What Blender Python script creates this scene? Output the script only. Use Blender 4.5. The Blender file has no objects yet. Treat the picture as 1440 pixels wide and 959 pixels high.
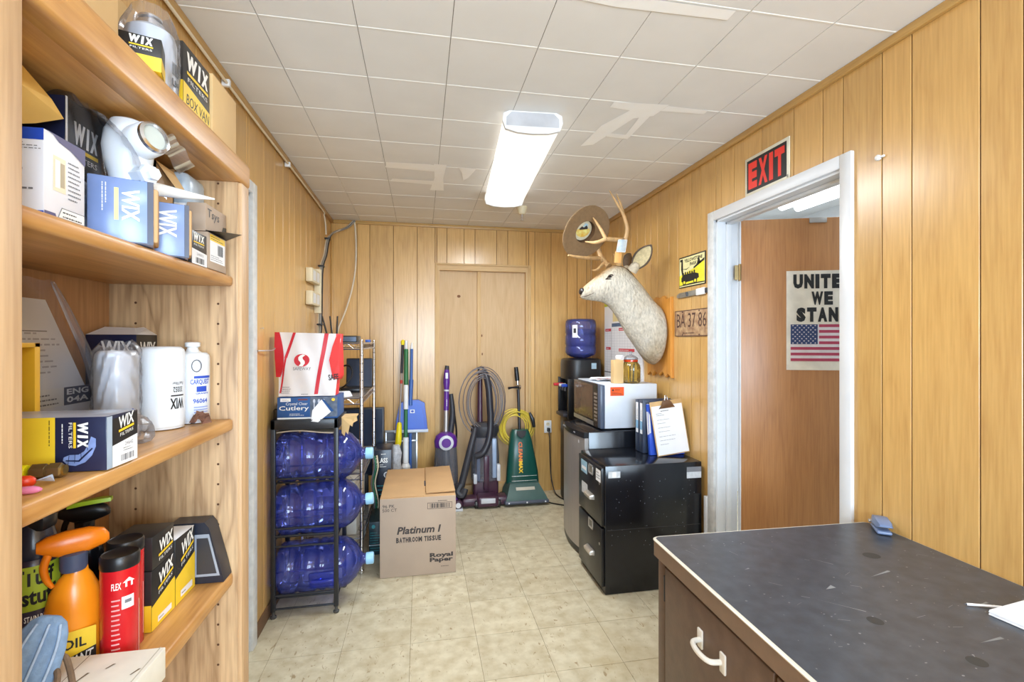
import bpy, bmesh, math, random
from mathutils import Matrix, Vector
random.seed(4)
PI = math.pi
SC = bpy.context.scene
COL = SC.collection

# ------------------------------------------------------------------ camera, world, lights, exposure
cam_d = bpy.data.cameras.new('camera'); cam = bpy.data.objects.new('camera', cam_d); COL.objects.link(cam)
cam.location = (0, 0, 1.396); cam.rotation_euler = (PI / 2, 0, -0.188)
cam_d.sensor_width = 36; cam_d.lens = 36 * 672.5 / 1440; cam_d.shift_y = 0.0005; cam_d.clip_start = .02
SC.camera = cam
SC.view_settings.view_transform = 'Standard'; SC.view_settings.look = 'None'
SC.view_settings.gamma = 1; SC.view_settings.use_curve_mapping = False
SC.view_settings.exposure = 0.3
wd = bpy.data.worlds.new('daylight'); SC.world = wd; wd.use_nodes = True
wd.node_tree.nodes['Background'].inputs[0].default_value = (.80, .90, 1, 1)
wd.node_tree.nodes['Background'].inputs[1].default_value = 1.2
SC.cycles.max_bounces = 10; SC.cycles.transparent_max_bounces = 24
SC.cycles.caustics_reflective = False; SC.cycles.caustics_refractive = False
SC.cycles.sample_clamp_indirect = 6


def area(name, loc, rot, sx, sy, watts, col):
    l = bpy.data.lights.new(name, 'AREA'); l.shape = 'RECTANGLE'; l.size = sx; l.size_y = sy
    l.energy = watts; l.color = col
    o = bpy.data.objects.new(name, l); COL.objects.link(o); o.location = loc; o.rotation_euler = rot
    return o


# daylight entering by the two windows of the wall behind the camera, an added fill light behind the camera, without a fixture, to flatten the lighting, the hallway lamp
area('window_daylight', (-.1, -1.92, 1.45), (PI / 2 + .42, 0, 0), .95, 1.25, 78, (.62, .81, 1))
area('window_daylight', (1.05, -1.92, 1.45), (PI / 2 + .42, 0, 0), .95, 1.25, 78, (.62, .81, 1))
area('rear_fill_light', (.45, -.75, 2.33), (0, 0, 0), .26, 1.2, 20, (.84, .93, 1))


# ------------------------------------------------------------------ materials
def lin(c):
    def f(v):
        v /= 255.0
        return v / 12.92 if v <= .04045 else ((v + .055) / 1.055) ** 2.4
    return (f(c[0]), f(c[1]), f(c[2]), 1)


def nmat(name):
    m = bpy.data.materials.new(name); m.use_nodes = True
    nt = m.node_tree
    return m, nt, nt.nodes['Principled BSDF']


MC = {}


def mat(name, rgb, rough=.5, metal=0, var=.10, scale=14, bump=0, stretch=None, rgb2=None, coat=0, spec=None):
    """plain surface whose own colour varies a little by noise in object space"""
    if name in MC: return MC[name]
    m, nt, p = nmat(name)
    L = nt.links
    tc = nt.nodes.new('ShaderNodeTexCoord'); mp = nt.nodes.new('ShaderNodeMapping')
    L.new(tc.outputs['Object'], mp.inputs[0])
    if stretch: mp.inputs['Scale'].default_value = stretch
    nz = nt.nodes.new('ShaderNodeTexNoise'); nz.inputs['Scale'].default_value = scale; nz.inputs['Detail'].default_value = 4
    L.new(mp.outputs[0], nz.inputs['Vector'])
    mx = nt.nodes.new('ShaderNodeMix'); mx.data_type = 'RGBA'
    a = lin(rgb)
    if rgb2: c1, c2 = a, lin(rgb2)
    else: c1 = tuple(v * (1 - var) for v in a[:3]) + (1,); c2 = tuple(min(1, v * (1 + var)) for v in a[:3]) + (1,)
    mx.inputs[6].default_value = c1; mx.inputs[7].default_value = c2
    rp = nt.nodes.new('ShaderNodeMapRange'); rp.inputs[1].default_value = .32; rp.inputs[2].default_value = .68
    L.new(nz.outputs['Fac'], rp.inputs[0]); L.new(rp.outputs[0], mx.inputs[0]); L.new(mx.outputs[2], p.inputs['Base Color'])
    p.inputs['Roughness'].default_value = rough; p.inputs['Metallic'].default_value = metal
    if coat: p.inputs['Coat Weight'].default_value = coat
    if spec is not None: p.inputs['Specular IOR Level'].default_value = spec
    if bump:
        b = nt.nodes.new('ShaderNodeBump'); b.inputs['Strength'].default_value = bump; b.inputs['Distance'].default_value = .004
        L.new(nz.outputs['Fac'], b.inputs['Height']); L.new(b.outputs[0], p.inputs['Normal'])
    MC[name] = m
    return m


def woodmat(name, light, dark, axis='z', rough=.4, island=.25, knots=False, ring=1.0, coat=0):
    """long-grained wood: stretched noise + cathedral rings, tone differing per plank"""
    if name in MC: return MC[name]
    m, nt, p = nmat(name); L = nt.links; N = nt.nodes.new
    tc = N('ShaderNodeTexCoord'); geo = N('ShaderNodeNewGeometry')
    off = N('ShaderNodeVectorMath'); off.operation = 'SCALE'; off.inputs[0].default_value = (7, 11, 5)
    L.new(geo.outputs['Random Per Island'], off.inputs['Scale'])
    ad = N('ShaderNodeVectorMath'); ad.operation = 'ADD'
    L.new(tc.outputs['Object'], ad.inputs[0]); L.new(off.outputs[0], ad.inputs[1])
    mp = N('ShaderNodeMapping'); L.new(ad.outputs[0], mp.inputs[0])
    s = {'x': (.05, 1, 1), 'y': (1, .05, 1), 'z': (1, 1, .05)}[axis]
    mp.inputs['Scale'].default_value = s
    n1 = N('ShaderNodeTexNoise'); n1.inputs['Scale'].default_value = 130; n1.inputs['Detail'].default_value = 5
    L.new(mp.outputs[0], n1.inputs['Vector'])
    n2 = N('ShaderNodeTexNoise'); n2.inputs['Scale'].default_value = 9 * ring; n2.inputs['Detail'].default_value = 2; n2.inputs['Distortion'].default_value = .4
    mp2 = N('ShaderNodeMapping'); L.new(ad.outputs[0], mp2.inputs[0])
    mp2.inputs['Scale'].default_value = tuple(.16 if v < .5 else 1 for v in s)
    L.new(mp2.outputs[0], n2.inputs['Vector'])
    ml = N('ShaderNodeMath'); ml.operation = 'MULTIPLY'; ml.inputs[1].default_value = 9; L.new(n2.outputs['Fac'], ml.inputs[0])
    fr = N('ShaderNodeMath'); fr.operation = 'PINGPONG'; fr.inputs[1].default_value = 1; L.new(ml.outputs[0], fr.inputs[0])
    pw = N('ShaderNodeMath'); pw.operation = 'POWER'; pw.inputs[1].default_value = 2.5; L.new(fr.outputs[0], pw.inputs[0])
    w1 = N('ShaderNodeMath'); w1.operation = 'MULTIPLY_ADD'; L.new(pw.outputs[0], w1.inputs[0]); w1.inputs[1].default_value = .38 if knots else .22
    r1 = N('ShaderNodeMapRange'); r1.inputs[1].default_value = .3; r1.inputs[2].default_value = .75; r1.inputs[4].default_value = .5
    L.new(n1.outputs['Fac'], r1.inputs[0]); L.new(r1.outputs[0], w1.inputs[2])
    mx = N('ShaderNodeMix'); mx.data_type = 'RGBA'; mx.inputs[6].default_value = lin(light); mx.inputs[7].default_value = lin(dark)
    L.new(w1.outputs[0], mx.inputs[0])
    hs = N('ShaderNodeHueSaturation'); L.new(mx.outputs[2], hs.inputs['Color'])
    r2 = N('ShaderNodeMapRange'); r2.inputs[3].default_value = 1 - island; r2.inputs[4].default_value = 1 + island
    L.new(geo.outputs['Random Per Island'], r2.inputs[0]); L.new(r2.outputs[0], hs.inputs['Value'])
    L.new(hs.outputs[0], p.inputs['Base Color']); p.inputs['Roughness'].default_value = rough
    if coat: p.inputs['Coat Weight'].default_value = coat; p.inputs['Coat Roughness'].default_value = .25
    b = N('ShaderNodeBump'); b.inputs['Strength'].default_value = .12; b.inputs['Distance'].default_value = .002
    L.new(n1.outputs['Fac'], b.inputs['Height']); L.new(b.outputs[0], p.inputs['Normal'])
    MC[name] = m
    return m


def glassmat(name, tint, gloss=.12, rough=.05, dens=1.0, body=None, bodyw=0.0):
    """thin clear plastic or glass shell: tinted see-through film under a glossy skin"""
    if name in MC: return MC[name]
    m, nt, p = nmat(name); L = nt.links; N = nt.nodes.new
    tr = N('ShaderNodeBsdfTransparent'); tr.inputs[0].default_value = lin(tint)
    p.inputs['Base Color'].default_value = lin(body or (240, 240, 245)); p.inputs['Roughness'].default_value = .5
    m1 = N('ShaderNodeMixShader'); m1.inputs[0].default_value = gloss * .8 + bodyw; L.new(tr.outputs[0], m1.inputs[1]); L.new(p.outputs[0], m1.inputs[2])
    gl = N('ShaderNodeBsdfGlossy'); gl.inputs['Roughness'].default_value = rough
    lw = N('ShaderNodeLayerWeight'); lw.inputs[0].default_value = .35
    mr = N('ShaderNodeMath'); mr.operation = 'MULTIPLY'; mr.inputs[1].default_value = dens; L.new(lw.outputs['Fresnel'], mr.inputs[0])
    ms = N('ShaderNodeMixShader'); L.new(mr.outputs[0], ms.inputs[0]); L.new(m1.outputs[0], ms.inputs[1]); L.new(gl.outputs[0], ms.inputs[2])
    L.new(ms.outputs[0], nt.nodes['Material Output'].inputs[0])
    MC[name] = m
    return m


def glow(name, rgb, strength):
    if name in MC: return MC[name]
    m, nt, p = nmat(name)
    p.inputs['Base Color'].default_value = lin(rgb); p.inputs['Emission Color'].default_value = lin(rgb); p.inputs['Emission Strength'].default_value = strength
    MC[name] = m
    return m


# ------------------------------------------------------------------ geometry helpers
TX = {}


def glyphs(s, bold, shear):
    k = (s, bold, shear)
    if k not in TX:
        c = bpy.data.curves.new('t', 'FONT'); c.body = s; c.size = 1; c.offset = bold; c.shear = shear; c.resolution_u = 2
        o = bpy.data.objects.new('t', c); COL.objects.link(o)
        me = bpy.data.meshes.new_from_object(o.evaluated_get(bpy.context.evaluated_depsgraph_get()))
        vs = [(v.co.x, v.co.y) for v in me.vertices]; fs = [tuple(p.vertices) for p in me.polygons]
        bpy.data.objects.remove(o); bpy.data.curves.remove(c); bpy.data.meshes.remove(me)
        if vs:
            x0 = min(v[0] for v in vs); y0 = min(v[1] for v in vs); x1 = max(v[0] for v in vs); y1 = max(v[1] for v in vs)
            vs = [((a - x0) / max(1e-6, x1 - x0), (b - y0) / max(1e-6, y1 - y0)) for a, b in vs]
            TX[k] = (vs, fs, (x1 - x0) / max(1e-6, y1 - y0))
        else: TX[k] = ([], [], 1)
    return TX[k]


class Face:
    """a flat face to print on: u, v run 0..1 along it"""
    def __init__(s, o, ux, uy, n=None):
        s.o, s.ux, s.uy = Vector(o), Vector(ux), Vector(uy)
        s.n = Vector(n).normalized() if n is not None else s.ux.cross(s.uy).normalized()

    def p(s, u, v, e=0): return s.o + s.ux * u + s.uy * v + s.n * e

    def sub(s, u0, v0, u1, v1, rot=0):
        """part of the face as a new face, its writing turned by rot degrees counter-clockwise"""
        a, b = s.ux * (u1 - u0), s.uy * (v1 - v0); o = s.p(u0, v0)
        if rot == 90: return Face(o + a, b, -a, s.n)
        if rot == 180: return Face(o + a + b, -a, -b, s.n)
        if rot in (270, -90): return Face(o + b, -b, a, s.n)
        return Face(o, a, b, s.n)


ROOT = {}


class B:
    def __init__(s, M=None):
        s.v, s.f, s.fm, s.mats = [], [], [], []; s.M = M or Matrix.Identity(4)

    def at(s, x=0, y=0, z=0, rz=0, rx=0, ry=0):
        s.M = Matrix.Translation((x, y, z)) @ Matrix.Rotation(rz, 4, 'Z') @ Matrix.Rotation(ry, 4, 'Y') @ Matrix.Rotation(rx, 4, 'X')
        return s

    def mi(s, m):
        if m not in s.mats: s.mats.append(m)
        return s.mats.index(m)

    def add(s, vs, fs, m):
        n = len(s.v); s.v += [s.M @ Vector(v) for v in vs]
        for i, f in enumerate(fs):
            s.f.append(tuple(n + k for k in f)); s.fm.append(s.mi(m[i] if isinstance(m, list) else m))
        return s

    def box(s, x0, y0, z0, x1, y1, z1, m, bev=0, fm=None, seg=2):
        if x0 > x1: x0, x1 = x1, x0
        if y0 > y1: y0, y1 = y1, y0
        if z0 > z1: z0, z1 = z1, z0
        bm = bmesh.new(); bmesh.ops.create_cube(bm, size=1)
        for v in bm.verts: v.co = Vector(((x0 + x1) / 2 + v.co.x * (x1 - x0), (y0 + y1) / 2 + v.co.y * (y1 - y0), (z0 + z1) / 2 + v.co.z * (z1 - z0)))
        if bev: bmesh.ops.bevel(bm, geom=bm.edges[:], offset=min(bev, .49 * min(x1 - x0, y1 - y0, z1 - z0)), segments=seg, profile=.5, affect='EDGES')
        bm.normal_update(); bm.verts.index_update()
        ms = []
        for f in bm.faces:
            mm = m
            if fm:
                n = f.normal
                for k, q in fm.items():
                    ax = 'xyz'.index(k[1]); sg = 1 if k[0] == '+' else -1
                    if n[ax] * sg > .9: mm = q
            ms.append(mm)
        s.add([v.co.copy() for v in bm.verts], [[v.index for v in f.verts] for f in bm.faces], ms); bm.free()
        return s

    def face(s, x0, y0, z0, x1, y1, z1, side):
        w, d, h = x1 - x0, y1 - y0, z1 - z0
        return {'-y': Face((x0, y0, z0), (w, 0, 0), (0, 0, h)), '+x': Face((x1, y0, z0), (0, d, 0), (0, 0, h)),
                '+y': Face((x1, y1, z0), (-w, 0, 0), (0, 0, h)), '-x': Face((x0, y1, z0), (0, -d, 0), (0, 0, h)),
                '+z': Face((x0, y0, z1), (w, 0, 0), (0, d, 0))}[side]

    def dec(s, F, u0, v0, u1, v1, m, e=.0004):
        return s.add([F.p(u0, v0, e), F.p(u1, v0, e), F.p(u1, v1, e), F.p(u0, v1, e)], [(0, 1, 2, 3)], m)

    def poly(s, F, pts, m, e=.0006):
        return s.add([F.p(u, v, e) for u, v in pts], [tuple(range(len(pts)))], m)

    def disc(s, F, u, v, ru, rv, m, e=.0006, n=24):
        return s.poly(F, [(u + ru * math.cos(2 * PI * k / n), v + rv * math.sin(2 * PI * k / n)) for k in range(n)], m, e)

    def txt(s, F, t, u0, v0, u1, v1, m, rot=0, bold=0.0, shear=0.0, e=.0008, keep=False):
        G = F.sub(u0, v0, u1, v1, rot); vs, fs, asp = glyphs(t, bold, shear)
        k = 1
        if keep: k = min(1, asp * G.uy.length / G.ux.length)
        return s.add([G.p(.5 - k / 2 + a * k, b, e) for a, b in vs], fs, m)

    def letters(s, F, t, u0, v0, u1, v1, m, bold=.04, gap=.12, e=.0008, shear=0):
        wd = {'I': .42, ' ': .5, 'W': 1.35, 'M': 1.3, '1': .7, '-': .6}; tot = sum(wd.get(c, 1) for c in t) + gap * (len(t) - 1); x = 0
        for c in t:
            w = wd.get(c, 1)
            if c != ' ': s.txt(F, c, u0 + (u1 - u0) * x / tot, v0, u0 + (u1 - u0) * (x + w) / tot, v1, m, bold=bold, e=e, shear=shear)
            x += w + gap
        return s

    def small(s, F, u0, v0, u1, v1, n, m, rot=0, e=.0006, seed=1):
        """rows of fine print too small to read"""
        G = F.sub(u0, v0, u1, v1, rot); r = random.Random(seed)
        for k in range(n):
            y0 = 1 - (k + .75) / n; u = 0; end = r.uniform(.6, 1)
            while u < end - .03:
                w = r.uniform(.04, .14); s.dec(G, u, y0, min(end, u + w), y0 + .30 / n, m, e); u += w + .025
        return s

    def barcode(s, F, u0, v0, u1, v1, m, e=.0008):
        r = random.Random(int(u0 * 1000)); u = u0
        while u < u1:
            w = r.choice((.012, .02, .034)) * (u1 - u0) * 1.6; s.dec(F, u, v0, min(u1, u + w), v1, m, e); u += w + r.choice((.012, .03)) * (u1 - u0) * 1.5
        return s

    def lathe(s, prof, m, seg=24, cap=True):
        """profile [(r, z)] turned about z; m may be one material or one per band"""
        vs = [(r * math.cos(2 * PI * k / seg), r * math.sin(2 * PI * k / seg), z) for r, z in prof for k in range(seg)]
        fs, ms = [], []
        for i in range(len(prof) - 1):
            for k in range(seg):
                a, b = i * seg + k, i * seg + (k + 1) % seg
                fs.append((a, b, b + seg, a + seg)); ms.append(m[i] if isinstance(m, list) else m)
        if cap:
            fs.append(tuple(range(seg))[::-1]); ms.append(m[0] if isinstance(m, list) else m)
            fs.append(tuple(range((len(prof) - 1) * seg, len(prof) * seg))); ms.append(m[-1] if isinstance(m, list) else m)
        return s.add(vs, fs, ms)

    def cyl(s, r, z0, z1, m, seg=24, bev=0):
        p = [(r, z0), (r, z1)] if not bev else [(r - bev, z0), (r - bev * .3, z0 + bev * .3), (r, z0 + bev), (r, z1 - bev), (r - bev * .3, z1 - bev * .3), (r - bev, z1)]
        return s.lathe(p, m, seg)

    def loft(s, rings, m, cap=True):
        n = len(rings[0]); vs = [v for r in rings for v in r]; fs = []; ms = []
        for i in range(len(rings) - 1):
            for k in range(n):
                a, b = i * n + k, i * n + (k + 1) % n
                fs.append((a, b, b + n, a + n)); ms.append(m[i] if isinstance(m, list) else m)
        if cap:
            fs.append(tuple(range(n))[::-1]); ms.append(m[0] if isinstance(m, list) else m)
            fs.append(tuple(range((len(rings) - 1) * n, len(rings) * n))); ms.append(m[-1] if isinstance(m, list) else m)
        return s.add(vs, fs, ms)

    def tube(s, pts, r, m, seg=8, sub=0, cap=True, closed=False):
        """round bar along points; r one radius or one per point; sub = smoothing steps between points"""
        P = [Vector(p) for p in pts]; R = list(r) if isinstance(r, (list, tuple)) else [r] * len(P)
        if sub:
            Q, S = [], []
            for i in range(len(P) - 1):
                p0, p1, p2, p3 = P[max(0, i - 1)], P[i], P[i + 1], P[min(len(P) - 1, i + 2)]
                for k in range(sub):
                    t = k / sub
                    Q.append(.5 * (2 * p1 + (p2 - p0) * t + (2 * p0 - 5 * p1 + 4 * p2 - p3) * t * t + (3 * p1 - p0 - 3 * p2 + p3) * t ** 3)); S.append(R[i] * (1 - t) + R[i + 1] * t)
            Q.append(P[-1]); S.append(R[-1]); P, R = Q, S
        rings = []; up = None
        for i, p in enumerate(P):
            d = (P[min(i + 1, len(P) - 1)] - P[max(i - 1, 0)])
            if d.length < 1e-9: d = Vector((0, 0, 1))
            d.normalize()
            if up is None: up = Vector((0, 0, 1)) if abs(d.z) < .9 else Vector((1, 0, 0))
            a = d.cross(up)
            if a.length < 1e-6: a = d.orthogonal()
            a.normalize(); up = a.cross(d).normalized()
            rings.append([p + (a * math.cos(2 * PI * k / seg) + up * math.sin(2 * PI * k / seg)) * R[i] for k in range(seg)])
        return s.loft(rings, m, cap)

    def prism(s, pts, h, m, side=None):
        """outline in x, y pushed up by h"""
        n = len(pts); vs = [(x, y, 0) for x, y in pts] + [(x, y, h) for x, y in pts]
        fs = [tuple(range(n))[::-1], tuple(range(n, 2 * n))] + [(k, (k + 1) % n, n + (k + 1) % n, n + k) for k in range(n)]
        return s.add(vs, fs, [m, m] + [side or m] * n)

    def sheet(s, fn, nu, nv, m, th=0):
        """surface fn(u, v); th > 0 gives it a thickness"""
        vs = [Vector(fn(i / nu, j / nv)) for j in range(nv + 1) for i in range(nu + 1)]
        fs = [(j * (nu + 1) + i, j * (nu + 1) + i + 1, (j + 1) * (nu + 1) + i + 1, (j + 1) * (nu + 1) + i) for j in range(nv) for i in range(nu)]
        if not th: return s.add(vs, fs, m)
        bm = bmesh.new(); bv = [bm.verts.new(v) for v in vs]
        for f in fs: bm.faces.new([bv[k] for k in f])
        bm.normal_update()
        bmesh.ops.solidify(bm, geom=bm.faces[:], thickness=th); bm.verts.index_update()
        s.add([v.co.copy() for v in bm.verts], [[v.index for v in f.verts] for f in bm.faces], m); bm.free()
        return s

    def build(s, name, parent=None, angle=35, sub=0):
        inv = ROOT[parent.name].inverted() if parent is not None else Matrix.Identity(4)
        me = bpy.data.meshes.new(name); me.from_pydata([inv @ v for v in s.v], [], s.f)
        for m in s.mats: me.materials.append(m)
        me.polygons.foreach_set('material_index', s.fm)
        bm = bmesh.new(); bm.from_mesh(me); bmesh.ops.recalc_face_normals(bm, faces=bm.faces[:]); bm.to_mesh(me); bm.free()
        me.polygons.foreach_set('use_smooth', [True] * len(me.polygons))
        if angle < 180: me.set_sharp_from_angle(angle=math.radians(angle))
        o = bpy.data.objects.new(name, me); COL.objects.link(o)
        if parent is not None: o.parent = parent; ROOT[o.name] = ROOT[parent.name]
        if sub:
            q = o.modifiers.new('smooth', 'SUBSURF'); q.levels = sub; q.render_levels = sub
        return o

    def solo(s, name, label, cat, base, rz=0, group=None, kind=None, angle=35, sub=0):
        """the mesh as a thing of its own, its origin at base"""
        M = Matrix.Translation(base) @ Matrix.Rotation(rz, 4, 'Z'); inv = M.inverted()
        s.v = [inv @ v for v in s.v]
        o = s.build(name, None, angle, sub); o.matrix_world = M; o.location = base; o.rotation_euler = (0, 0, rz); ROOT[o.name] = M
        o['label'] = label; o['category'] = cat
        if group: o['group'] = group
        if kind: o['kind'] = kind
        return o

    def struct(s, name, angle=35):
        o = s.build(name, None, angle); o['kind'] = 'structure'; ROOT[o.name] = Matrix.Identity(4)
        return o


def thing(name, label, cat, loc, rz=0, group=None):
    o = bpy.data.objects.new(name, None); COL.objects.link(o); o.empty_display_size = .05
    o.location = loc; o.rotation_euler = (0, 0, rz); o['label'] = label; o['category'] = cat
    if group: o['group'] = group
    ROOT[o.name] = Matrix.Translation(loc) @ Matrix.Rotation(rz, 4, 'Z')
    return o


def dup(root, loc, rz=0, label=None):
    r = root.copy(); COL.objects.link(r); r.location = loc; r.rotation_euler = (0, 0, rz)
    if label: r['label'] = label
    for ch in list(root.children):
        c = ch.copy(); COL.objects.link(c); c.parent = r
        for g in list(ch.children):
            d = g.copy(); COL.objects.link(d); d.parent = c
    return r


def wix(b, F, u0, v0, u1, v1, rot=0, small=True):
    G = F.sub(u0, v0, u1, v1, rot)
    b.letters(G, 'WIX', 0, .42, 1, 1, WHITE, .07, .08, shear=.12)
    b.dec(G, 0, .25, 1, .35, YELLOW, .0009)
    if small: b.txt(G, 'FILTERS', .04, .02, .96, .16, WHITE)
    return b

# ------------------------------------------------------------------ shared materials
WHITE = mat('white print', (240, 240, 238), .5, var=.02)
YELLOW = mat('yellow print', (240, 200, 40), .5, var=.04)
YEL2 = mat('carton yellow', (243, 205, 50), .45, var=.05)
BLACKP = mat('black print', (26, 26, 28), .5, var=.05)
CARTONB = mat('carton black', (38, 36, 36), .38, var=.1)
NAVY = mat('carton navy', (27, 33, 62), .3, var=.12)
GREYP = mat('grey print', (120, 120, 126), .6, var=.05)
REDP = mat('red print', (205, 35, 50), .5, var=.05)
BLUEP = mat('blue print', (35, 75, 185), .5, var=.05)
PAPER = mat('white paper', (236, 237, 242), .7, var=.02)
CARD = mat('corrugated cardboard', (190, 152, 108), .8, var=.06, scale=6)
CARDG = mat('grey kraft cardboard', (180, 160, 142), .8, var=.04, scale=5)
CARDL = mat('light cardboard', (214, 180, 128), .75, var=.05, scale=6)
PANEL = woodmat('wall panelling', (219, 176, 108), (183, 135, 73), 'z', .30, .08, coat=.55)
PANELD = mat('panel groove', (82, 50, 26), .7)
PANELX = woodmat('moulding along y', (200, 160, 96), (164, 122, 64), 'y', .4, .03)
PANELXX = woodmat('moulding along x', (200, 160, 96), (164, 122, 64), 'x', .4, .03)
PLY = woodmat('raw plywood', (208, 176, 134), (186, 148, 102), 'z', .6, .05, ring=.6)
PINE = woodmat('raw pine', (212, 178, 126), (182, 138, 86), 'z', .55, .05)
PINEX = woodmat('raw pine along x', (212, 178, 126), (182, 138, 86), 'x', .55, .05)
TRIMW = mat('white trim paint', (222, 225, 230), .35, var=.03, scale=9)
TRIMCHIP = mat('chipped trim paint', (205, 205, 204), .5, var=.10, scale=30)
WALLW = mat('white plaster', (226, 229, 231), .8, var=.02)
BLACKM = mat('black metal', (32, 33, 38), .35, var=.1)
CHROME = mat('chrome', (205, 205, 208), .22, 1, var=.05)
STEEL = mat('brushed steel', (186, 180, 176), .40, .7, var=.05, stretch=(1, 1, .06), scale=60)
BLKPL = mat('black plastic', (24, 24, 27), .35, var=.1)
DKPL = mat('charcoal plastic', (52, 52, 58), .45, var=.08)
WHPL = mat('white plastic', (232, 234, 236), .4, var=.03)
CREAM = mat('cream plastic', (228, 216, 184), .45, var=.04)
FILM = glassmat('clear plastic film', (246, 246, 250), .05, .15, .55)
BAGFILM = glassmat('crinkled poly bag', (246, 246, 250), .10, .2, .7)

# ------------------------------------------------------------------ the room
XL, XR, YB, YF, ZC = -.76, 1.60, 4.34, -2.0, 2.446

# floor: vinyl tiles
fm, nt, p = nmat('vinyl floor tile'); L = nt.links; N = nt.nodes.new
tc = N('ShaderNodeTexCoord'); geo = N('ShaderNodeNewGeometry')
na = N('ShaderNodeTexNoise'); na.inputs['Scale'].default_value = 16; na.inputs['Detail'].default_value = 6
nb = N('ShaderNodeTexNoise'); nb.inputs['Scale'].default_value = 55; nb.inputs['Detail'].default_value = 3; nb.inputs['Distortion'].default_value = 1.2
nc = N('ShaderNodeTexNoise'); nc.inputs['Scale'].default_value = 1.6; nc.inputs['Detail'].default_value = 3
mpf = N('ShaderNodeMapping'); mpf.inputs['Scale'].default_value = (1, .45, 1); L.new(tc.outputs['Object'], mpf.inputs[0])
for q in (na, nc): L.new(tc.outputs['Object'], q.inputs['Vector'])
L.new(mpf.outputs[0], nb.inputs['Vector'])
m1 = N('ShaderNodeMix'); m1.data_type = 'RGBA'; m1.inputs[6].default_value = lin((208, 198, 172)); m1.inputs[7].default_value = lin((182, 168, 138))
r = N('ShaderNodeMapRange'); r.inputs[1].default_value = .35; r.inputs[2].default_value = .7; L.new(na.outputs['Fac'], r.inputs[0]); L.new(r.outputs[0], m1.inputs[0])
m2 = N('ShaderNodeMix'); m2.data_type = 'RGBA'; m2.inputs[7].default_value = lin((138, 112, 72))
r = N('ShaderNodeMapRange'); r.inputs[1].default_value = .64; r.inputs[2].default_value = .72; r.inputs[4].default_value = .75
L.new(nb.outputs['Fac'], r.inputs[0]); L.new(r.outputs[0], m2.inputs[0]); L.new(m1.outputs[2], m2.inputs[6])
m3 = N('ShaderNodeMix'); m3.data_type = 'RGBA'; m3.inputs[7].default_value = lin((166, 146, 104))
r = N('ShaderNodeMapRange'); r.inputs[1].default_value = .55; r.inputs[2].default_value = .8; r.inputs[4].default_value = .6
L.new(nc.outputs['Fac'], r.inputs[0]); L.new(r.outputs[0], m3.inputs[0]); L.new(m2.outputs[2], m3.inputs[6])
hs = N('ShaderNodeHueSaturation'); r = N('ShaderNodeMapRange'); r.inputs[3].default_value = .95; r.inputs[4].default_value = 1.05
L.new(geo.outputs['Random Per Island'], r.inputs[0]); L.new(r.outputs[0], hs.inputs['Value']); L.new(m3.outputs[2], hs.inputs['Color']); L.new(hs.outputs[0], p.inputs['Base Color'])
p.inputs['Roughness'].default_value = .34
SEAM = mat('floor seam', (128, 112, 84), .8)
b = B(); b.box(XL - .12, YF, -.06, XR + .12, YB + .1, -.0012, SEAM)
T = .3048
for i in range(-4, 6):
    for j in range(-16, 8):
        x0, x1 = max(XL, .2568 + i * T), min(XR, .2568 + (i + 1) * T); y0, y1 = max(YF, 2.563 + j * T), min(YB + .06, 2.563 + (j + 1) * T)
        if x1 - x0 > .01 and y1 - y0 > .01: b.box(x0 + .0009, y0 + .0009, -.0015, x1 - .0009, y1 - .0009, 0, fm)
b.struct('floor')

# ceiling: foot-square tiles, pale ridges across, dark gaps along, brushed-on white patches
TILE = mat('ceiling tile', (230, 228, 225), .75, var=.025, scale=5)
RIDGE = mat('pale ceiling seam', (244, 242, 237), .7, var=.02)
GAP = mat('ceiling gap', (120, 108, 96), .9)
PATCH = mat('ceiling patch paint', (255, 254, 252), .5, var=.02, scale=20)
b = B(); b.box(XL, YF, ZC + .003, XR, YB, ZC + .06, GAP)
S = .3096
for i in range(-2, 8):
    for j in range(-12, 10):
        x0, x1 = max(XL, -.518 + i * S), min(XR, -.518 + (i + 1) * S); y0, y1 = max(YF, 1.662 + j * S), min(YB, 1.662 + (j + 1) * S)
        if x1 - x0 > .01 and y1 - y0 > .01:
            b.box(x0 + .0012, y0, ZC, x1 - .0012, y1, ZC + .004, TILE)
            if j > -12: b.box(x0 + .003, y0 - .003, ZC - .001, x1 - .003, y0 + .003, ZC + .001, RIDGE)
PT = [[(-.21, 2.97), (.12, 2.99), (.125, 2.90), (.05, 2.87), (-.1, 2.875), (-.2, 2.88)], [(-.2, 3.22), (.08, 3.24), (.10, 3.16), (-.18, 3.165)],
      [(.075, 2.86), (.15, 2.86), (.14, 3.1), (.155, 3.35), (.06, 3.36), (.085, 3.1)], [(.22, 2.88), (.33, 2.89), (.30, 3.05), (.27, 3.12), (.25, 2.98)],
      [(.83, 1.97), (1.08, 1.95), (1.06, 2.06), (.98, 2.1), (.9, 2.42), (.84, 2.45), (.86, 2.2), (.93, 2.03), (.83, 2.02)],
      [(1.08, 1.96), (1.28, 1.965), (1.28, 2.0), (1.07, 2.01)], [(1.02, 2.3), (1.05, 2.3), (1.045, 2.03), (1.03, 2.0), (1.0, 2.05)],
      [(.93, 2.27), (1.05, 2.27), (1.05, 2.32), (.93, 2.31)], [(.4, 1.36), (.98, 1.355), (.98, 1.40), (.6, 1.41), (.4, 1.395)]]
F = Face((0, 0, ZC), (1, 0, 0), (0, -1, 0), (0, 0, -1))
for k, pts in enumerate(PT): b.poly(F, [(x, -y) for x, y in pts], PATCH, .0016 + .00015 * k)
b.struct('ceiling')


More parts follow.
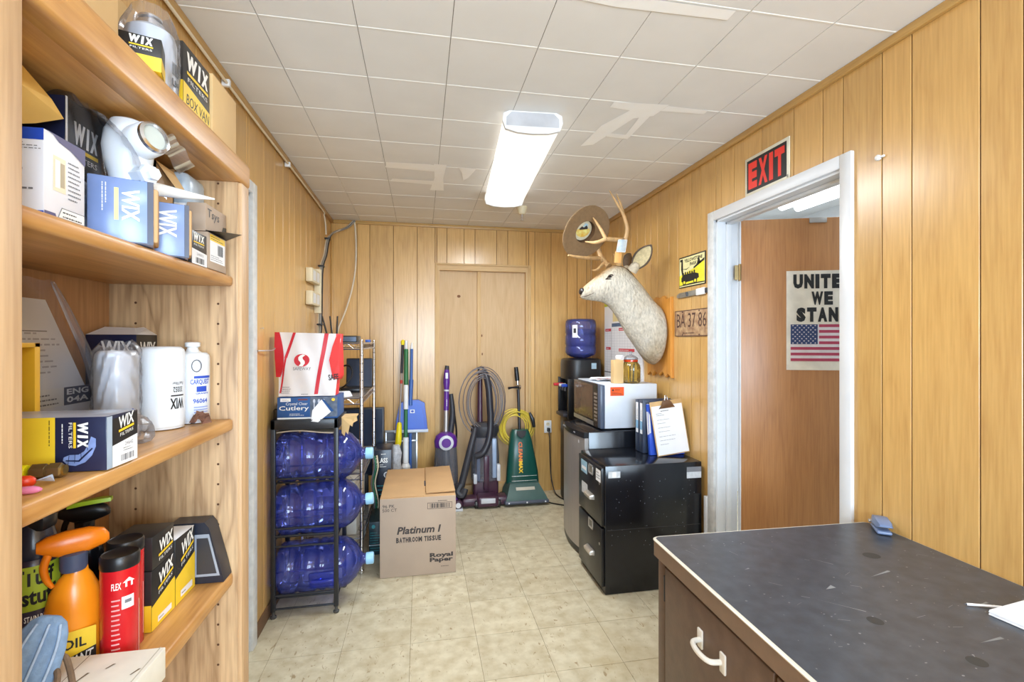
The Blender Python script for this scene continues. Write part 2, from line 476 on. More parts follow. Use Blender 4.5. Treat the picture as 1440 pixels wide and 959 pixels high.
def planks(b, axis, face, sgn, lim, grooves, z0, z1):
    """grooved panelling in front of a backing; sgn is the way the face looks"""
    e = sorted({round(g, 4) for g in [lim[0], lim[1]] + [g for g in grooves if lim[0] + .01 < g < lim[1] - .01]})
    for a, c in zip(e[:-1], e[1:]):
        if axis == 'y': b.box(face, a + .0018, z0, face - sgn * .005, c - .0018, z1, PANEL, .0012, seg=1)
        else: b.box(a + .0018, face, z0, c - .0018, face - sgn * .005, z1, PANEL, .0012, seg=1)


GR = [-1.9, -1.62, -1.5, -1.1, -.95, -.7, -.5, -.2, .1, .28, .48, .68, .78, 1.012, 1.114, 1.312, 1.416, 1.568, 1.67, 1.824, 2.024, 2.23, 2.338, 2.534, 2.63, 2.785, 2.891, 3.044, 3.145, 3.23, 3.36, 3.47, 3.6, 3.7, 3.86, 4.0, 4.12, 4.22]
GB = [-.547, -.44, -.239, -.033, .124, .229, .383, .483, .682, .786, .96, 1.042, 1.199, 1.356, 1.455, 1.549]
GL = [-1.8, -1.5, -1.2, -1.0, -.6, -.4, 0, .3, .5, .8, 1.0, 1.2, 1.33, 1.502, 1.591, 1.653, 1.815, 1.958, 2.1, 2.3, 2.54, 2.715, 2.874, 3.006, 3.119, 3.277, 3.42, 3.538, 3.7, 3.886, 4.05, 4.2]
DY0, DY1, DZ = 1.575, 2.385, 2.065          # hallway doorway
b = B()
for y0, y1, z0 in ((YF, DY0, 0), (DY1, YB + .12, 0), (DY0, DY1, DZ)): b.box(XR + .003, y0, z0, XR + .12, y1, ZC + .06, PANELD, fm={'+x': WALLW})
planks(b, 'y', XR, -1, (YF, DY0), GR, 0, ZC); planks(b, 'y', XR, -1, (DY1, YB), GR, 0, ZC); planks(b, 'y', XR, -1, (DY0, DY1), GR, DZ, ZC)
b.struct('wall_right')
CX0, CX1, CZ = .14, .985, 2.09              # boarded closet in the back wall
b = B()
for x0, x1, z0 in ((XL - .12, CX0, 0), (CX1, XR + .12, 0), (CX0, CX1, CZ)): b.box(x0, YB + .003, z0, x1, YB + .12, ZC + .06, PANELD)
planks(b, 'x', YB, -1, (XL, CX0), GB, 0, ZC); planks(b, 'x', YB, -1, (CX1, XR), GB, 0, ZC); planks(b, 'x', YB, -1, (CX0, CX1), GB, CZ, ZC)
b.box(CX0, YB + .1, 0, CX1, YB + .12, CZ, PANELD)
b.struct('wall_back')
LY0, LY1, LZ = 1.56, 2.335, 2.065           # painted doorway beyond the bookcase
b = B()
for y0, y1, z0 in ((YF, LY0, 0), (LY1, YB + .12, 0), (LY0, LY1, LZ)): b.box(XL - .12, y0, z0, XL - .003, y1, ZC + .06, PANELD)
planks(b, 'y', XL, 1, (YF, LY0), GL, 0, ZC); planks(b, 'y', XL, 1, (LY1, YB), GL, 0, ZC); planks(b, 'y', XL, 1, (LY0, LY1), GL, LZ, ZC)
b.struct('wall_left')
b = B()
for x0, x1, z0, z1 in ((XL - .12, -.6, 0, ZC), (.4, .56, 0, ZC), (1.54, XR + .12, 0, ZC), (-.6, .4, 0, .82), (-.6, .4, 2.08, ZC), (.56, 1.54, 0, .82), (.56, 1.54, 2.08, ZC)):
    b.box(x0, YF - .1, z0, x1, YF, z1, PANEL)
b.struct('wall_rear')
for n, x0 in ((1, -.6), (2, .56)):
    x1 = x0 + (1.0 if n == 1 else .98); b = B()
    for q in ((x0, .82, x1, .87), (x0, 2.03, x1, 2.08), (x0, .87, x0 + .05, 2.03), (x1 - .05, .87, x1, 2.03), ((x0 + x1) / 2 - .02, .87, (x0 + x1) / 2 + .02, 2.03)):
        b.box(q[0], YF - .07, q[1], q[2], YF - .02, q[3], TRIMW)
    b.struct('window_%d' % n)

# ceiling mouldings, corner strip, closet
b = B(); b.box(XR - .018, YF, ZC - .032, XR, YB, ZC, PANELX, .004); b.struct('trim_1')
b = B(); b.box(XL, YF, ZC - .032, XL + .018, YB, ZC, PANELX, .004); b.struct('trim_2')
b = B(); b.box(XL + .018, YB - .018, ZC - .03, XR - .018, YB, ZC, PANELXX, .004); b.struct('trim_3')
b = B(); b.box(XR - .016, YB - .016, 0, XR, YB, ZC - .03, PINE, .004); b.struct('trim_4')
b = B(); b.box(XL, YB - .016, 0, XL + .016, YB, ZC - .03, PANEL, .004); b.struct('trim_5')
b = B()
b.box(CX0 - .018, YB - .006, 0, CX0 + .004, YB + .09, CZ + .012, PINE, .002); b.box(CX1 - .004, YB - .006, 0, CX1 + .02, YB + .09, CZ + .012, PINE, .002)
b.box(CX0, YB - .004, CZ - .004, CX1, YB + .09, CZ + .012, PINEX, .002)
b.box(CX0 + .004, YB + .01, .09, CX0 + .024, YB + .09, CZ - .004, PINE); b.box(CX1 - .028, YB + .01, .09, CX1 - .004, YB + .09, CZ - .004, PINE)
b.box(CX0 + .024, YB + .01, CZ - .05, CX1 - .028, YB + .09, CZ - .004, PINEX)
b.box(CX0 + .004, YB - .002, 0, CX1 - .004, YB + .09, .09, PINEX, .003)
b.struct('trim_6')
DARKH = mat('knot brown', (120, 76, 40), .7)
b = B(); b.box(CX0 + .024, YB + .055, .09, .507, YB + .07, CZ - .05, PLY)
Fk = Face((CX0, YB + .055, 0), (1, 0, 0), (0, 0, 1), (0, -1, 0)); b.disc(Fk, .20, 1.81, .016, .013, DARKH)
b.struct('door_3')
b = B(); b.box(.54, YB + .055, .09, CX1 - .028, YB + .07, CZ - .05, PLY)
for u, v in ((.432, 1.45), (.436, 1.28), (.428, 1.16)): b.disc(Fk, u - .02, v, .006, .012, DARKH)
b.struct('door_4')
b = B(); b.box(.507, YB + .03, .09, .54, YB + .09, CZ - .05, PINE, .002); b.struct('trim_7')

# hallway doorway: casing, jamb, hall beyond, the open door
b = B(); w = .05
b.box(XR - .016, DY0 - w, 0, XR + .002, DY0 + .002, DZ + w, TRIMW, .004); b.box(XR - .016, DY1 - .002, 0, XR + .002, DY1 + .056, DZ + w, TRIMCHIP, .004)
b.box(XR - .016, DY0 + .002, DZ - .002, XR + .002, DY1 - .002, DZ + w, TRIMW, .004)
b.struct('trim_8')
b = B()
b.box(XR, DY0 - .001, 0, XR + .122, DY0 + .012, DZ, TRIMW); b.box(XR, DY1 - .014, 0, XR + .122, DY1 + .001, DZ, TRIMW); b.box(XR, DY0, DZ - .012, XR + .122, DY1, DZ + .001, TRIMW)
b.box(XR + .05, DY1 - .028, 0, XR + .08, DY1 - .014, DZ - .012, TRIMW, .003); b.box(XR + .05, DY0 + .012, 0, XR + .08, DY0 + .026, DZ - .012, TRIMW, .003); b.box(XR + .05, DY0 + .012, DZ - .026, XR + .08, DY1 - .014, DZ - .012, TRIMW, .003)
b.struct('trim_9')
b = B(); b.box(XR, DY1 + .056, 0, XR - .02, DY1 + .085, .52, TRIMW, .003); b.struct('trim_10')
HX, HY0, HY1, HZ = 3.5, -.2, 4.0, 2.56
b = B(); b.box(XR + .12, HY0, -.06, HX, HY1, 0, fm); b.struct('floor.001')
b = B(); b.box(XR + .12, HY0, HZ, HX, HY1, HZ + .05, WALLW); b.struct('ceiling.001')
b = B(); b.box(HX, HY0, 0, HX + .08, HY1 + .08, HZ, WALLW); b.struct('wall_hallway_east')
b = B(); b.box(XR + .12, HY1, 0, HX, HY1 + .08, HZ, WALLW); b.struct('wall_hallway_north')
b = B(); b.box(XR + .12, HY0 - .08, 0, HX, HY0, HZ, WALLW); b.struct('wall_hallway_south')
ROOT_DOOR = thing('door_1', 'brown veneer door standing open into the white hallway', 'door', (1.722, 2.352, .008), -math.atan2(.339, .941))
ROOT_DOOR['kind'] = 'structure'
DOORW = woodmat('door veneer', (192, 136, 84), (154, 100, 56), 'z', .38, .02, ring=.8, coat=.2)
DM = ROOT[ROOT_DOOR.name]
b = B(DM.copy()); b.box(.002, -.018, 0, .76, .018, 2.05, DOORW, .002, fm={'-x': TRIMW}); b.box(-.002, -.018, 0, .003, .018, 2.05, TRIMW)
b.build('door_slab', ROOT_DOOR)
BRASS = mat('aged brass', (150, 128, 88), .35, .8)
for z in (.2, 1.72):
    b = B(DM.copy()); b.tube([(-.005, -.024, z), (-.005, -.024, z + .09)], .007, BRASS, 10); b.box(-.004, -.022, z, .0005, .016, z + .09, BRASS); b.box(-.03, -.0215, z + .005, -.004, -.0195, z + .085, BRASS)
    b.build('hinge', ROOT_DOOR)
b = B(DM.copy()); b.box(.345, -.026, 2.022, .43, -.018, 2.05, STEEL, .002);
b.build('latch_plate', ROOT_DOOR)
b = B(DM.copy()); b.M = DM @ Matrix.Translation((.69, -.018, .95)) @ Matrix.Rotation(PI / 2, 4, 'X'); b.lathe([(.03, 0), (.03, .006), (.012, .01), (.012, .035), (.028, .045), (.03, .06), (.018, .07)], BRASS)
b.build('knob', ROOT_DOOR)

# painted doorway on the left
b = B()
b.box(XL - .002, LY1 - .002, 0, XL + .018, LY1 + .055, LZ + .05, TRIMCHIP, .004); b.box(XL - .002, LY0 + .002, LZ - .002, XL + .018, LY1 - .002, LZ + .05, TRIMW, .004)
b.box(XL - .002, LY0 - .05, 0, XL + .018, LY0 + .002, LZ + .05, TRIMW, .004)
b.box(XL - .12, LY1 - .012, 0, XL, LY1 + .001, LZ, TRIMW); b.box(XL - .12, LY0 - .001, 0, XL, LY0 + .012, LZ, TRIMW); b.box(XL - .12, LY0, LZ - .012, XL, LY1, LZ + .001, TRIMW)
b.struct('trim_11')
b = B(); b.box(XL - .07, LY0 + .012, .005, XL - .03, LY1 - .012, LZ - .012, TRIMW, .002); b.struct('door_2')
b = B(); b.box(XL, LY1 + .056, 0, XL + .008, YB - .02, .07, mat('dark baseboard', (105, 78, 55), .6), .002); b.struct('baseboard_left')

# ------------------------------------------------------------------ bookcase and what stands on it
OAKZ = woodmat('oak upright', (212, 178, 136), (122, 86, 52), 'z', .5, .03, knots=True, ring=1.6)
OAKS = woodmat('oak stile', (208, 172, 130), (164, 124, 84), 'z', .5, .03)
OAKY = woodmat('honey shelf board', (210, 158, 92), (162, 108, 52), 'y', .38, .05, knots=True, coat=.1)
OAKB = woodmat('bookcase back board', (176, 130, 86), (134, 92, 54), 'z', .5, .02)
Z1, Z2, Z3, Z4 = 1.868, 1.562, 1.20, .81
T = thing('bookcase', 'open oak bookcase against the wall, shelves full of filter boxes and bottles', 'bookcase', (-.6, .99, 0))
XB, XF = -.748, -.469
b = B(); b.box(XB, 1.33, 0, XF + .01, 1.352, 1.803, OAKZ, .001)
Fp = Face((0, 1.33, 0), (1, 0, 0), (0, 0, 1), (0, -1, 0))
for x in (-.505, -.69):
    for k in range(34): b.disc(Fp, x, .12 + .0508 * k, .003, .003, PANELD, n=8)
b.build('side_panel', T)
b = B(); b.box(XB, .598, 0, XF + .01, .62, 1.803, OAKZ, .001); b.build('side_panel', T)
b = B(); b.box(XB - .006, .598, .05, XB, 1.352, 1.803, OAKB); b.build('back_panel', T)
b = B(); b.box(XF, 1.332, 0, -.45, 1.384, 1.803, OAKS, .005); b.build('stile', T)
b = B(); b.box(XF, .59, 0, -.45, .648, 1.803, OAKS, .005); b.build('stile', T)
for z, th in ((Z2, .026), (Z3, .03), (Z4, .032), (.12, .03), (.46, .028)):
    b = B(); b.box(XB, .621, z - th, XF, 1.329, z, OAKY, .008, seg=3); b.build('shelf', T)
b = B(); b.box(XB, .58, 1.803, XF - .02, 1.40, Z1, OAKY, .002); b.box(XF - .03, .58, 1.803, -.452, 1.402, Z1, OAKY, .011, seg=4); b.build('top_board', T)


def plain_carton(name, label, x0, y0, z0, x1, y1, z1, m, group=None, cat='box', bev=.0015, fm=None):
    b = B(); b.box(x0, y0, z0, x1, y1, z1, m, bev, fm=fm); return b


# on the top board
b = plain_carton('', '', -.735, .44, Z1 + .001, -.475, .868, 2.11, CARDL)
F = b.face(-.735, .44, Z1, -.475, .868, 2.11, '+x'); b.dec(F, 0, .46, 1, .54, mat('packing tape', (204, 166, 112), .25, var=.02))
b.solo('cardboard_box', 'large tan cardboard box at the near end of the bookcase top', 'box', (-.6, .65, Z1))
b = plain_carton('', '', -.72, 1.10, Z1 + .001, -.625, 1.19, 2.12, CARDL)
F = b.face(-.72, 1.10, Z1, -.625, 1.19, 2.12, '-y'); b.dec(F, .1, .82, .9, .97, CARDG)
b.solo('cardboard_box', 'slim pale cardboard box peeking out behind the bagged white filter on top', 'box', (-.67, 1.15, Z1))
b = B().at(-.505, .922, Z1 + .001, rz=.34)
b.box(0, 0, 0, .06, .05, .058, CARTONB, .0015, fm={'-z': YEL2}); F = b.face(0, 0, 0, .06, .05, .058, '-y'); b.dec(F, 0, 0, 1, .42, YEL2); wix(b, F, .24, .55, .80, .95)
F = b.face(0, 0, 0, .06, .05, .058, '+x'); b.dec(F, 0, 0, 1, .42, YEL2)
b.solo('filter_box', 'small black and yellow filter box in front of the bagged canister on top', 'filter box', (-.48, .955, Z1), group='filter boxes on the bookcase top')
FILW = mat('white enamel', (226, 232, 240), .3, var=.02)
T2 = thing('oil_filter', 'white filter canister in a clear bag on the bookcase top', 'oil filter', (-.512, 1.035, Z1))
b = B().at(-.512, 1.035, Z1 + .001); b.lathe([(.030, 0), (.041, .003), (.0425, .012), (.0425, .105), (.039, .118), (.028, .127), (.022, .129)], FILW, 32)
Fc = Face((.0428, -.012, .02), (0, .03, 0), (0, 0, .045)); b.barcode(Fc, .0, .45, .9, 1, BLACKP); b.txt(Fc, 'LM', 0, 0, .8, .3, BLACKP, bold=.02)
b.build('canister', T2)
b = B().at(-.512, 1.035, Z1 + .13); b.lathe([(.022, -.002), (.022, .008), (.015, .009), (.015, .016), (.019, .016), (.019, .02)], CHROME, 24); b.build('threaded_base', T2)
b = B().at(-.512, 1.035, Z1 + .002)
b.sheet(lambda u, v: ((.046 + .003 * math.sin(9 * v + 5 * math.sin(2 * PI * u * 3))) * (1 - .45 * max(0, v - .75) * 4 * .8) * math.cos(2 * PI * u), (.046 + .003 * math.sin(7 * v + 4 * math.cos(2 * PI * u * 2))) * (1 - .45 * max(0, v - .75) * 4 * .8) * math.sin(2 * PI * u), .163 * v), 40, 14, BAGFILM)
b.build('plastic_bag', T2)
x0, y0, x1, y1, h = -.60, 1.118, -.492, 1.247, 2.03
b = B(); b.box(x0, y0, Z1 + .001, x1, y1, h, CARTONB, .0015)
for sd in ('-y', '+x'): F = b.face(x0, y0, Z1, x1, y1, h, sd); b.poly(F, [(0, 0), (1, 0), (1, .40), (0, .49)] if sd == '+x' else [(0, 0), (1, 0), (1, .49), (0, .49)], YEL2)
F = b.face(x0, y0, Z1, x1, y1, h, '+x'); wix(b, F, .12, .52, .92, .92); b.txt(F, 'BOX VAN', .10, .22, .96, .36, BLACKP, shear=.15, e=.001)
b.solo('filter_box', 'tall black and yellow filter box with BOX VAN handwritten on it', 'filter box', (-.55, 1.18, Z1), group='filter boxes on the bookcase top')
b = plain_carton('', '', -.70, 1.252, Z1 + .001, -.487, 1.398, 2.035, CARDL)
F = b.face(-.70, 1.252, Z1, -.487, 1.398, 2.035, '+x'); b.dec(F, 0, .992, 1, 1, CARD)
b.solo('cardboard_box', 'plain tan cardboard box at the far end of the bookcase top', 'box', (-.59, 1.325, Z1))

# second shelf
ENV = mat('manila envelope', (226, 184, 98), .75, var=.05)
b = B(); pts = [(-.575, .66, 1.69), (-.555, .66, 1.80), (-.56, .78, 1.80), (-.556, .805, 1.785), (-.545, .835, 1.76), (-.55, .868, 1.745), (-.566, .835, 1.722), (-.575, .79, 1.7)]
n = len(pts); c = (-.54, .77, 1.75); b.add([Vector(q) for q in pts] + [Vector(c)] + [Vector(q) + Vector((-.004, 0, 0)) for q in pts] + [Vector(c) + Vector((-.004, 0, 0))],
      [(k, (k + 1) % n, n) for k in range(n)] + [((k + 1) % n + n + 1, k + n + 1, 2 * n + 1) for k in range(n)] + [(k, k + n + 1, (k + 1) % n + n + 1, (k + 1) % n) for k in range(n)], ENV)
b.solo('envelope', 'crumpled yellow padded envelope lying over the white box on the second shelf', 'envelope', (-.57, .77, 1.69), angle=20)
x0, y0, x1, y1, h = -.60, .752, -.50, .832, 1.684
WBOX = mat('white box card', (228, 228, 236), .45, var=.02)
b = B(); b.box(x0, y0, Z2 + .001, x1, y1, h, WBOX, .0012)
F = b.face(x0, y0, Z2, x1, y1, h, '-y'); b.dec(F, 0, .87, 1, 1, BLUEP); b.poly(F, [(.35, 0), (1, 0), (1, .09), (.6, .09)], BLUEP, .0005); b.small(F, .35, .76, .98, .85, 3, GREYP); b.small(F, .3, .3, .95, .66, 5, GREYP, seed=3); b.disc(F, .3, .80, .03, .025, BLACKP)
F = b.face(x0, y0, Z2, x1, y1, h, '+x')
PURP = mat('dusky purple print', (72, 62, 110), .5, var=.08)
b.poly(F, [(.02, 1), (1, 1), (1, .80), (.62, .90), (.34, .93), (.2, .985)], PURP); b.poly(F, [(0, 0), (1, 0), (1, .03), (.3, .03), (.25, .10), (0, .10)], PURP)
b.dec(F, .2, .36, .5, .76, CREAM); b.dec(F, .24, .40, .36, .72, WHITE, .0007); b.dec(F, .37, .42, .47, .70, mat('tan photo', (176, 160, 130), .5), .0007)
b.poly(F, [(.3, .06), (.98, .06), (.98, .19), (.40, .19)], GREYP, .0005); b.poly(F, [(.325, .07), (.97, .07), (.97, .18), (.41, .18)], WHITE, .0007); b.small(F, .42, .07, .94, .17, 2, BLACKP, e=.0009); b.small(F, .56, .3, .92, .78, 9, GREYP, seed=7)
b.solo('product_box', 'white and blue retail box at the near end of the second shelf', 'box', (-.55, .79, Z2))
x0, y0, x1, y1, h = -.69, .889, -.562, .985, 1.792
T2 = thing('filter_box', 'tall black and white filter box in a clear bag behind the white retail box', 'filter box', (-.62, .935, Z2), group='filter boxes on the second shelf')
b = B(); b.box(x0, y0, Z2 + .001, x1, y1, h, CARTONB, .0012, fm={'-y': NAVY})
F = b.face(x0, y0, Z2, x1, y1, h, '+x'); b.poly(F, [(0, 0), (1, 0), (1, .42), (0, .50)], PAPER); wix(b, F, .2, .58, .82, .86); b.txt(F, '51122', .3, .36, .66, .41, GREYP); b.barcode(F, .22, .2, .72, .3, GREYP); b.dec(F, 0, .0, .05, 1, WHITE, .0008)
b.build('carton', T2)
b = B(); b.sheet(lambda u, v: (-.556 + .004 * math.sin(14 * u + 9 * v), .882 + .115 * u, 1.60 + .195 * v + .003 * math.sin(20 * u)), 16, 16, FILM); b.sheet(lambda u, v: (-.556 - .06 * v, .882 + .115 * u + .02 * v, 1.795 + .005 * math.sin(12 * u + 5 * v)), 16, 8, FILM); b.build('plastic_bag', T2)


def bluebox(x, y, rz, w, d, h, z, seed):
    b = B().at(x, y, z, rz=rz); BL = MC.get('blue grey gloss carton') or mat('blue grey gloss carton', (122, 146, 200), .2, var=.16, scale=9)
    b.box(0, 0, 0, w, d, h, BL, .002, fm={'+x': CARD})
    F = b.face(0, 0, 0, w, d, h, '-y'); b.dec(F, .9, 0, 1, 1, NAVY, .0003); b.dec(F, 0, 0, .9, .02, NAVY)
    return b, F


b, F = bluebox(-.534, .893, .437, .087, .066, .108, Z2 + .001, 1)
G = F.sub(.36, .34, .78, .84, -90); b.txt(G, 'WIX', 0, .35, 1, 1, WHITE, bold=.03); b.dec(G, 0, .08, 1, .24, mat('pale yellow print', (236, 226, 150), .5)); b.small(F, .2, .42, .3, .9, 2, WHITE, rot=-90)
b.box(.084, .002, .004, .094, .062, .098, CARD, .004)
b.solo('filter_box', 'larger glossy blue filter box lying on its side on the second shelf', 'filter box', (-.49, .95, Z2), group='filter boxes on the second shelf')
b, F = bluebox(-.525, 1.024, .437, .078, .055, .104, Z2 + .001, 2)
b.txt(F.sub(.34, .36, .74, .88, -90), 'WIX', 0, 0, 1, 1, WHITE, bold=.03)
b.box(.075, .002, .004, .083, .052, .096, CARD, .004)
b.solo('filter_box', 'smaller glossy blue filter box beside the larger blue one', 'filter box', (-.485, 1.06, Z2), group='filter boxes on the second shelf')
# white filter head resting on the larger blue box
T2 = thing('filter_housing', 'white filter housing head in a clear bag on top of the larger blue box', 'filter housing', (-.52, .96, 1.672))
b = B(); O = Vector((-.516, .972, 1.737))
b.at(O.x, O.y, O.z - .064); b.lathe([(.018, 0), (.026, .004), (.029, .02), (.035, .04), (.038, .068), (.035, .095), (.026, .115), (.010, .122)], FILW, 32)
dirv = Vector((.62, -.30, .12)).normalized(); q = dirv.to_track_quat('Z', 'Y').to_matrix().to_4x4()
b.M = Matrix.Translation(O + Vector((0, 0, .008))) @ q; b.lathe([(.029, 0), (.030, .03), (.029, .054), (.026, .058)], FILW, 32)
b.M = Matrix.Translation(O + Vector((.002, -.004, -.045))) @ Vector((.8, -.45, -.05)).to_track_quat('Z', 'Y').to_matrix().to_4x4(); b.lathe([(.014, 0), (.014, .046), (.017, .046), (.017, .056), (.011, .056), (.011, .068)], FILW, 6)
b.build('housing', T2)
b = B(); b.M = Matrix.Translation(O + Vector((0, 0, .008)) + dirv * .0575) @ q; b.lathe([(.027, 0), (.027, .006), (.022, .008), (.020, .003), (.002, .003)], [CHROME, CHROME, CHROME, mat('gasket face', (190, 196, 190), .4)], 32); b.build('filter_port', T2)
b = B(); b.sheet(lambda u, v: (-.49 + .02 * math.sin(3 * u + 2) - .07 * v * v, .90 + .19 * u, 1.69 + .098 * v + .005 * math.sin(17 * u + 11 * v)), 22, 14, BAGFILM)
b.sheet(lambda u, v: (-.50 + .03 * v, 1.02 + .10 * u, 1.775 + .018 * v - .03 * u * u + .004 * math.sin(14 * u)), 12, 6, BAGFILM); b.build('plastic_bag', T2)
b = B(); x0, y0, x1, y1, h = -.615, 1.11, -.54, 1.185, 1.772
for q in ((x0, y0, Z2 + .001, x1, y1, Z2 + .006), (x0, y0, Z2, x0 + .004, y1, h), (x1 - .004, y0, Z2 + .001, x1, y1, h), (x0, y0, Z2 + .001, x1, y0 + .004, h), (x0, y1 - .004, Z2 + .001, x1, y1, h)): b.box(*q, CARD)
b.add([(x1, y0, h), (x1, y1, h), (x1 + .026, y1 + .01, h - .05), (x1 + .026, y0 + .03, h - .05)], [(0, 1, 2, 3)], CARDL); b.add([(x0, y1, h), (x1, y1, h), (x1 - .01, y1 + .03, h + .016), (x0, y1 + .03, h + .016)], [(0, 1, 2, 3)], CARDL)
b.solo('cardboard_box', 'open brown cardboard box with loose flaps behind the white nozzle', 'box', (-.58, 1.15, Z2))
b = B(); b.tube([(-.512, 1.003, 1.686), (-.50, 1.018, 1.686), (-.4995, 1.0185, 1.686), (-.47, 1.06, 1.690), (-.432, 1.118, 1.699)], [.016, .016, .013, .0095, .0018], WHPL, 16)
b.solo('caulking_nozzle', 'pointed white caulking nozzle lying across the smaller blue box', 'nozzle', (-.49, 1.03, 1.672))
b = B(); x0, y0, x1, y1, h = -.60, 1.2, -.522, 1.30, 1.71; b.box(x0, y0, Z2 + .001, x1, y1, h, PAPER, .001); F = b.face(x0, y0, Z2, x1, y1, h, '+x'); b.small(F, .1, .2, .9, .9, 12, GREYP)
b.solo('product_box', 'plain white upright box behind the far end cartons on the second shelf', 'box', (-.56, 1.25, Z2))
b = B(); b.box(-.60, 1.215, 1.711, -.525, 1.312, 1.788, mat('pale blue wrapper', (186, 206, 226), .3, var=.15, scale=30), .016, seg=3)
b.solo('wrapped_packet', 'pale blue wrapped packet under the top board at the far end', 'packet', (-.56, 1.26, 1.711))
b = B(); x0, y0, x1, y1, h = -.535, 1.114, -.474, 1.186, 1.632; b.box(x0, y0, Z2 + .001, x1, y1, h, CARTONB, .001)
F = b.face(x0, y0, Z2, x1, y1, h, '+x'); b.poly(F, [(0, 0), (1, 0), (1, .40), (0, .46)], PAPER); wix(b, F, .1, .56, .8, .94); b.txt(F, '24002', .3, .28, .75, .36, GREYP); b.barcode(F, .25, .05, .8, .22, BLACKP)
b.solo('filter_box', 'small black filter box with a white label, left of the tan labelled box', 'filter box', (-.52, 1.15, Z2), group='filter boxes on the second shelf')
b = B(); x0, y0, x1, y1, h = -.519, 1.192, -.474, 1.296, 1.645; b.box(x0, y0, Z2 + .001, x1, y1, h, CARDG, .001)
F = b.face(x0, y0, Z2, x1, y1, h, '+x'); b.dec(F, .1, .22, .9, .88, PAPER); b.dec(F, .1, .80, .9, .97, YELLOW, .0006); b.small(F, .14, .83, .86, .95, 2, BLACKP, e=.0008); b.barcode(F, .5, .45, .8, .74, BLACKP); b.small(F, .14, .26, .8, .42, 3, GREYP)
b.solo('cardboard_box', 'tan box with a white barcode label under a yellow strip', 'box', (-.52, 1.245, Z2))
b = B(); x0, y0, x1, y1, h = -.519, 1.196, -.48, 1.312, 1.711; b.box(x0, y0, 1.647, x1, y1, h, CARDG, .001, fm={'-z': CARTONB})
F = b.face(x0, y0, 1.647, x1, y1, h, '+x'); b.txt(F, 'Tsys', .08, .45, .62, .85, BLACKP, shear=.1); b.poly(F, [(0, 0), (1, 0), (1, .5), (.82, .46), (.7, .1), (0, .05)], CARTONB)
b.add([(x1, y0 - .005, 1.648), (x1, y1, 1.648), (x1 + .038, y1 - .004, 1.664), (x1 + .03, y0 + .02, 1.650)], [(0, 1, 2, 3)], CARTONB); Fq = Face((x1 + .002, y0 + .03, 1.6478), (.026, .008, .005), (0, .05, .001), (0, 0, -1))
b.solo('cardboard_box', 'tan box with handwriting lying on the labelled boxes, dark flap hanging out', 'box', (-.53, 1.25, 1.647))

# third shelf
x0, y0, x1, y1, h = -.72, .825, -.467, .906, 1.283
b = B(); b.box(x0, y0, Z3 + .001, x1, y1, h, NAVY, .0015, fm={'+z': mat('silver carton flap', (176, 178, 190), .25, .2)})
F = b.face(x0, y0, Z3, x1, y1, h, '-y'); b.dec(F, 0, 0, .735, 1, YEL2); b.small(F, .70, .25, .715, .95, 1, BLACKP, rot=-90)
GL_ = mat('globe print', (120, 140, 190), .4, var=.25, scale=40)
b.poly(F, [(.775, .22), (.80, .14), (.84, .12), (.89, .18), (.925, .30), (.945, .46), (.945, .60), (.92, .64), (.905, .5), (.885, .38), (.855, .32), (.81, .32), (.78, .28)], GL_)
for k in range(4): b.poly(F, [(.80 + .034 * k, .14 + .028 * k * k), (.803 + .034 * k, .14 + .028 * k * k), (.809 + .03 * k, .31 + .022 * k * k), (.806 + .03 * k, .31 + .022 * k * k)], NAVY, .0008)
b.poly(F, [(.79, .21), (.86, .19), (.93, .42), (.925, .44), (.855, .22), (.79, .23)], NAVY, .0008)
G = F.sub(.805, .44, .905, .90, -90); b.letters(G, 'WIX', 0, .45, 1, 1, WHITE, .07, .08, shear=.1); b.dec(G, 0, .24, 1, .38, YELLOW, .001); b.txt(G, 'FILTERS', 0, .0, 1, .18, WHITE); b.small(F, .765, .35, .782, .88, 1, WHITE, rot=-90)
F = b.face(x0, y0, Z3, x1, y1, h, '+x'); b.dec(F, .0, .02, .16, .98, mat('carton grey blue edge', (170, 186, 205), .4), .0003); b.poly(F, [(.16, .42), (.97, .52), (.97, .97), (.16, .92)], CARTONB)
b.poly(F, [(.16, .02), (.97, .02), (.97, .52), (.16, .42)], PAPER); G = F.sub(.34, .55, .84, .93, 0); G = Face(G.o, G.ux + G.uy * .18, G.uy, G.n); b.txt(G, 'WIX', 0, .40, 1, 1, WHITE, bold=.03, e=.001); b.dec(G, 0, .24, 1, .36, YELLOW, .0011); b.txt(G, 'FILTERS', .1, .0, .95, .16, WHITE, e=.001)
b.txt(F, '24642', .55, .36, .82, .43, GREYP); b.small(F, .5, .25, .85, .34, 2, GREYP); b.barcode(F, .42, .08, .86, .2, GREYP)
b.solo('filter_box', 'long yellow and dark blue filter box lying at the front of the third shelf', 'filter box', (-.6, .865, Z3), group='filter boxes on the third shelf')
b = B().at(-.508, .797, Z3 + .0112, rz=.15, ry=-PI / 2); b.lathe([(.0085, -.002), (.0108, .0), (.0108, .013), (.009, .014), (.009, .016), (.0108, .017), (.0108, .033), (.008, .035)], BRASS, 6)
b.cyl(.0075, -.005, 0, mat('brass bore', (200, 170, 90), .3, .9), 16)
b.solo('brass_fitting', 'brass hexagonal pipe fitting in front of the long filter box', 'fitting', (-.525, .795, Z3))
b = B().at(-.546, .792, Z3 + .0112, rz=.15, ry=-PI / 2); b.cyl(.0105, 0, .035, mat('bright yellow plastic', (240, 226, 20), .35), 20, .002)
b.solo('pipe_plug', 'bright yellow plastic pipe plug left of the brass fitting', 'plug', (-.56, .79, Z3))
b = B().at(-.516, .745, Z3 + .0095, rz=.4); RO = mat('red orange wrapper', (226, 62, 26), .3, var=.1)
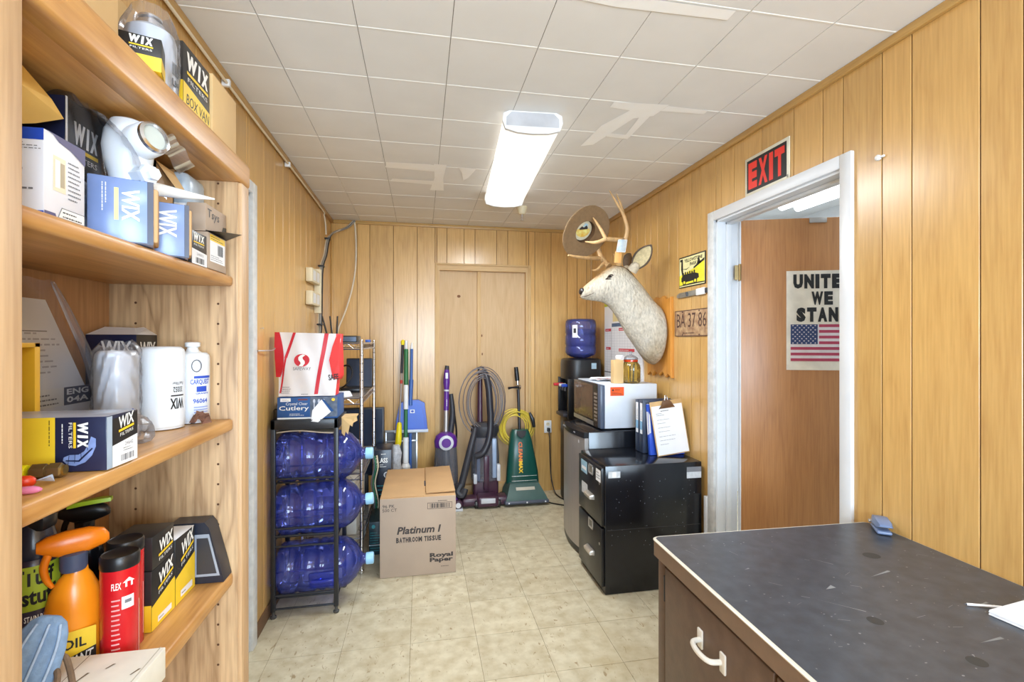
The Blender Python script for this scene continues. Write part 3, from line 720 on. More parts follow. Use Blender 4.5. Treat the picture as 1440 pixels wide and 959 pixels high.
b.tube([(-.03, 0, 0), (-.022, 0, 0), (-.012, 0, 0), (.004, 0, 0), (.010, 0, 0)], [.004, .008, .009, .008, .003], RO, 12, 3)
b.add([(.009, 0, 0), (.026, -.010, .005), (.028, .002, -.004), (.024, .012, .004)], [(0, 1, 2), (0, 2, 3)], mat('foil twist', (190, 205, 235), .2, .3, var=.3, scale=120))
b.solo('wrapped_candy', 'red and orange wrapped candy with a foil twist on the third shelf edge', 'candy', (-.52, .745, Z3))
b = B().at(-.497, .715, Z3 + .0055); b.tube([(-.018, 0, 0), (-.01, 0, 0), (.008, .004, 0), (.016, .004, 0)], [.002, .005, .005, .002], mat('pink wrapper', (226, 130, 170), .3), 10, 2)
b.solo('wrapped_candy', 'small pink wrapped candy nearest the front edge of the third shelf', 'candy', (-.5, .716, Z3))
b = B(); r_ = random.Random(7); rings = []
for k in range(7):
    z = Z3 + .001 + .055 * k / 6; rr = (.03, .036, .034, .036, .03, .022, .008)[k]
    rings.append([(-.548 + rr * math.cos(a * PI / 7) * r_.uniform(.75, 1.15), 1.045 + rr * math.sin(a * PI / 7) * r_.uniform(.75, 1.15), z) for a in range(14)])
b.loft(rings, BAGFILM); b.solo('plastic_bag', 'crumpled clear plastic bag between the long box and the white filter', 'plastic bag', (-.55, 1.045, Z3), angle=10)


def canister(x, y, r, h):
    b = B().at(x, y, Z3 + .001); b.lathe([(r * .90, 0), (r * .97, .001), (r * .97, .005), (r, .006), (r, h - .014), (r * .96, h - .006), (r * .82, h), (r * .4, h + .001)], FILW, 40)
    return b


def curved(b, cx, cy, r, a0, a1, z0, z1, t, m, flip=False, bold=.02):
    """lettering wrapped around a can, read from outside between angles a0 and a1"""
    vs, fs, asp = glyphs(t, bold, 0); out = []
    for u, v in vs:
        if flip: u, v = 1 - u, 1 - v
        a = a0 + (a1 - a0) * u; out.append((cx + r * math.cos(a), cy + r * math.sin(a), z0 + (z1 - z0) * v))
    M0 = b.M; b.M = Matrix.Identity(4); b.add(out, fs, m); b.M = M0


def wrap(b, cx, cy, r, a0, a1, z0, z1, m, n=10):
    M0 = b.M; b.M = Matrix.Identity(4)
    b.sheet(lambda u, v: (cx + r * math.cos(a0 + (a1 - a0) * u), cy + r * math.sin(a0 + (a1 - a0) * u), z0 + (z1 - z0) * v), n, 1, m); b.M = M0


cx, cy = -.578, 1.21; b = canister(cx, cy, .046, .183)
curved(b, cx, cy, .0465, -.75, -.02, Z3 + .046, Z3 + .070, 'WIX', BLACKP, True, .03); wrap(b, cx, cy, .0465, -.72, -.02, Z3 + .074, Z3 + .077, BLACKP)
curved(b, cx, cy, .0465, -.62, -.12, Z3 + .083, Z3 + .095, '33352', BLACKP, True); curved(b, cx, cy, .0465, -.66, -.06, Z3 + .099, Z3 + .106, 'Fuel Filter', GREYP, True)
b.solo('oil_filter', 'white fuel filter canister standing upside down, black lettering', 'oil filter', (cx, cy, Z3), group='white filter canisters on the third shelf', angle=50)
cx, cy = -.606, 1.103; T2 = thing('oil_filter', 'white filter canister wrapped in a crinkled plastic bag', 'oil filter', (cx, cy, Z3), group='white filter canisters on the third shelf')
b = canister(cx, cy, .036, .176); b.build('canister', T2, 50)
b = B(); b.sheet(lambda u, v: (cx + (.0395 + .0022 * math.sin(23 * v + 7 * math.sin(6.28 * u * 2)) - .012 * max(0, v - .9) * 10) * math.cos(2 * PI * u), cy + (.0395 + .0022 * math.sin(19 * v + 6 * math.cos(6.28 * u * 3)) - .012 * max(0, v - .9) * 10) * math.sin(2 * PI * u), Z3 + .002 + .19 * v + .008 * math.sin(11 * u) * v), 44, 20, BAGFILM)
curved(b, cx, cy, .0425, -1.0, -.3, Z3 + .048, Z3 + .062, 'Ct Re-Po', BLUEP); wrap(b, cx, cy, .0425, -.9, -.3, Z3 + .024, Z3 + .028, BLUEP)
b.build('plastic_bag', T2)
cx, cy = -.545, 1.286; b = canister(cx, cy, .036, .168); b.at(cx, cy, Z3 + .167); b.lathe([(.024, 0), (.014, .006), (.011, .014), (.016, .017), (.016, .026), (.012, .028)], WHPL, 20)
wrap(b, cx, cy, .0365, -1.1, .05, Z3 + .108, Z3 + .114, BLUEP); curved(b, cx, cy, .0365, -1.3, -.05, Z3 + .092, Z3 + .106, 'CARQUEST', BLUEP); wrap(b, cx, cy, .0365, -.95, -.3, Z3 + .076, Z3 + .089, BLUEP)
curved(b, cx, cy, .0365, -1.0, -.15, Z3 + .07, Z3 + .074, 'GRANITE', BLUEP); curved(b, cx, cy, .0365, -1.15, -.25, Z3 + .049, Z3 + .060, '96064', BLUEP)
for k in range(3): wrap(b, cx, cy, .0365, -1.1, -.2, Z3 + .026 + .006 * k, Z3 + .029 + .006 * k, mat('faint blue print', (150, 165, 215), .5))
M0 = b.M; b.M = Matrix.Identity(4)
b.tube([(cx + .0368 * math.cos(a), cy + .0368 * math.sin(a), Z3 + .138 + .014 * q) for a, q in [(-.95 + .27 * math.cos(t), math.sin(t)) for t in [k * PI / 10 for k in range(21)]]], .0016, GREYP, 6); b.M = M0
b.solo('oil_filter', 'white and blue filter canister with a drain neck, numbered 96064', 'oil filter', (cx, cy, Z3), group='white filter canisters on the third shelf', angle=50)
b = B(); r_ = random.Random(3); LEAF = mat('dead leaf', (112, 74, 56), .8, var=.3, scale=60)
for k in range(6):
    a = k * 1.05; c = Vector((-.508 + .012 * math.cos(a), 1.235 + .014 * math.sin(a), Z3 + .012 + .006 * (k % 3))); u = Vector((r_.uniform(-1, 1), r_.uniform(-1, 1), r_.uniform(-.3, 1))).normalized() * .016; w = u.orthogonal().normalized() * .012
    b.add([c - u, c + w, c + u, c - w, c + u.cross(w) * 26], [(0, 1, 4), (1, 2, 4), (2, 3, 4), (3, 0, 4)], LEAF)
b.solo('dried_leaf', 'curled brown dried leaf beside the canister numbered 96064', 'leaf', (-.51, 1.235, Z3), angle=10)
x0, y0, x1, y1, h = -.744, 1.24, -.642, 1.328, 1.412
b = B(); b.box(x0, y0, Z3 + .001, x1, y1, h, CARTONB, .001, fm={'-y': NAVY})
F = b.face(x0, y0, Z3, x1, y1, h, '-y'); b.txt(F, 'WIX', .3, .78, .92, .93, WHITE, bold=.03); F = b.face(x0, y0, Z3, x1, y1, h, '+x'); b.txt(F, 'WIX', .15, .76, .9, .92, WHITE, bold=.03)
b.add([(x0, y0, h), (x1, y0, h), (x1 - .004, y0 + .05, h + .016), (x0 + .01, y0 + .05, h + .019)], [(0, 1, 2, 3)], PAPER); b.add([(x1, y0, h), (x1, y1, h), (x1 - .03, y1, h + .02), (x1 - .028, y0 + .045, h + .016)], [(0, 1, 2, 3)], PAPER)
b.solo('filter_box', 'black filter box with open white flaps in the back corner of the third shelf', 'filter box', (-.69, 1.285, Z3), group='filter boxes on the third shelf')
T2 = thing('document_bag', 'clear zip bag holding white paperwork, leaning on the third shelf', 'bag', (-.70, 1.05, Z3))
b = B(); b.add([(-.707, .91, 1.202), (-.707, 1.215, 1.202), (-.707, 1.21, 1.25), (-.707, 1.067, 1.476), (-.707, .892, 1.476)], [(0, 1, 2, 3, 4)], PAPER)
F = Face((-.707, .892, 1.177), (0, .357, 0), (0, 0, .301)); FGP = mat('faint grey print', (188, 186, 196), .7); b.small(F, .1, .48, .60, .80, 9, FGP); b.dec(F, .02, .79, .5, .796, GREYP); b.dec(F, .36, .3, .84, .42, WHITE, .001); b.dec(F, .62, .3, .84, .42, mat('slate print', (86, 88, 108), .6), .0015)
b.txt(F, 'ENG', .64, .368, .82, .408, WHITE, e=.002, bold=.03); b.txt(F, '04A', .64, .315, .82, .355, WHITE, e=.002, bold=.03); b.small(F, .38, .31, .58, .40, 3, GREYP, e=.002); b.build('paperwork', T2)
b = B(); b.sheet(lambda u, v: (-.698 + .006 * math.sin(9 * v + 4 * u), .91 + (.155 + .16 * (1 - v) ** .9) * u, 1.203 + .31 * v + .002 * math.sin(20 * u)), 24, 24, FILM)
b.tube([(-.69, 1.215, 1.23), (-.688, 1.19, 1.28), (-.69, 1.16, 1.36), (-.694, 1.105, 1.456), (-.694, 1.065, 1.51)], [.006, .012, .010, .007, .003], BAGFILM, 8, 4); b.build('plastic_sleeve', T2)
b = B(); YP = mat('yellow plastic', (222, 172, 40), .4, var=.05)
for q in ((-.70, .909, Z3 + .001, -.642, .958, Z3 + .008), (-.70, .946, Z3 + .001, -.642, .958, 1.394), (-.70, .909, 1.386, -.642, .958, 1.394), (-.70, .909, Z3 + .001, -.69, .958, 1.394)): b.box(*q, YP, .001)
b.solo('organizer_tray', 'yellow plastic organizer tray standing on end in front of the paperwork', 'tray', (-.67, .93, Z3))

# fourth shelf
cx, cy = -.664, .975
T2 = thing('spray_can', 'dark cleaner can with a lime green label behind the blue work glove', 'spray can', (cx, cy, Z4))
b = B().at(cx, cy, Z4 + .001); b.lathe([(.030, 0), (.034, .004), (.034, .205), (.030, .214)], mat('dark purple can', (52, 44, 66), .3), 32)
GRN = mat('lime label', (166, 190, 52), .4, var=.04)
wrap(b, cx, cy, .0344, -1.9, 1.2, Z4 + .130, Z4 + .205, GRN, 20); wrap(b, cx, cy, .0344, -1.9, 1.2, Z4 + .0, Z4 + .10, GRN, 20)
curved(b, cx, cy, .0348, -1.35, -.15, Z4 + .172, Z4 + .200, 'Tuff', BLACKP, bold=.03); curved(b, cx, cy, .0348, -1.4, -.05, Z4 + .140, Z4 + .168, 'stuff', BLACKP, bold=.03); curved(b, cx, cy, .0348, -1.3, .1, Z4 + .112, Z4 + .122, 'STAIN REMOVER', WHITE)
b.build('can_body', T2)
b = B().at(cx, cy, Z4 + .214); b.lathe([(.031, 0), (.033, .003), (.033, .02), (.026, .05), (.02, .065)], mat('dark navy plastic', (38, 42, 62), .25), 24); b.box(-.02, -.022, .045, .03, .016, .072, BLKPL, .008); b.build('spray_cap', T2)


def trigger_bottle(name, label, cx, cy, rz, H, body, col, head, head2, lab=None, sc=1.0):
    T = thing(name, label, 'spray bottle', (cx, cy, Z4), rz); M = ROOT[T.name] @ Matrix.Diagonal((sc * .90, sc * .90, sc, 1))
    b = B(M @ Matrix.Translation((0, 0, .001)))
    prof = [(.92, 0), (1, .008), (1, .06), (.98, .10), (.82, .135), (.56, .155), (.40, .163), (.36, .172)]
    rings = [[(.040 * r * math.cos(a) + .006 * (1 - r), .027 * max(r, .55 if r > .4 else r) * math.sin(a), z * H / .172) for a in [k * 2 * PI / 32 for k in range(32)]] for r, z in prof]
    b.loft(rings, body)
    if lab: lab(b, M)
    b.build('bottle', T, 50)
    b = B(M @ Matrix.Translation((0, 0, H)))
    b.lathe([(.017, -.004), (.0185, 0), (.0185, .022), (.014, .024)], col, 24); b.build('collar', T)
    b = B(M @ Matrix.Translation((0, 0, H + .022)))
    rings = []
    for x, zl, zh, w in ((-.046, .010, .026, .008), (-.034, .004, .032, .011), (-.01, -.006, .036, .0125), (.02, -.002, .036, .0125), (.040, .004, .03, .011), (.047, .008, .02, .006)):
        rings.append([(x, w * math.cos(a), (zl + zh) / 2 + (zh - zl) / 2 * math.sin(a)) for a in [k * 2 * PI / 14 for k in range(14)]])
    b.loft(rings, head); b.tube([(-.03, 0, .008), (-.037, 0, -.012), (-.034, 0, -.032), (-.026, 0, -.046)], [.006, .006, .005, .003], head2 or head, 10, 3)
    b.build('trigger_head', T, 60)
    return T, M


OR = mat('orange plastic', (245, 134, 22), .3, var=.03); ORB = mat('amber orange bottle', (248, 150, 28), .25, var=.03)


def lab_or(b, M):
    F = Face((-.034, -.0273, .008), (.062, 0, 0), (0, 0, .075), (0, -1, 0)); M0 = b.M; b.M = M @ Matrix.Translation((0, 0, .001))
    b.dec(F, 0, .0, 1, .9, YEL2, .0012); b.poly(F, [(0, .08), (1, .22), (1, .5), (0, .30)], BLACKP, .0016); G = Face(F.p(.1, .14), F.ux * .85 + F.uy * .12, F.uy, F.n); b.txt(G, 'INSTANT', .0, .0, 1, .2, WHITE, e=.002, bold=.02, shear=.2); b.txt(F, 'OIL', .3, .55, .8, .75, BLACKP, e=.002, bold=.02); b.M = M0


trigger_bottle('spray_bottle', 'orange trigger spray bottle with an orange head', -.603, .975, .57, .165, ORB, mat('grey blue collar', (74, 84, 112), .4), OR, OR, lab_or, 1.14)
T2, M = trigger_bottle('spray_bottle', 'black trigger spray bottle with a lime green top, at the back', -.70, 1.165, .30, .185, mat('smoke black bottle', (30, 31, 36), .2), BLKPL, BLKPL, BLKPL)
b = B(M @ Matrix.Translation((0, 0, .185 + .022))); b.loft([[(x, -w, z), (x, w, z), (x, w * .8, z + .008), (x, -w * .8, z + .008)] for x, w, z in ((-.03, .011, .030), (.0, .0135, .034), (.03, .0135, .036), (.05, .010, .036))], mat('lime plastic', (172, 210, 50), .35)); b.build('top_plate', T2)
REDC = mat('red canister', (206, 28, 36), .22, var=.03)


def wipes(cx, cy, label, first):
    T = thing('wipes_canister', label, 'canister', (cx, cy, Z4), 0, 'red wipes canisters on the fourth shelf')
    b = B().at(cx, cy, Z4 + .001); b.lathe([(.026, 0), (.0285, .003), (.0285, .182)], REDC, 36)
    curved(b, cx, cy, .0289, -1.5, -1.02, Z4 + .150, Z4 + .162, 'FLEX', WHITE, bold=.02)
    for k in range(14): wrap(b, cx, cy, .0289, -1.5, -1.05 - .02 * (k * 7 % 5), Z4 + .02 + .0085 * k, Z4 + .0225 + .0085 * k, mat('faint white print', (236, 170, 172), .5))
    M0 = b.M; b.M = Matrix.Identity(4)
    def cp(a, z): return (cx + .0289 * math.cos(a), cy + .0289 * math.sin(a), Z4 + z)
    b.add([cp(-.95, .160), cp(-.62, .168), cp(-.30, .160), cp(-.42, .160), cp(-.42, .152), cp(-.82, .152), cp(-.82, .160)], [(0, 1, 6), (1, 2, 3), (1, 3, 6), (6, 3, 4, 5)], WHITE); b.M = M0
    wrap(b, cx, cy, .0289, -1.0, -.35, Z4 + .114, Z4 + .136, PAPER); wrap(b, cx, cy, .0293, -.85, -.5, Z4 + .124, Z4 + .130, GREYP); wrap(b, cx, cy, .0289, .05, .12, Z4 + .02, Z4 + .12, mat('faint white print', (236, 170, 172), .5))
    b.build('canister_body', T, 60)
    b = B().at(cx, cy, Z4 + .183); b.lathe([(.0287, 0), (.0292, .002), (.0292, .020), (.027, .023), (.025, .021), (.004, .019)], BLKPL, 36); b.build('lid', T, 50)
    return T


wipes(-.533, .979, 'red canister with a black lid, the one in front', 1); wipes(-.560, 1.046, 'red canister with a black lid, half hidden behind the other', 0)


def shelfbox(y0, y1, z0, z1, label, yellow, top):
    x0, x1 = -.61, -.533; b = B(); b.box(x0, y0, z0, x1, y1, z1, CARTONB, .001, fm={'+z': top})
    F = b.face(x0, y0, z0, x1, y1, z1, '+x')
    if yellow:
        b.poly(F, [(0, 0), (1, 0), (1, .58), (0, .40)], YEL2); b.dec(F, .25, .06, .85, .16, PAPER, .0008); b.small(F, .3, .08, .6, .14, 1, GREYP, e=.001)
        F2 = b.face(x0, y0, z0, x1, y1, z1, '-y'); b.dec(F2, 0, 0, 1, .44, YEL2)
        G = Face(F.p(.2, .50), F.ux * .72 + F.uy * .16, F.uy * .36, F.n)
    else: G = Face(F.p(.2, .12), F.ux * .72 + F.uy * .12, F.uy * .62, F.n)
    b.txt(G, 'WIX', .12, .40, 1, 1, WHITE, bold=.03, e=.001); b.dec(G, .08, .24, 1, .36, YELLOW, .0011); b.txt(G, 'FILTERS', .12, 0, .95, .15, WHITE, e=.001)
    b.solo('filter_box', label, 'filter box', ((x0 + x1) / 2, (y0 + y1) / 2, z0), group='filter boxes on the fourth shelf')


shelfbox(1.081, 1.172, Z4 + .001, .932, 'yellow and black filter box standing beside the red canisters', True, CARTONB)
shelfbox(1.176, 1.268, Z4 + .001, .957, 'yellow and black filter box with a white top, next to the black holder', True, PAPER)
shelfbox(1.084, 1.170, .933, 1.0, 'small black filter box stacked on the yellow and black one', False, CARTONB)
b = B(); DN = mat('dark navy black plastic', (38, 42, 54), .3)
b.M = Matrix.Translation((0, 1.275, 0)) @ Matrix.Rotation(PI / 2, 4, 'X') @ Matrix.Scale(-1, 4, (0, 0, 1))
out = [(-.625, Z4 + .001), (-.472, Z4 + .001), (-.478, Z4 + .03), (-.505, .945), (-.515, .958), (-.59, .958), (-.60, .948)]; inn = [(-.60, Z4 + .012), (-.492, Z4 + .012), (-.52, .935), (-.585, .935)]
b.loft([[(x, y, 0) for x, y in out], [(x, y, .05) for x, y in out]], DN, True)
b.M = Matrix.Identity(4); F = Face((-.64, 1.2746, Z4), (.17, 0, 0), (0, 0, .15), (0, -1, 0))
b.poly(F, [(.60, .12), (.94, .12), (.80, .80), (.60, .80)], mat('grey recess', (150, 158, 172), .4)); b.poly(F, [(.64, .16), (.90, .16), (.785, .74), (.64, .74)], DKPL, .001)
b.dec(F, .28, .42, .5, .47, YELLOW); b.dec(F, .28, .56, .46, .61, YELLOW); b.small(F, .26, .2, .5, .36, 3, GREYP)
b.solo('charger_holder', 'black trapezoid plastic holder with a hollow side, at the end of the fourth shelf', 'holder', (-.55, 1.3, Z4))
CRW = mat('chipped white paint', (232, 228, 216), .6, var=.06, scale=18)
b = B(); b.box(-.635, .55, Z4 + .001, -.437, .932, .864, CRW, .002); F = b.face(-.635, .55, Z4, -.437, .932, .864, '+z'); r_ = random.Random(5)
CRK = mat('crack', (120, 104, 82), .8)
for u, v, w in ((.30, .62, .5), (.52, .80, .22), (.76, .55, .3), (.9, .82, .12), (.66, .88, .1)): b.poly(F, [(u, v), (u + .012, v), (u + .05, v + w * .3), (u + .03, v + w * .3)], CRK)
b.dec(F, .955, 0, .965, 1, mat('paint seam', (196, 188, 170), .7)); b.dec(F, .42, 0, .426, 1, CRK)
b.solo('wooden_tray', 'white painted wooden tray jutting out over the fourth shelf edge', 'tray', (-.53, .74, Z4))
GLV = mat('blue grey cloth', (126, 152, 184), .9, var=.12, scale=90, bump=.5); GLV2 = mat('pale blue seam', (168, 188, 214), .9, var=.1, scale=90)
b = B(); b.M = Matrix.Translation((-.585, .822, .868)) @ Matrix.Rotation(.45, 4, 'Z') @ Matrix.Rotation(-.25, 4, 'X') @ Matrix.Rotation(.34, 4, 'Y') @ Matrix.Scale(.86, 4)
rings = []
for z, w, t in ((0, .034, .014), (.02, .04, .018), (.05, .043, .020), (.08, .040, .018), (.105, .034, .015), (.122, .026, .012), (.131, .014, .007)):
    rings.append([(w * math.cos(a), t * math.sin(a) * (1 + .18 * math.cos(6 * a)), z) for a in [k * 2 * PI / 28 for k in range(28)]])
b.loft(rings, GLV)
for x in (-.02, .004, .026): b.tube([(x * 1.05, -.0185, .01), (x * 1.1, -.0215, .05), (x, -.0185, .09), (x * .7, -.013, .12)], .0022, GLV2, 8, 4)
b.solo('work_glove', 'blue grey cloth glove leaning on the dark spray can', 'glove', (-.60, .87, .864), angle=60)
b = B(); COR = mat('brown cord', (112, 88, 66), .8, var=.2, scale=80)
b.tube([(-.60, .80, .87), (-.588, .825, .90), (-.565, .85, .935), (-.55, .862, .95)], .0045, COR, 8, 5)
b.tube([(-.60, .84, .869), (-.575, .86, .90), (-.55, .865, .905), (-.535, .855, .893), (-.52, .84, .869)], .0042, COR, 8, 5); b.tube([(-.585, .815, .869), (-.565, .84, .893), (-.547, .845, .896), (-.535, .83, .886), (-.525, .80, .869)], .0042, COR, 8, 5)
b.tube([(-.56, .79, .869), (-.545, .82, .877), (-.545, .80, .869)], .004, COR, 8, 5)
b.solo('bungee_cord', 'tangle of brown cord lying on the white wooden tray', 'cord', (-.56, .83, .864))
b = B().at(-.605, .80, .8655); b.lathe([(.03, 0), (.032, .002), (.032, .016), (.028, .018), (.004, .0185)], mat('mint green plastic', (120, 214, 160), .4), 28)
b.solo('jar_lid', 'mint green plastic lid on the white wooden tray', 'lid', (-.605, .80, .864))

# ------------------------------------------------------------------ left back corner: jug rack, wire shelving, carton
T = thing('jug_rack', 'black metal rack holding the three blue water jugs by the left wall', 'rack', (-.58, 2.72, 0))
RX0, RX1, RY0, RY1, RZ = -.742, -.418, 2.58, 2.865, 1.0
for x in (RX0, RX1 - .022):
    for y in (RY0, RY1 - .022):
        b = B(); b.box(x, y, .035, x + .022, y + .022, RZ - .001, BLACKM, .003); b.build('post', T)
        b = B().at(x + .011, y + .011, 0); b.lathe([(.012, .001), (.015, .006), (.015, .012), (.008, .016), (.008, .036)], mat('grey rubber', (70, 68, 66), .6), 14); b.build('foot', T)
b = B()
for q in ((RX0, RY0, RX1, RY0 + .022), (RX0, RY1 - .022, RX1, RY1), (RX0, RY0, RX0 + .022, RY1), (RX1 - .022, RY0, RX1, RY1)): b.box(q[0], q[1], RZ - .05, q[2], q[3], RZ, BLACKM, .003)
b.box(RX0 + .02, RY0 + .02, RZ - .012, RX1 - .02, RY1 - .02, RZ - .002, BLACKM)
b.build('top_frame', T)
for z in (.70, .449, .412, .359, .112, .045):
    for y in (RY0 + .011, RY1 - .011): b = B(); b.tube([(RX0 + .01, y, z), (RX1 - .01, y, z)], .0055, BLACKM, 8); b.build('rail', T)
for c in (.785, .505, .192):
    b = B()
    for y in (2.655, 2.795): b.tube([(RX0 + .01, y, c - .121), (RX1 - .01, y, c - .121)], .005, BLACKM, 8)
    for x in (RX0 + .011, RX1 - .011): b.tube([(x, RY0 + .011, c - .121), (x, RY1 - .011, c - .121)], .005, BLACKM, 8)
    b.build('cradle', T)
JUG = glassmat('blue jug plastic', (190, 199, 251), .20, .05, .9, (76, 98, 232))
CAPB = mat('pale blue cap', (150, 202, 238), .4, var=.03)
JH = glassmat('blue jug handle', (150, 162, 242), .30, .15, .8, (70, 90, 215))


def jug_parts(T, handle=True):
    b = B(); b.lathe([(.03, .012), (.09, .004), (.118, .006), (.129, .02), (.132, .04), (.132, .085), (.125, .092), (.125, .104), (.132, .112), (.132, .185), (.125, .193), (.125, .205), (.132, .213), (.132, .232), (.125, .24), (.127, .25), (.132, .262), (.132, .30), (.126, .335), (.11, .365), (.082, .392), (.05, .41), (.033, .42), (.0275, .43), (.0275, .462)], JUG, 40)
    b.build('jug_body', T, 60)
    b = B(); b.lathe([(.0285, .44), (.031, .442), (.031, .475), (.028, .48)], CAPB, 28); b.build('cap', T)
    if handle:
        b = B(); b.box(-.045, -.137, .17, .045, -.118, .30, JH, .012, seg=3); b.tube([(.0, -.128, .18), (.0, -.14, .2), (0, -.14, .275), (0, -.128, .295)], .012, JH, 12, 4); b.build('grip', T)


j = thing('water_jug', 'blue water jug lying on the top tier of the black rack', 'water jug', (0, 0, 0), 0, 'blue water jugs on the black rack')
jug_parts(j, False); j.location = (-.738, 2.722, .785); j.rotation_euler = (0, PI / 2, 0)
j2 = thing('water_jug', 'blue water jug lying on the middle tier, its neck tipped upward', 'water jug', (0, 0, 0), 0, 'blue water jugs on the black rack')
jug_parts(j2); j2.location = (-.735, 2.722, .497); j2.rotation_euler = (0, PI / 2 - .085, 0); j2.rotation_euler.rotate_axis('Z', .9)
j3 = dup(j2, (-.735, 2.722, .196), 0, 'blue water jug lying on the bottom tier of the black rack'); j3.rotation_euler = (0, PI / 2 - .03, 0); j3.rotation_euler.rotate_axis('Z', .25)
b = B(); b.sheet(lambda u, v: (-.72 + .285 * u, 2.606 + .235 * v, .935 + .008 * math.sin(5 * u) * (1 - v)), 14, 4, mat('flattened cardboard', (186, 170, 150), .8), .006)
b.solo('cardboard_sheet', 'flattened grey cardboard tucked under the rack top above the jug', 'cardboard', (-.58, 2.72, .92))
b = B(); r_ = random.Random(2)
pts = [(-.405, 1.0), (-.33, 1.012), (-.325, .985), (-.345, .975), (-.35, .955), (-.362, .965), (-.372, .915), (-.384, .93), (-.39, .905), (-.405, .92)]
b.loft([[(x, 2.60 + .01 * k + .012 * math.sin(40 * x), z) for x, z in pts] for k in (0, .3)], CARDL); b.box(-.405, 2.602, .998, -.335, 2.72, 1.004, CARDL)
b.solo('paper_scrap', 'torn brown paper hanging off the rack beside the cutlery box', 'paper', (-.38, 2.61, .9), angle=15)
x0, y0, z0, x1, y1, h = -.715, 2.60, 1.001, -.425, 2.81, 1.112
T = thing('cutlery_box', 'blue cutlery box with a torn end on the black rack', 'box', (-.57, 2.7, 1.0))
CB = mat('cutlery blue', (42, 88, 150), .35, var=.04)
b = B(); b.box(x0, y0, z0, x1, y1, h, CB, .001)
F = b.face(x0, y0, z0, x1, y1, h, '-y'); b.dec(F, 0, 0, .62, .07, WHITE); b.dec(F, .54, .07, 1, 1, mat('photo grey', (92, 104, 124), .35, var=.3, scale=40))
b.txt(F, 'Crystal Clear', .14, .60, .50, .76, WHITE); b.txt(F, 'Cutlery', .03, .34, .52, .60, WHITE, bold=.01); b.small(F, .2, .14, .46, .27, 2, WHITE); b.dec(F, .05, .80, .22, .96, PAPER); b.small(F, .08, .84, .2, .92, 2, GREYP, e=.0006); b.dec(F, .34, .85, .5, .92, mat('maroon print', (120, 60, 70), .5))
SILV = mat('clear cutlery print', (205, 212, 226), .3)
for k, x in enumerate((.60, .68, .76)):
    b.dec(F, x, .28, x + .018, .75, SILV, .0008); b.disc(F, x + .009, .80, .02, .10, SILV, .0008)
b.disc(F, .93, .86, .03, .07, YELLOW, .001)
b.build('carton', T)
b = B(); b.add([(-.545, 2.588, 1.045), (-.50, 2.585, 1.10), (-.455, 2.59, 1.035), (-.515, 2.578, .985), (-.55, 2.58, .99)], [(0, 1, 2, 3, 4)], PAPER); b.add([(-.50, 2.5855, 1.10), (-.488, 2.583, 1.10), (-.44, 2.586, 1.04), (-.455, 2.5885, 1.035)], [(0, 1, 2, 3)], CB)
b.build('torn_flap', T)
# grocery bag
T = thing('shopping_bag', 'white grocery bag with red stripes and logo standing on the cutlery box', 'bag', (-.57, 2.7, 1.113))
BW = mat('white woven bag', (232, 228, 230), .55, var=.03, scale=8, bump=.3); BR = mat('red bag trim', (206, 34, 52), .5, var=.06); BRT = mat('coral bag gusset', (232, 62, 62), .55, var=.06)


def bagp(u, v):
    xl, xr = -.712 - .012 * v, -.437 + .028 * v
    return Vector((xl + (xr - xl) * u, 2.612 - .012 * math.sin(PI * u) + .006 * math.sin(7 * v + 4 * u) + .003 * math.sin(19 * u + 6 * v) + .02 * v, 1.116 + (.328 - .008 * u) * v))


def bagq(pts, m, e):
    vs = [bagp(u, v) + Vector((0, -e, 0)) for u, v in pts]; b.add(vs, [tuple(range(len(pts)))], m)


def bagstrip(ua, va, ub, vb, wd, m, e=.003, n=12):
    vs = []
    for k in range(n + 1):
        t = k / n; u, v = ua + (ub - ua) * t, va + (vb - va) * t; vs += [bagp(u - wd / 2, v) + Vector((0, -e, 0)), bagp(u + wd / 2, v) + Vector((0, -e, 0))]
    b.add(vs, [(2 * k, 2 * k + 1, 2 * k + 3, 2 * k + 2) for k in range(n)], m)


b = B(); b.sheet(bagp, 24, 24, BW); b.sheet(lambda u, v: bagp(1 - u, v) + Vector((0, .11 - .05 * v, 0)), 24, 24, BW)
b.sheet(lambda u, v: bagp(0, v) + Vector((0, (.11 - .05 * v) * (1 - u), 0)), 4, 24, BR); b.sheet(lambda u, v: bagp(1, v) + Vector((0, (.11 - .05 * v) * u, 0)), 4, 24, BRT)
b.sheet(lambda u, v: bagp(u, 0) + Vector((0, .11 * v, 0)), 8, 2, BW)
bagstrip(.27, 1, .14, .6, .045, BR); bagstrip(.14, .6, .03, .05, .03, BR); bagstrip(.77, 1, .66, .03, .065, BR)
n = 16; vs = []
for k in range(n + 1):
    v = .30 + .70 * k / n; w = .035 + .075 * math.sin(PI * (k / n) ** .8); vs += [bagp(0, v) + Vector((-.012, -.002, 0)), bagp(w, v) + Vector((0, -.004, 0))]
b.add(vs, [(2 * k, 2 * k + 1, 2 * k + 3, 2 * k + 2) for k in range(n)], BR)
bagq([(.92, 1), (1.0, 1), (1.0, .93), (.93, .8)], BRT, .0035)
n = 28; c = (.40, .565)
bagq([(c[0] + .125 * math.cos(2 * PI * k / n), c[1] + .10 * math.sin(2 * PI * k / n)) for k in range(n)], BR, .0055)
bagq([(c[0] + .105 * q, c[1] + .09 * w) for q, w in ((.15, 1.05), (.55, .95), (.15, .55), (.2, .25), (.5, -.1), (.55, -.5), (.2, -1.05), (-.45, -1.0), (-.1, -.6), (-.15, -.3), (-.45, .05), (-.5, .5), (-.25, .85))], WHITE, .0075)
F = Face(bagp(.26, .41) + Vector((0, -.006, 0)), bagp(.56, .41) - bagp(.26, .41), (0, 0, .016), (0, -1, 0)); b.txt(F, 'SAFEWAY', 0, 0, 1, 1, GREYP)
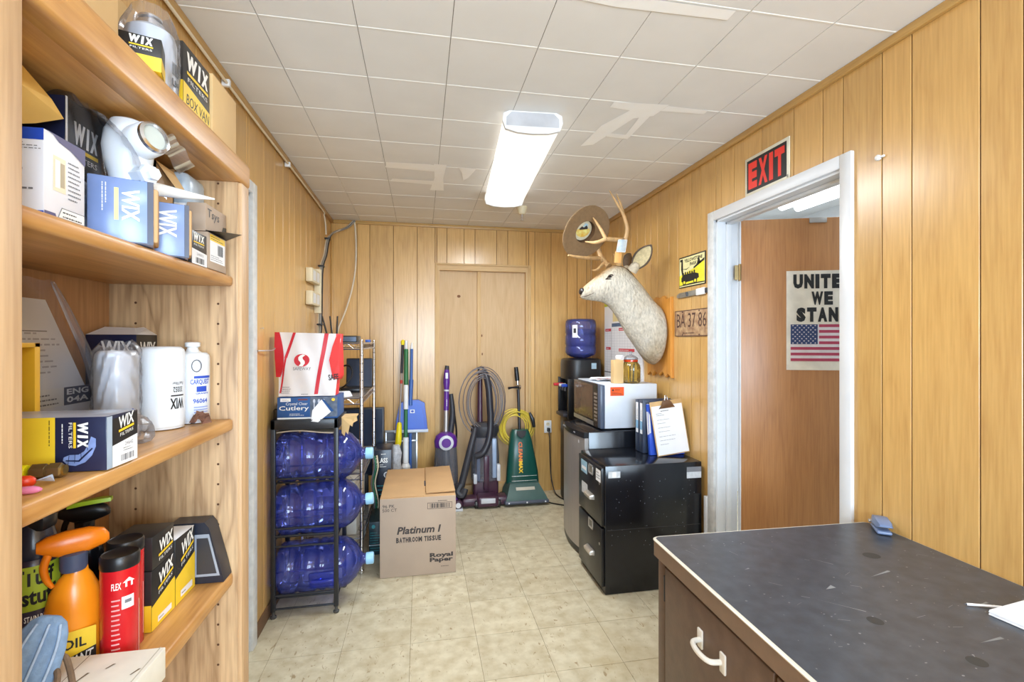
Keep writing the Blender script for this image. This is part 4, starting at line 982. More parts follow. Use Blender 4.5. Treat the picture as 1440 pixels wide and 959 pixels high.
F = Face(bagp(.87, .245) + Vector((0, -.006, 0)), (.05, 0, .006), (-.004, 0, .03), (0, -1, 0)); b.txt(F, 'SAFE', 0, 0, 1, 1, BLACKP, bold=.02)
F = Face(bagp(.05, .04) + Vector((0, -.006, 0)), (.06, 0, 0), (0, 0, .04), (0, -1, 0)); b.small(F, 0, 0, 1, 1, 4, GREYP); F = Face(bagp(.4, .02) + Vector((0, -.006, 0)), (.05, 0, 0), (0, 0, .01), (0, -1, 0)); b.small(F, 0, 0, 1, 1, 1, GREYP)
b.build('bag_body', T, 60)
b = B(); b.loft([[(-.432 + dx, 2.615 + dy, z) for dx, dy in q] for z, q in ((1.20, [(-.01, 0), (.012, -.005), (.024, .02), (.01, .06), (-.01, .05)]), (1.22, [(-.02, -.008), (.018, -.014), (.034, .02), (.016, .07), (-.01, .06)]), (1.30, [(-.035, -.008), (.012, -.016), (.032, .02), (.016, .07), (-.01, .06)]), (1.37, [(-.02, -.002), (.014, -.006), (.028, .03), (.014, .07), (-.008, .06)]), (1.43, [(0, .005), (.016, .002), (.024, .03), (.014, .06), (0, .06)]))], BRT)
b.build('gusset', T, 70)
b = B(); b.tube([(-.757, 2.44, 1.352), (-.735, 2.50, 1.352), (-.728, 2.57, 1.352), (-.726, 2.60, 1.362)], .0035, STEEL, 8, 4); b.solo('wall_hook', 'thin steel hook rod sticking out of the panelling beside the grocery bag', 'hook', (-.757, 2.44, 1.352))
b = B().at(-.722, 2.63, 1.001); b.lathe([(.018, 0), (.019, .003), (.019, .045), (.012, .052)], BLKPL, 20); b.solo('black_canister', 'small black container at the left end of the rack top', 'container', (-.722, 2.63, 1.0))

# chrome wire shelving
T = thing('wire_shelving', 'chrome wire shelving unit in the left back corner', 'shelving unit', (-.52, 3.38, 0))
WX0, WX1, WY0, WY1 = -.69, -.352, 3.0, 3.77
for x in (WX0, WX1):
    for y in (WY0, WY1):
        b = B().at(x, y, 0); b.lathe([(.010, .001), (.016, .004), (.016, .02), (.0115, .024), (.0115, 1.40), (.008, 1.408)] , CHROME, 14)
        for k in range(26): b.lathe([(.0122, .06 + .05 * k), (.0122, .063 + .05 * k)], DKPL, 12)
        b.build('post', T)
for z in (.21, .60, 1.055, 1.385):
    b = B()
    for dz in (0, -.035):
        for p, q in (((WX0, WY0), (WX1, WY0)), ((WX0, WY1), (WX1, WY1)), ((WX0, WY0), (WX0, WY1)), ((WX1, WY0), (WX1, WY1))): b.tube([(p[0], p[1], z + dz), (q[0], q[1], z + dz)], .0048, CHROME, 6)
    for y in (WY0, WY1):
        n = 8; b.tube([(WX0 + (WX1 - WX0) * k / n, y, z - .035 * (k % 2)) for k in range(n + 1)], .003, CHROME, 6)
    for x in (WX0, WX1):
        n = 18; b.tube([(x, WY0 + (WY1 - WY0) * k / n, z - .035 * (k % 2)) for k in range(n + 1)], .0022, CHROME, 6)
    for k in range(1, 26): b.tube([(WX0, WY0 + (WY1 - WY0) * k / 26, z), (WX1, WY0 + (WY1 - WY0) * k / 26, z)], .002, CHROME, 6)
    b.build('wire_shelf', T)
T = thing('network_router', 'flat black router with upright antennas on top of the wire shelving', 'router', (-.49, 3.15, 1.388))
b = B(); b.box(-.60, 3.05, 1.39, -.385, 3.24, 1.432, BLKPL, .006); F = b.face(-.60, 3.05, 1.39, -.385, 3.24, 1.432, '-y'); b.dec(F, .03, .15, .97, .8, mat('steel blue panel', (92, 104, 122), .25, .5), .0006); b.build('housing', T)
for x, l in ((-.595, -.03), (-.565, -.012), (-.535, .004)):
    b = B(); b.tube([(x, 3.246, 1.40), (x, 3.25, 1.44), (x + l, 3.25, 1.56)], [.005, .006, .005], BLKPL, 8); b.build('antenna', T)
b = B(); b.box(-.40, 3.62, 1.39, -.365, 3.7, 1.41, mat('blue plastic', (60, 96, 180), .35), .005); b.solo('network_adapter', 'small blue adapter behind the router on the wire shelving', 'adapter', (-.38, 3.66, 1.388))
T = thing('desktop_monitor', 'black upright screen on the second wire shelf', 'monitor', (-.43, 3.42, 1.058))
SCR = mat('dark blue grey screen', (40, 50, 68), .18, var=.08)
b = B().at(-.425, 3.47, 1.075, rx=-.10); b.box(-.085, -.012, 0, .092, .012, .205, BLKPL, .008); b.box(-.078, -.0135, .008, .085, -.0115, .197, SCR); b.build('screen', T)
b = B(); b.box(-.52, 3.30, 1.058, -.385, 3.46, 1.09, BLKPL, .01, seg=3); b.build('base', T)
b = B(); b.tube([(-.52, 3.25, 1.09), (-.47, 3.2, 1.12), (-.435, 3.22, 1.19), (-.46, 3.24, 1.24), (-.52, 3.26, 1.22), (-.54, 3.24, 1.13), (-.5, 3.2, 1.075), (-.44, 3.16, 1.068)], .006, BLKPL, 8, 5)
b.solo('power_cable', 'looped black cable hanging in front of the upright screen', 'cable', (-.49, 3.2, 1.06))
b = B().at(-.475, 3.08, 1.058); b.sheet(lambda u, v: ((.055 - .02 * v) * math.cos(2 * PI * u) * (1 + .15 * math.sin(6 * PI * u)), (.04 - .02 * v) * math.sin(2 * PI * u), .034 * math.sin(v * PI / 2)), 20, 5, PAPER); b.solo('paper_wad', 'white crumpled paper on the second wire shelf', 'paper', (-.475, 3.08, 1.058))
T = thing('flat_screen', 'large black flat screen standing behind the wire shelving', 'television', (-.45, 3.95, 0))
b = B().at(-.455, 3.94, .03, rx=-.05); b.box(-.165, -.015, .30, .165, .025, .84, BLKPL, .008); b.box(-.152, -.0165, .315, .152, -.0145, .825, SCR); b.build('screen', T)
b = B(); b.box(-.50, 3.94, .012, -.41, 3.975, .36, BLKPL, .004); b.box(-.58, 3.86, .001, -.33, 4.06, .014, BLKPL, .005); b.build('stand', T)
TEAL = mat('teal print', (60, 150, 160), .4, var=.3, scale=30)
x0, y0, x1, y1, h = -.335, 3.60, -.212, 3.84, .605
b = B(); b.box(x0, y0, .001, x1, y1, h, mat('black glossy carton', (28, 34, 48), .3), .002)
F = b.face(x0, y0, 0, x1, y1, h, '-y'); b.txt(F, 'GLASS', .02, .845, .78, .905, WHITE, bold=.03); b.small(F, .1, .79, .75, .835, 2, WHITE); b.small(F, .4, .94, .8, .965, 1, WHITE); b.disc(F, .72, .70, .17, .036, PAPER); b.disc(F, .72, .70, .12, .025, GREYP, .001); b.small(F, .1, .3, .9, .6, 6, TEAL)
b.solo('product_box', 'tall black product box with white lettering beside the wire shelving', 'box', (-.27, 3.72, 0))
x0, y0, x1, y1, h = -.334, 3.24, -.252, 3.5, .215
b = B(); b.box(x0, y0, .001, x1, y1, h, mat('dark teal carton', (24, 52, 62), .3), .002); F = b.face(x0, y0, 0, x1, y1, h, '-y'); b.disc(F, .35, .86, .14, .06, TEAL); b.small(F, .1, .1, .9, .72, 8, TEAL); b.dec(F, .0, .28, 1, .31, PAPER)
b.solo('product_box', 'low dark teal box on the floor between the wire shelving and the carton', 'box', (-.29, 3.37, 0))
b = B(); r_ = random.Random(11)
for k in range(9):
    c = Vector((r_.uniform(-.48, -.40), r_.uniform(3.1, 3.3), .63 + .018 * k)); rr = r_.uniform(.04, .075)
    b.tube([(c.x + rr * math.cos(a) * .8, c.y + rr * math.sin(a), c.z + .015 * math.sin(2 * a + k)) for a in [i * 2 * PI / 16 for i in range(17)]], .0055, BLKPL if k % 3 else GREYP, 6)
b.solo('cable_pile', 'pile of coiled dark cables on the third wire shelf', 'cables', (-.44, 3.2, .602))
b = B(); r_ = random.Random(13)
for k, (c, m) in enumerate((((0, 0), mat('green cable', (50, 120, 90), .4)), ((.014, .01), CREAM), ((-.012, .012), GREYP), ((.02, .02), BLKPL))):
    x, y = -.325 + c[0], 3.535 + c[1]; b.tube([(x, y, .58), (x + .01, y - .02, .5), (x - .012, y, .38), (x + .012, y - .01, .25), (x, y, .12), (x + .005, y + .01, .006)], .005, m, 6, 5)
b.solo('cable_bundle', 'bundle of dangling cables beside the tall black product box', 'cables', (-.32, 3.54, 0))
b = B(); b.box(-.64, 3.06, .213, -.39, 3.5, .50, mat('beige computer case', (196, 190, 178), .5), .006); F = b.face(-.64, 3.06, .213, -.39, 3.5, .50, '-y'); b.dec(F, .08, .7, .6, .85, DKPL); b.dec(F, .08, .5, .6, .62, GREYP); b.disc(F, .85, .3, .04, .04, DKPL)
b.solo('computer_case', 'beige computer case on the lowest wire shelf', 'computer', (-.52, 3.28, .212))
b = B().at(0, 4.27, 0, rx=-.07); b.box(-.31, 0, .002, -.03, .012, .62, mat('slate board', (96, 100, 108), .5), .001)
for q in ((-.31, -.006, .002, -.295, .014, .62), (-.045, -.006, .002, -.03, .014, .62), (-.31, -.006, .60, -.03, .014, .62), (-.31, -.006, .515, -.03, .014, .53)): b.box(*q, mat('silver frame', (200, 202, 205), .3, .6), .001)
b.solo('framed_board', 'grey board in a silver frame leaning on the back wall behind the brooms', 'board', (-.17, 4.27, 0))
b = B().at(-.20, 3.97, .001); r_ = random.Random(6); rings = []
for k in range(9):
    rr = (.05, .058, .055, .06, .055, .05, .045, .05, .03)[k]; rings.append([(rr * math.cos(a * PI / 8) * r_.uniform(.8, 1.1), rr * .8 * math.sin(a * PI / 8) * r_.uniform(.8, 1.1), .56 * k / 8) for a in range(16)])
b.loft(rings, mat('grey plastic bag', (186, 186, 190), .35, var=.25, scale=40)); b.solo('plastic_bag', 'tall crumpled grey plastic bag behind the black product box', 'plastic bag', (-.2, 3.97, 0), angle=10)

# wiring on the left wall and back corner
WC = mat('cream cable', (226, 214, 190), .5, var=.04); GC = mat('grey cable', (150, 146, 140), .5)
b = B(); b.tube([(-.738, .9, 2.398), (-.738, 1.5, 2.400), (-.738, 2.2, 2.396), (-.738, 3.0, 2.402), (-.738, 3.86, 2.400), (-.74, 3.92, 2.38), (-.738, 3.97, 2.32), (-.736, 3.98, 2.24)], .0055, WC, 8, 3)
for y in (1.38, 2.03, 2.9): b.box(-.757, y - .008, 2.385, -.728, y + .008, 2.412, WHPL, .002)
b.solo('wall_cable', 'cream cable clipped along the left wall just under the ceiling moulding', 'cable', (-.74, 2.4, 2.4))
b = B()
for k, (dx, m) in enumerate(((0, WC), (.010, GC), (-.006, GC), (.004, BLKPL))):
    b.tube([(-.57 + dx, 4.31, 2.438), (-.62 + dx, 4.24, 2.36), (-.70, 4.09 + dx, 2.28), (-.733 + .006 * k, 3.99 + dx * 1.5, 2.20), (-.733 + .006 * k, 3.88 + dx, 2.06), (-.733 + .006 * k, 3.74 + dx * 1.4, 1.94), (-.733 + .006 * k, 3.71 + dx * 1.4, 1.75), (-.733 + .006 * k, 3.70 + dx * 1.5, 1.60), (-.735 + .006 * k, 3.68 + dx, 1.45), (-.735, 3.6, 1.30)], .0065, m, 8, 4)
for p in ((-.725, 4.0, 2.21), (-.725, 3.755, 1.955), (-.72, 3.69, 1.52)): b.box(p[0] - .022, p[1] - .028, p[2] - .006, p[0] + .018, p[1] + .03, p[2] + .006, BLKPL, .002)
b.solo('cable_bundle', 'tied bundle of grey and cream cables running down the left back corner', 'cables', (-.73, 3.8, 1.9))
b = B(); b.tube([(-.568, 4.315, 2.44), (-.556, 4.305, 2.36), (-.55, 4.30, 2.2), (-.556, 4.30, 2.02), (-.585, 4.30, 1.84), (-.635, 4.29, 1.66), (-.69, 4.26, 1.50), (-.70, 4.2, 1.38)], .0075, WC, 8, 5)
b.solo('loose_cable', 'loose cream cable curving down the back wall from the ceiling corner', 'cable', (-.56, 4.3, 2.44))
T = thing('outlet_box', 'cream surface outlet boxes on a raceway, left wall near the corner', 'outlet', (-.758, 3.52, 1.76))
b = B(); b.box(-.759, 3.655, 1.60, -.712, 3.685, 1.92, CREAM, .004); b.build('raceway', T)
for z in (1.80, 1.645):
    b = B(); b.box(-.759, 3.40, z, -.716, 3.655, z + .095, CREAM, .006); F = b.face(-.759, 3.40, z, -.716, 3.655, z + .095, '+x'); b.dec(F, .1, .15, .45, .85, WHPL, .001); b.dec(F, .55, .15, .9, .85, WHPL, .001)
    F2 = b.face(-.759, 3.40, z, -.716, 3.655, z + .095, '-y'); b.build('socket', T)
b = B().at(-.757, 2.48, 1.46, ry=PI / 2); b.lathe([(.0015, -.004), (.0015, .012), (.004, .012), (.003, .014)], STEEL, 10); b.solo('wall_nail', 'steel nail in the left wall above the hook rod', 'nail', (-.757, 2.48, 1.46))

# tissue carton
T = thing('tissue_carton', 'big brown carton of bathroom tissue on the floor in the middle', 'carton', (-.016, 3.23, 0))
x0, y0, x1, y1, h = -.238, 2.905, .207, 3.57, .468
b = B(); b.box(x0, y0, .001, x1, y1, h, CARDG, .003, fm={'+z': CARD}); F = b.face(x0, y0, 0, x1, y1, h, '-y')
INK = mat('brown black ink', (58, 52, 52), .6)
b.txt(F, 'Platinum I', .22, .54, .80, .635, INK, shear=.2, bold=.03); b.letters(F, 'BATHROOM TISSUE', .21, .435, .80, .50, INK, .05, .14); b.txt(F, 'Royal', .65, .205, .96, .275, INK, bold=.04); b.txt(F, 'Paper', .65, .145, .96, .215, INK, bold=.04); b.small(F, .80, .09, .96, .11, 1, INK)
b.txt(F, '96 PK', .035, .885, .19, .925, INK); b.txt(F, '500 CT', .035, .835, .22, .873, INK); b.small(F, .76, .93, .95, .955, 1, INK)
FB = F.sub(.62, .84, .95, .92); b.dec(FB, 0, 0, 1, .06, INK); b.dec(FB, 0, .94, 1, 1, INK); b.dec(FB, 0, 0, .015, 1, INK); b.dec(FB, .985, 0, 1, 1, INK); b.barcode(FB, .1, .15, .9, .85, INK)
b.build('carton_body', T)
b = B(); b.box(x0 + .004, y0 + .01, h, .02, y1 - .02, h + .005, CARD, .001); b.build('flap', T)
b = B().at(.03, 0, h + .004, ry=-.03); b.box(0, y0 + .045, 0, .176, y1 - .03, .007, CARD, .001); b.box(-.012, y0 + .22, -.004, 0, y0 + .32, .001, DKPL); b.build('flap', T)

# ------------------------------------------------------------------ along the back wall
GRNP = mat('green pole', (40, 110, 62), .35, var=.05); BLUP = mat('blue pole', (62, 100, 168), .35, var=.05); YELP = mat('yellow plastic grip', (238, 216, 30), .4, var=.04)
b = B(); b.tube([(-.205, 4.16, .004), (-.19, 4.20, .52)], .006, STEEL, 8); b.tube([(-.235, 4.165, .004), (-.205, 4.20, .52)], .006, STEEL, 8)
b.tube([(-.198, 4.20, .50), (-.19, 4.205, .54), (-.183, 4.21, .68), (-.182, 4.215, .70)], [.024, .028, .022, .016], YELP, 12)
b.tube([(-.182, 4.215, .69), (-.165, 4.275, 1.15)], .0075, STEEL, 8); b.tube([(-.166, 4.27, 1.12), (-.158, 4.30, 1.37)], .0115, BLKPL, 12); b.tube([(-.158, 4.30, 1.365), (-.157, 4.304, 1.395), (-.156, 4.306, 1.41)], [.013, .018, .01], YELP, 12)
b.tube([(-.169, 4.262, 1.03), (-.168, 4.266, 1.06)], .012, mat('red clip', (190, 60, 50), .4), 10)
b.solo('sponge_mop', 'squeeze mop with a black pole, yellow tip and yellow grip against the back wall', 'mop', (-.2, 4.18, 0))
b = B(); b.tube([(-.128, 4.13, .08), (-.128, 4.165, .31)], .026, WHPL, 14); b.tube([(-.128, 4.165, .30), (-.128, 4.168, .33), (-.128, 4.172, .36)], [.034, .04, .026], WHPL, 14)
for a, c, m, r in ((.36, .575, WHPL, .024), (.575, .81, GRNP, .0155), (.81, 1.02, WHPL, .021), (1.02, 1.33, GRNP, .0185), (1.33, 1.405, WHPL, .014)):
    f = lambda z: (-.128, 4.165 + (z - .31) * .12, z)
    b.tube([f(a), f(a + .004), f(c - .004), f(c)], [r * .8, r, r, r * .7], m, 14)
b.box(-.25, 4.08, .001, -.01, 4.16, .085, mat('white bristles', (206, 210, 205), .8), .01)
b.solo('broom', 'green and white broom standing upright against the back wall', 'broom', (-.128, 4.14, 0))
T = thing('dustpan', 'blue long-handled dustpan leaning on the back wall, white lip', 'dustpan', (-.085, 4.2, 0))
b = B(); b.tube([(-.092, 4.22, .004), (-.09, 4.235, .60)], .013, BLUP, 10); b.tube([(-.09, 4.25, .84), (-.084, 4.285, 1.06)], [.016, .019], BLUP, 12); b.tube([(-.084, 4.285, 1.05), (-.08, 4.31, 1.33)], .0125, BLUP, 12); b.tube([(-.08, 4.31, 1.325), (-.079, 4.317, 1.385)], [.011, .006], WHPL, 10); b.build('handle', T)
b = B(); b.M = Matrix.Translation((0, 4.235, 0)) @ Matrix.Rotation(-.06, 4, 'X'); PB = mat('dustpan blue', (44, 88, 196), .3, var=.03)
out = [(-.222, .625), (.058, .625), (.05, .72), (.032, .86), (-.02, .888), (-.12, .888), (-.185, .86), (-.212, .72)]
b.loft([[(x, 0, z) for x, z in out], [(x * .97 - .002, -.03, .75 + (z - .75) * .97) for x, z in out]], PB)
F = Face((-.222, -.0302, .625), (.28, 0, 0), (0, 0, .263), (0, -1, 0)); inn = [(.10, .06), (.90, .06), (.86, .45), (.78, .84), (.62, .92), (.38, .92), (.22, .84), (.14, .45)]
b.poly(F, inn, mat('dustpan inner blue', (58, 104, 210), .35, var=.03), .0008); b.dec(F, .46, .56, .60, .68, PAPER, .002); b.disc(F, .53, .62, .045, .035, BLUEP, .003)
b.build('pan', T)
b = B(); b.M = Matrix.Translation((0, 4.235, 0)) @ Matrix.Rotation(-.06, 4, 'X'); b.box(-.226, -.034, .605, .062, .002, .63, mat('pale lip', (206, 214, 226), .4), .003); b.build('lip', T)

PUR = mat('purple plastic', (92, 40, 140), .3, var=.06); BIN = glassmat('smoky clear bin', (215, 217, 226), .30, .08, .8, (165, 168, 182)); LGR = mat('light grey plastic', (205, 208, 216), .35)
T = thing('vacuum_cleaner', 'purple and silver upright vacuum with a clear bin, behind the carton', 'vacuum cleaner', (.21, 4.15, 0), group='upright vacuum cleaners along the back wall')
b = B(); f = lambda x, z: (x, 4.16 + .11 * z, z)
b.tube([f(.225, 1.14), f(.228, 1.18)], [.022, .018], DKPL, 14); b.tube([f(.222, .97), f(.222, 1.03), f(.224, 1.1), f(.225, 1.145)], [.022, .03, .027, .022], PUR, 14); b.dec(Face((.212, 4.24, 1.07), (.022, 0, 0), (0, .01, .05), (0, -1, 0)), 0, 0, 1, 1, LGR, .001)
b.build('grip', T)
b = B(); b.tube([f(.218, .79), f(.222, .97)], .023, PUR, 16); b.tube([f(.221, .955), f(.222, .97)], .025, LGR, 16); b.small(Face((.213, 4.228, .83), (.016, 0, 0), (0, .01, .09), (0, -1, 0)), 0, 0, 1, 1, 1, WHITE, rot=90, e=.006); b.build('wand', T)
b = B(); b.tube([f(.214, .575), f(.218, .80)], .021, STEEL, 16); b.build('tube', T)
b = B(); b.tube([(.25, 4.25, .56), (.275, 4.27, .75), (.262, 4.28, .93)], [.028, .026, .018], DKPL, 12, 3); b.tube([(.262, 4.28, .93), (.285, 4.27, .8), (.308, 4.25, .6), (.30, 4.24, .45)], .008, BLKPL, 8, 4); b.build('hose', T)
b = B(); b.loft([[(.21 + w * math.cos(a), 4.16 + d * math.sin(a), z) for a in [k * 2 * PI / 32 for k in range(32)]] for z, w, d in ((.49, .095, .08), (.54, .10, .085), (.585, .085, .075), (.61, .05, .05))], PUR)
b.M = Matrix.Translation((.21, 4.079, .538)) @ Matrix.Rotation(PI / 2, 4, 'X'); b.lathe([(.062, 0), (.062, .008), (.05, .012)], LGR, 28); b.lathe([(.04, .012), (.04, .0125)], PUR, 28); b.build('head', T)
b = B(); b.loft([[(.21 + w * math.cos(a), 4.15 + .8 * w * math.sin(a), z) for a in [k * 2 * PI / 32 for k in range(32)]] for z, w in ((.13, .105), (.30, .105), (.49, .092))], BIN); b.build('dust_bin', T, 60)
b = B(); b.loft([[(.21 + w * math.cos(a), 4.15 + w * math.sin(a), z) for a in [k * 2 * PI / 20 for k in range(20)]] for z, w in ((.14, .05), (.35, .045), (.47, .03))], DKPL); b.build('filter', T)
b = B(); b.box(.10, 3.97, .012, .31, 4.16, .10, PUR, .03, seg=3); b.box(.11, 4.06, .09, .31, 4.24, .14, DKPL, .02); b.build('floor_head', T)
for x in (.115, .30):
    b = B(); b.M = Matrix.Translation((x, 4.20, .035)) @ Matrix.Rotation(PI / 2, 4, 'Y'); b.cyl(.034, -.015, .015, BLKPL, 20, .004); b.build('wheel', T)

MAR = mat('dark plum plastic', (70, 42, 60), .3, var=.08); SLB = mat('pale blue translucent', (150, 170, 200), .25, var=.1); HOSE = mat('charcoal ribbed hose', (44, 44, 52), .4)
T = thing('vacuum_cleaner', 'dark plum upright vacuum draped with a black hose and coiled cord', 'vacuum cleaner', (.53, 4.14, 0), group='upright vacuum cleaners along the back wall')
b = B(); f = lambda x, z: (x, 4.14 + .09 * z, z)
b.tube([f(.51, .60), f(.515, 1.0), f(.52, 1.12)], [.026, .022, .02], MAR, 12); b.tube([(.505, 4.24, 1.11), (.507, 4.245, 1.155), (.53, 4.245, 1.168), (.552, 4.245, 1.15), (.552, 4.24, 1.11)], .009, BLKPL, 10, 4); b.build('handle', T)
b = B(); hp = [(.53, 4.18, 1.13), (.555, 4.14, 1.10), (.575, 4.11, 1.0), (.585, 4.10, .85), (.59, 4.09, .7), (.57, 4.07, .55), (.52, 4.05, .45), (.46, 4.06, .42)]
b.tube(hp, .03, HOSE, 12, 10)
b.build('hose', T)
b = B(); b.tube([(.455, 4.07, .66), (.44, 4.05, .60), (.40, 4.04, .45), (.355, 4.03, .27), (.33, 4.02, .18)], [.016, .026, .028, .03, .03], DKPL, 12); b.tube([(.33, 4.02, .2), (.30, 4.01, .14), (.335, 4.0, .11), (.36, 4.02, .16)], .034, DKPL, 10, 3); b.build('crevice_tool', T)
b = B(); r_ = random.Random(9)
for k in range(9):
    w = .13 + .014 * k; h_ = .24 + .012 * k; cx = .53 + r_.uniform(-.015, .015)
    b.tube([(cx + w * math.sin(a) * .82 * (1 if math.sin(a) > 0 else 1.05), 4.10 + .006 * k + .01 * math.sin(3 * a + k), .87 - .03 * math.cos(a) + h_ * math.cos(a)) for a in [i * 2 * PI / 28 for i in range(29)]], .0042, GREYP if k % 2 else mat('warm grey cord', (112, 100, 98), .5), 6)
b.build('cord', T)
b = B(); b.loft([[(.55 + w * math.cos(a), 4.16 + .7 * w * math.sin(a), z) for a in [k * 2 * PI / 28 for k in range(28)]] for z, w in ((.56, .10), (.62, .125), (.66, .12), (.69, .07))], DKPL); b.build('cyclone_cap', T)
b = B(); b.loft([[(.55 + w * math.cos(a), 4.15 + .75 * w * math.sin(a), z) for a in [k * 2 * PI / 28 for k in range(28)]] for z, w in ((.20, .125), (.40, .125), (.57, .11))], BIN); b.build('dust_bin', T, 60)
b = B(); b.box(.47, 4.08, .18, .50, 4.12, .44, SLB, .008); b.box(.60, 4.065, .22, .64, 4.11, .56, SLB, .01); b.box(.525, 4.05, .12, .575, 4.10, .42, MAR, .012); b.box(.44, 4.06, .18, .47, 4.12, .26, LGR, .006); b.box(.64, 4.05, .2, .67, 4.1, .34, LGR, .006); b.build('body_trim', T)
b = B(); b.box(.44, 4.08, .07, .66, 4.24, .22, MAR, .02, seg=3); b.box(.33, 3.98, .012, .50, 4.12, .085, MAR, .025, seg=3); b.box(.60, 3.98, .012, .77, 4.12, .085, MAR, .025, seg=3); b.box(.46, 3.94, .015, .64, 4.14, .10, MAR, .02, seg=3); b.box(.49, 3.936, .05, .61, 3.945, .09, LGR, .003); b.build('floor_head', T)
for x in (.455, .645):
    b = B(); b.M = Matrix.Translation((x, 3.985, .034)) @ Matrix.Rotation(PI / 2, 4, 'Y'); b.cyl(.033, -.014, .014, BLKPL, 20, .004); b.cyl(.012, -.016, .016, GREYP, 14); b.build('wheel', T)
b = B(); b.M = Matrix.Translation((.30, 3.96, .052)) @ Matrix.Rotation(PI / 2, 4, 'X'); b.lathe([(.03, -.03), (.036, -.025), (.036, .02), (.02, .03)], MAR, 20); b.cyl(.022, .03, .034, PAPER, 18); b.M = Matrix.Identity(4); b.box(.262, 3.93, .001, .338, 4.0, .022, LGR, .004)
b.solo('vacuum_attachment', 'small plum and white vacuum attachment on the floor beside the carton', 'attachment', (.3, 3.96, 0))

GRV = mat('forest green plastic', (24, 78, 70), .28, var=.05); GRB = mat('green grey base', (70, 96, 92), .3, var=.05)
T = thing('vacuum_cleaner', 'dark green upright vacuum with a coiled yellow cord', 'vacuum cleaner', (.88, 4.1, 0), group='upright vacuum cleaners along the back wall')
b = B(); b.box(.69, 3.94, .022, 1.075, 4.20, .052, mat('slate bumper', (78, 84, 100), .4), .012, seg=3)
b.loft([[(.70, 3.95, .05), (1.065, 3.95, .05), (1.06, 4.2, .05), (.705, 4.2, .05)], [(.715, 3.97, .085), (1.05, 3.97, .085), (1.05, 4.2, .10), (.715, 4.2, .10)], [(.755, 4.06, .165), (1.01, 4.06, .165), (1.01, 4.2, .18), (.755, 4.2, .18)]], GRB)
for x in (.725, .88, 1.04): b.disc(Face((x, 3.9395, .038), (.01, 0, 0), (0, 0, .01), (0, -1, 0)), 0, 0, .7, .7, PAPER)
b.add([(.80, 4.008, .122), (.965, 4.008, .122), (.965, 4.03, .142), (.80, 4.03, .142)], [(0, 1, 2, 3)], mat('beige plate', (190, 184, 168), .5)); b.build('floor_head', T)
for x in (.70, 1.06):
    b = B(); b.M = Matrix.Translation((x, 4.16, .036)) @ Matrix.Rotation(PI / 2, 4, 'Y'); b.cyl(.035, -.012, .012, BLKPL, 20, .004); b.build('wheel', T)
b = B(); rings = []
for z, xa, xb, y, d in ((.15, .735, 1.03, 4.09, .12), (.25, .742, 1.022, 4.085, .14), (.40, .757, .995, 4.10, .135), (.52, .772, .973, 4.125, .12), (.585, .785, .955, 4.15, .10), (.61, .80, .94, 4.165, .07)):
    c = (xa + xb) / 2; w = (xb - xa) / 2; rings.append([(c + w * (abs(math.cos(a)) ** .55) * math.copysign(1, math.cos(a)), y + d / 2 + d / 2 * (abs(math.sin(a)) ** .7) * math.copysign(1, math.sin(a)), z) for a in [k * 2 * PI / 36 for k in range(36)]])
b.loft(rings, GRV)
F = Face((.80, 4.0815, .18), (.15, 0, 0), (0, .04, .34), (0, -1, -.02)); G = Face(F.p(.26, .98), F.uy * -.78, F.ux * .23, (0, -1, 0.05)); b.txt(G, 'CLEANMAX', 0, 0, 1, 1, mat('orange gold print', (240, 176, 60), .4), e=.010, bold=.03)
b.txt(G, 'CLEAN', 0, 0, .60, 1, mat('red orange print', (226, 92, 60), .4), e=.011, bold=.01); b.txt(G, 'MAX', .62, 0, 1, 1, YELLOW, e=.011, bold=.03)
F = Face((.76, 4.078, .17), (.25, 0, 0), (0, 0, .08), (0, -1, 0)); b.small(F, .12, .62, .9, .8, 1, WHITE, e=.004); b.small(F, .12, .1, .9, .28, 1, WHITE, e=.004); b.dec(F, .05, .68, .95, .71, WHITE, .0035); b.dec(F, .05, .16, .95, .19, WHITE, .0035)
b.poly(Face((.825, 4.128, .545), (.09, 0, 0), (0, .02, .06), (0, -1, .2)), [(0, 1), (1, 1), (.85, .3), (.5, 0), (.15, .3)], BLKPL, .012); b.build('housing', T, 50)
b = B(); b.tube([(.868, 4.2, .60), (.862, 4.235, .98)], .0135, BLACKM, 12); b.tube([(.862, 4.235, .97), (.857, 4.24, 1.05)], .013, CHROME, 12); b.tube([(.856, 4.24, 1.04), (.852, 4.245, 1.09), (.845, 4.25, 1.165)], [.020, .022, .018], BLKPL, 12, 2); b.build('handle', T)
b = B(); b.tube([(.862, 4.21, .985), (.80, 4.20, .985), (.765, 4.19, .98)], [.012, .008, .012], BLACKM, 10); b.tube([(.85, 4.225, .985), (.88, 4.23, .985)], .022, CHROME, 12); b.tube([(.955, 4.18, .76), (.98, 4.17, .70), (.995, 4.17, .63)], [.010, .018, .014], BLACKM, 10, 3); b.build('cord_hook', T)
b = B(); YC = mat('yellow cord', (214, 190, 70), .5, var=.08)
for k in range(10):
    w, h_ = .085 + .006 * k, .11 + .006 * k; b.tube([(.82 + .012 * (k % 3) + w * math.cos(a) * (1.1 if math.cos(a) < 0 else 1.25), 4.20 + .007 * (k % 5) , .625 + h_ * math.sin(a)) for a in [i * 2 * PI / 26 for i in range(27)]], .0052, YC, 6)
b.build('cord', T)

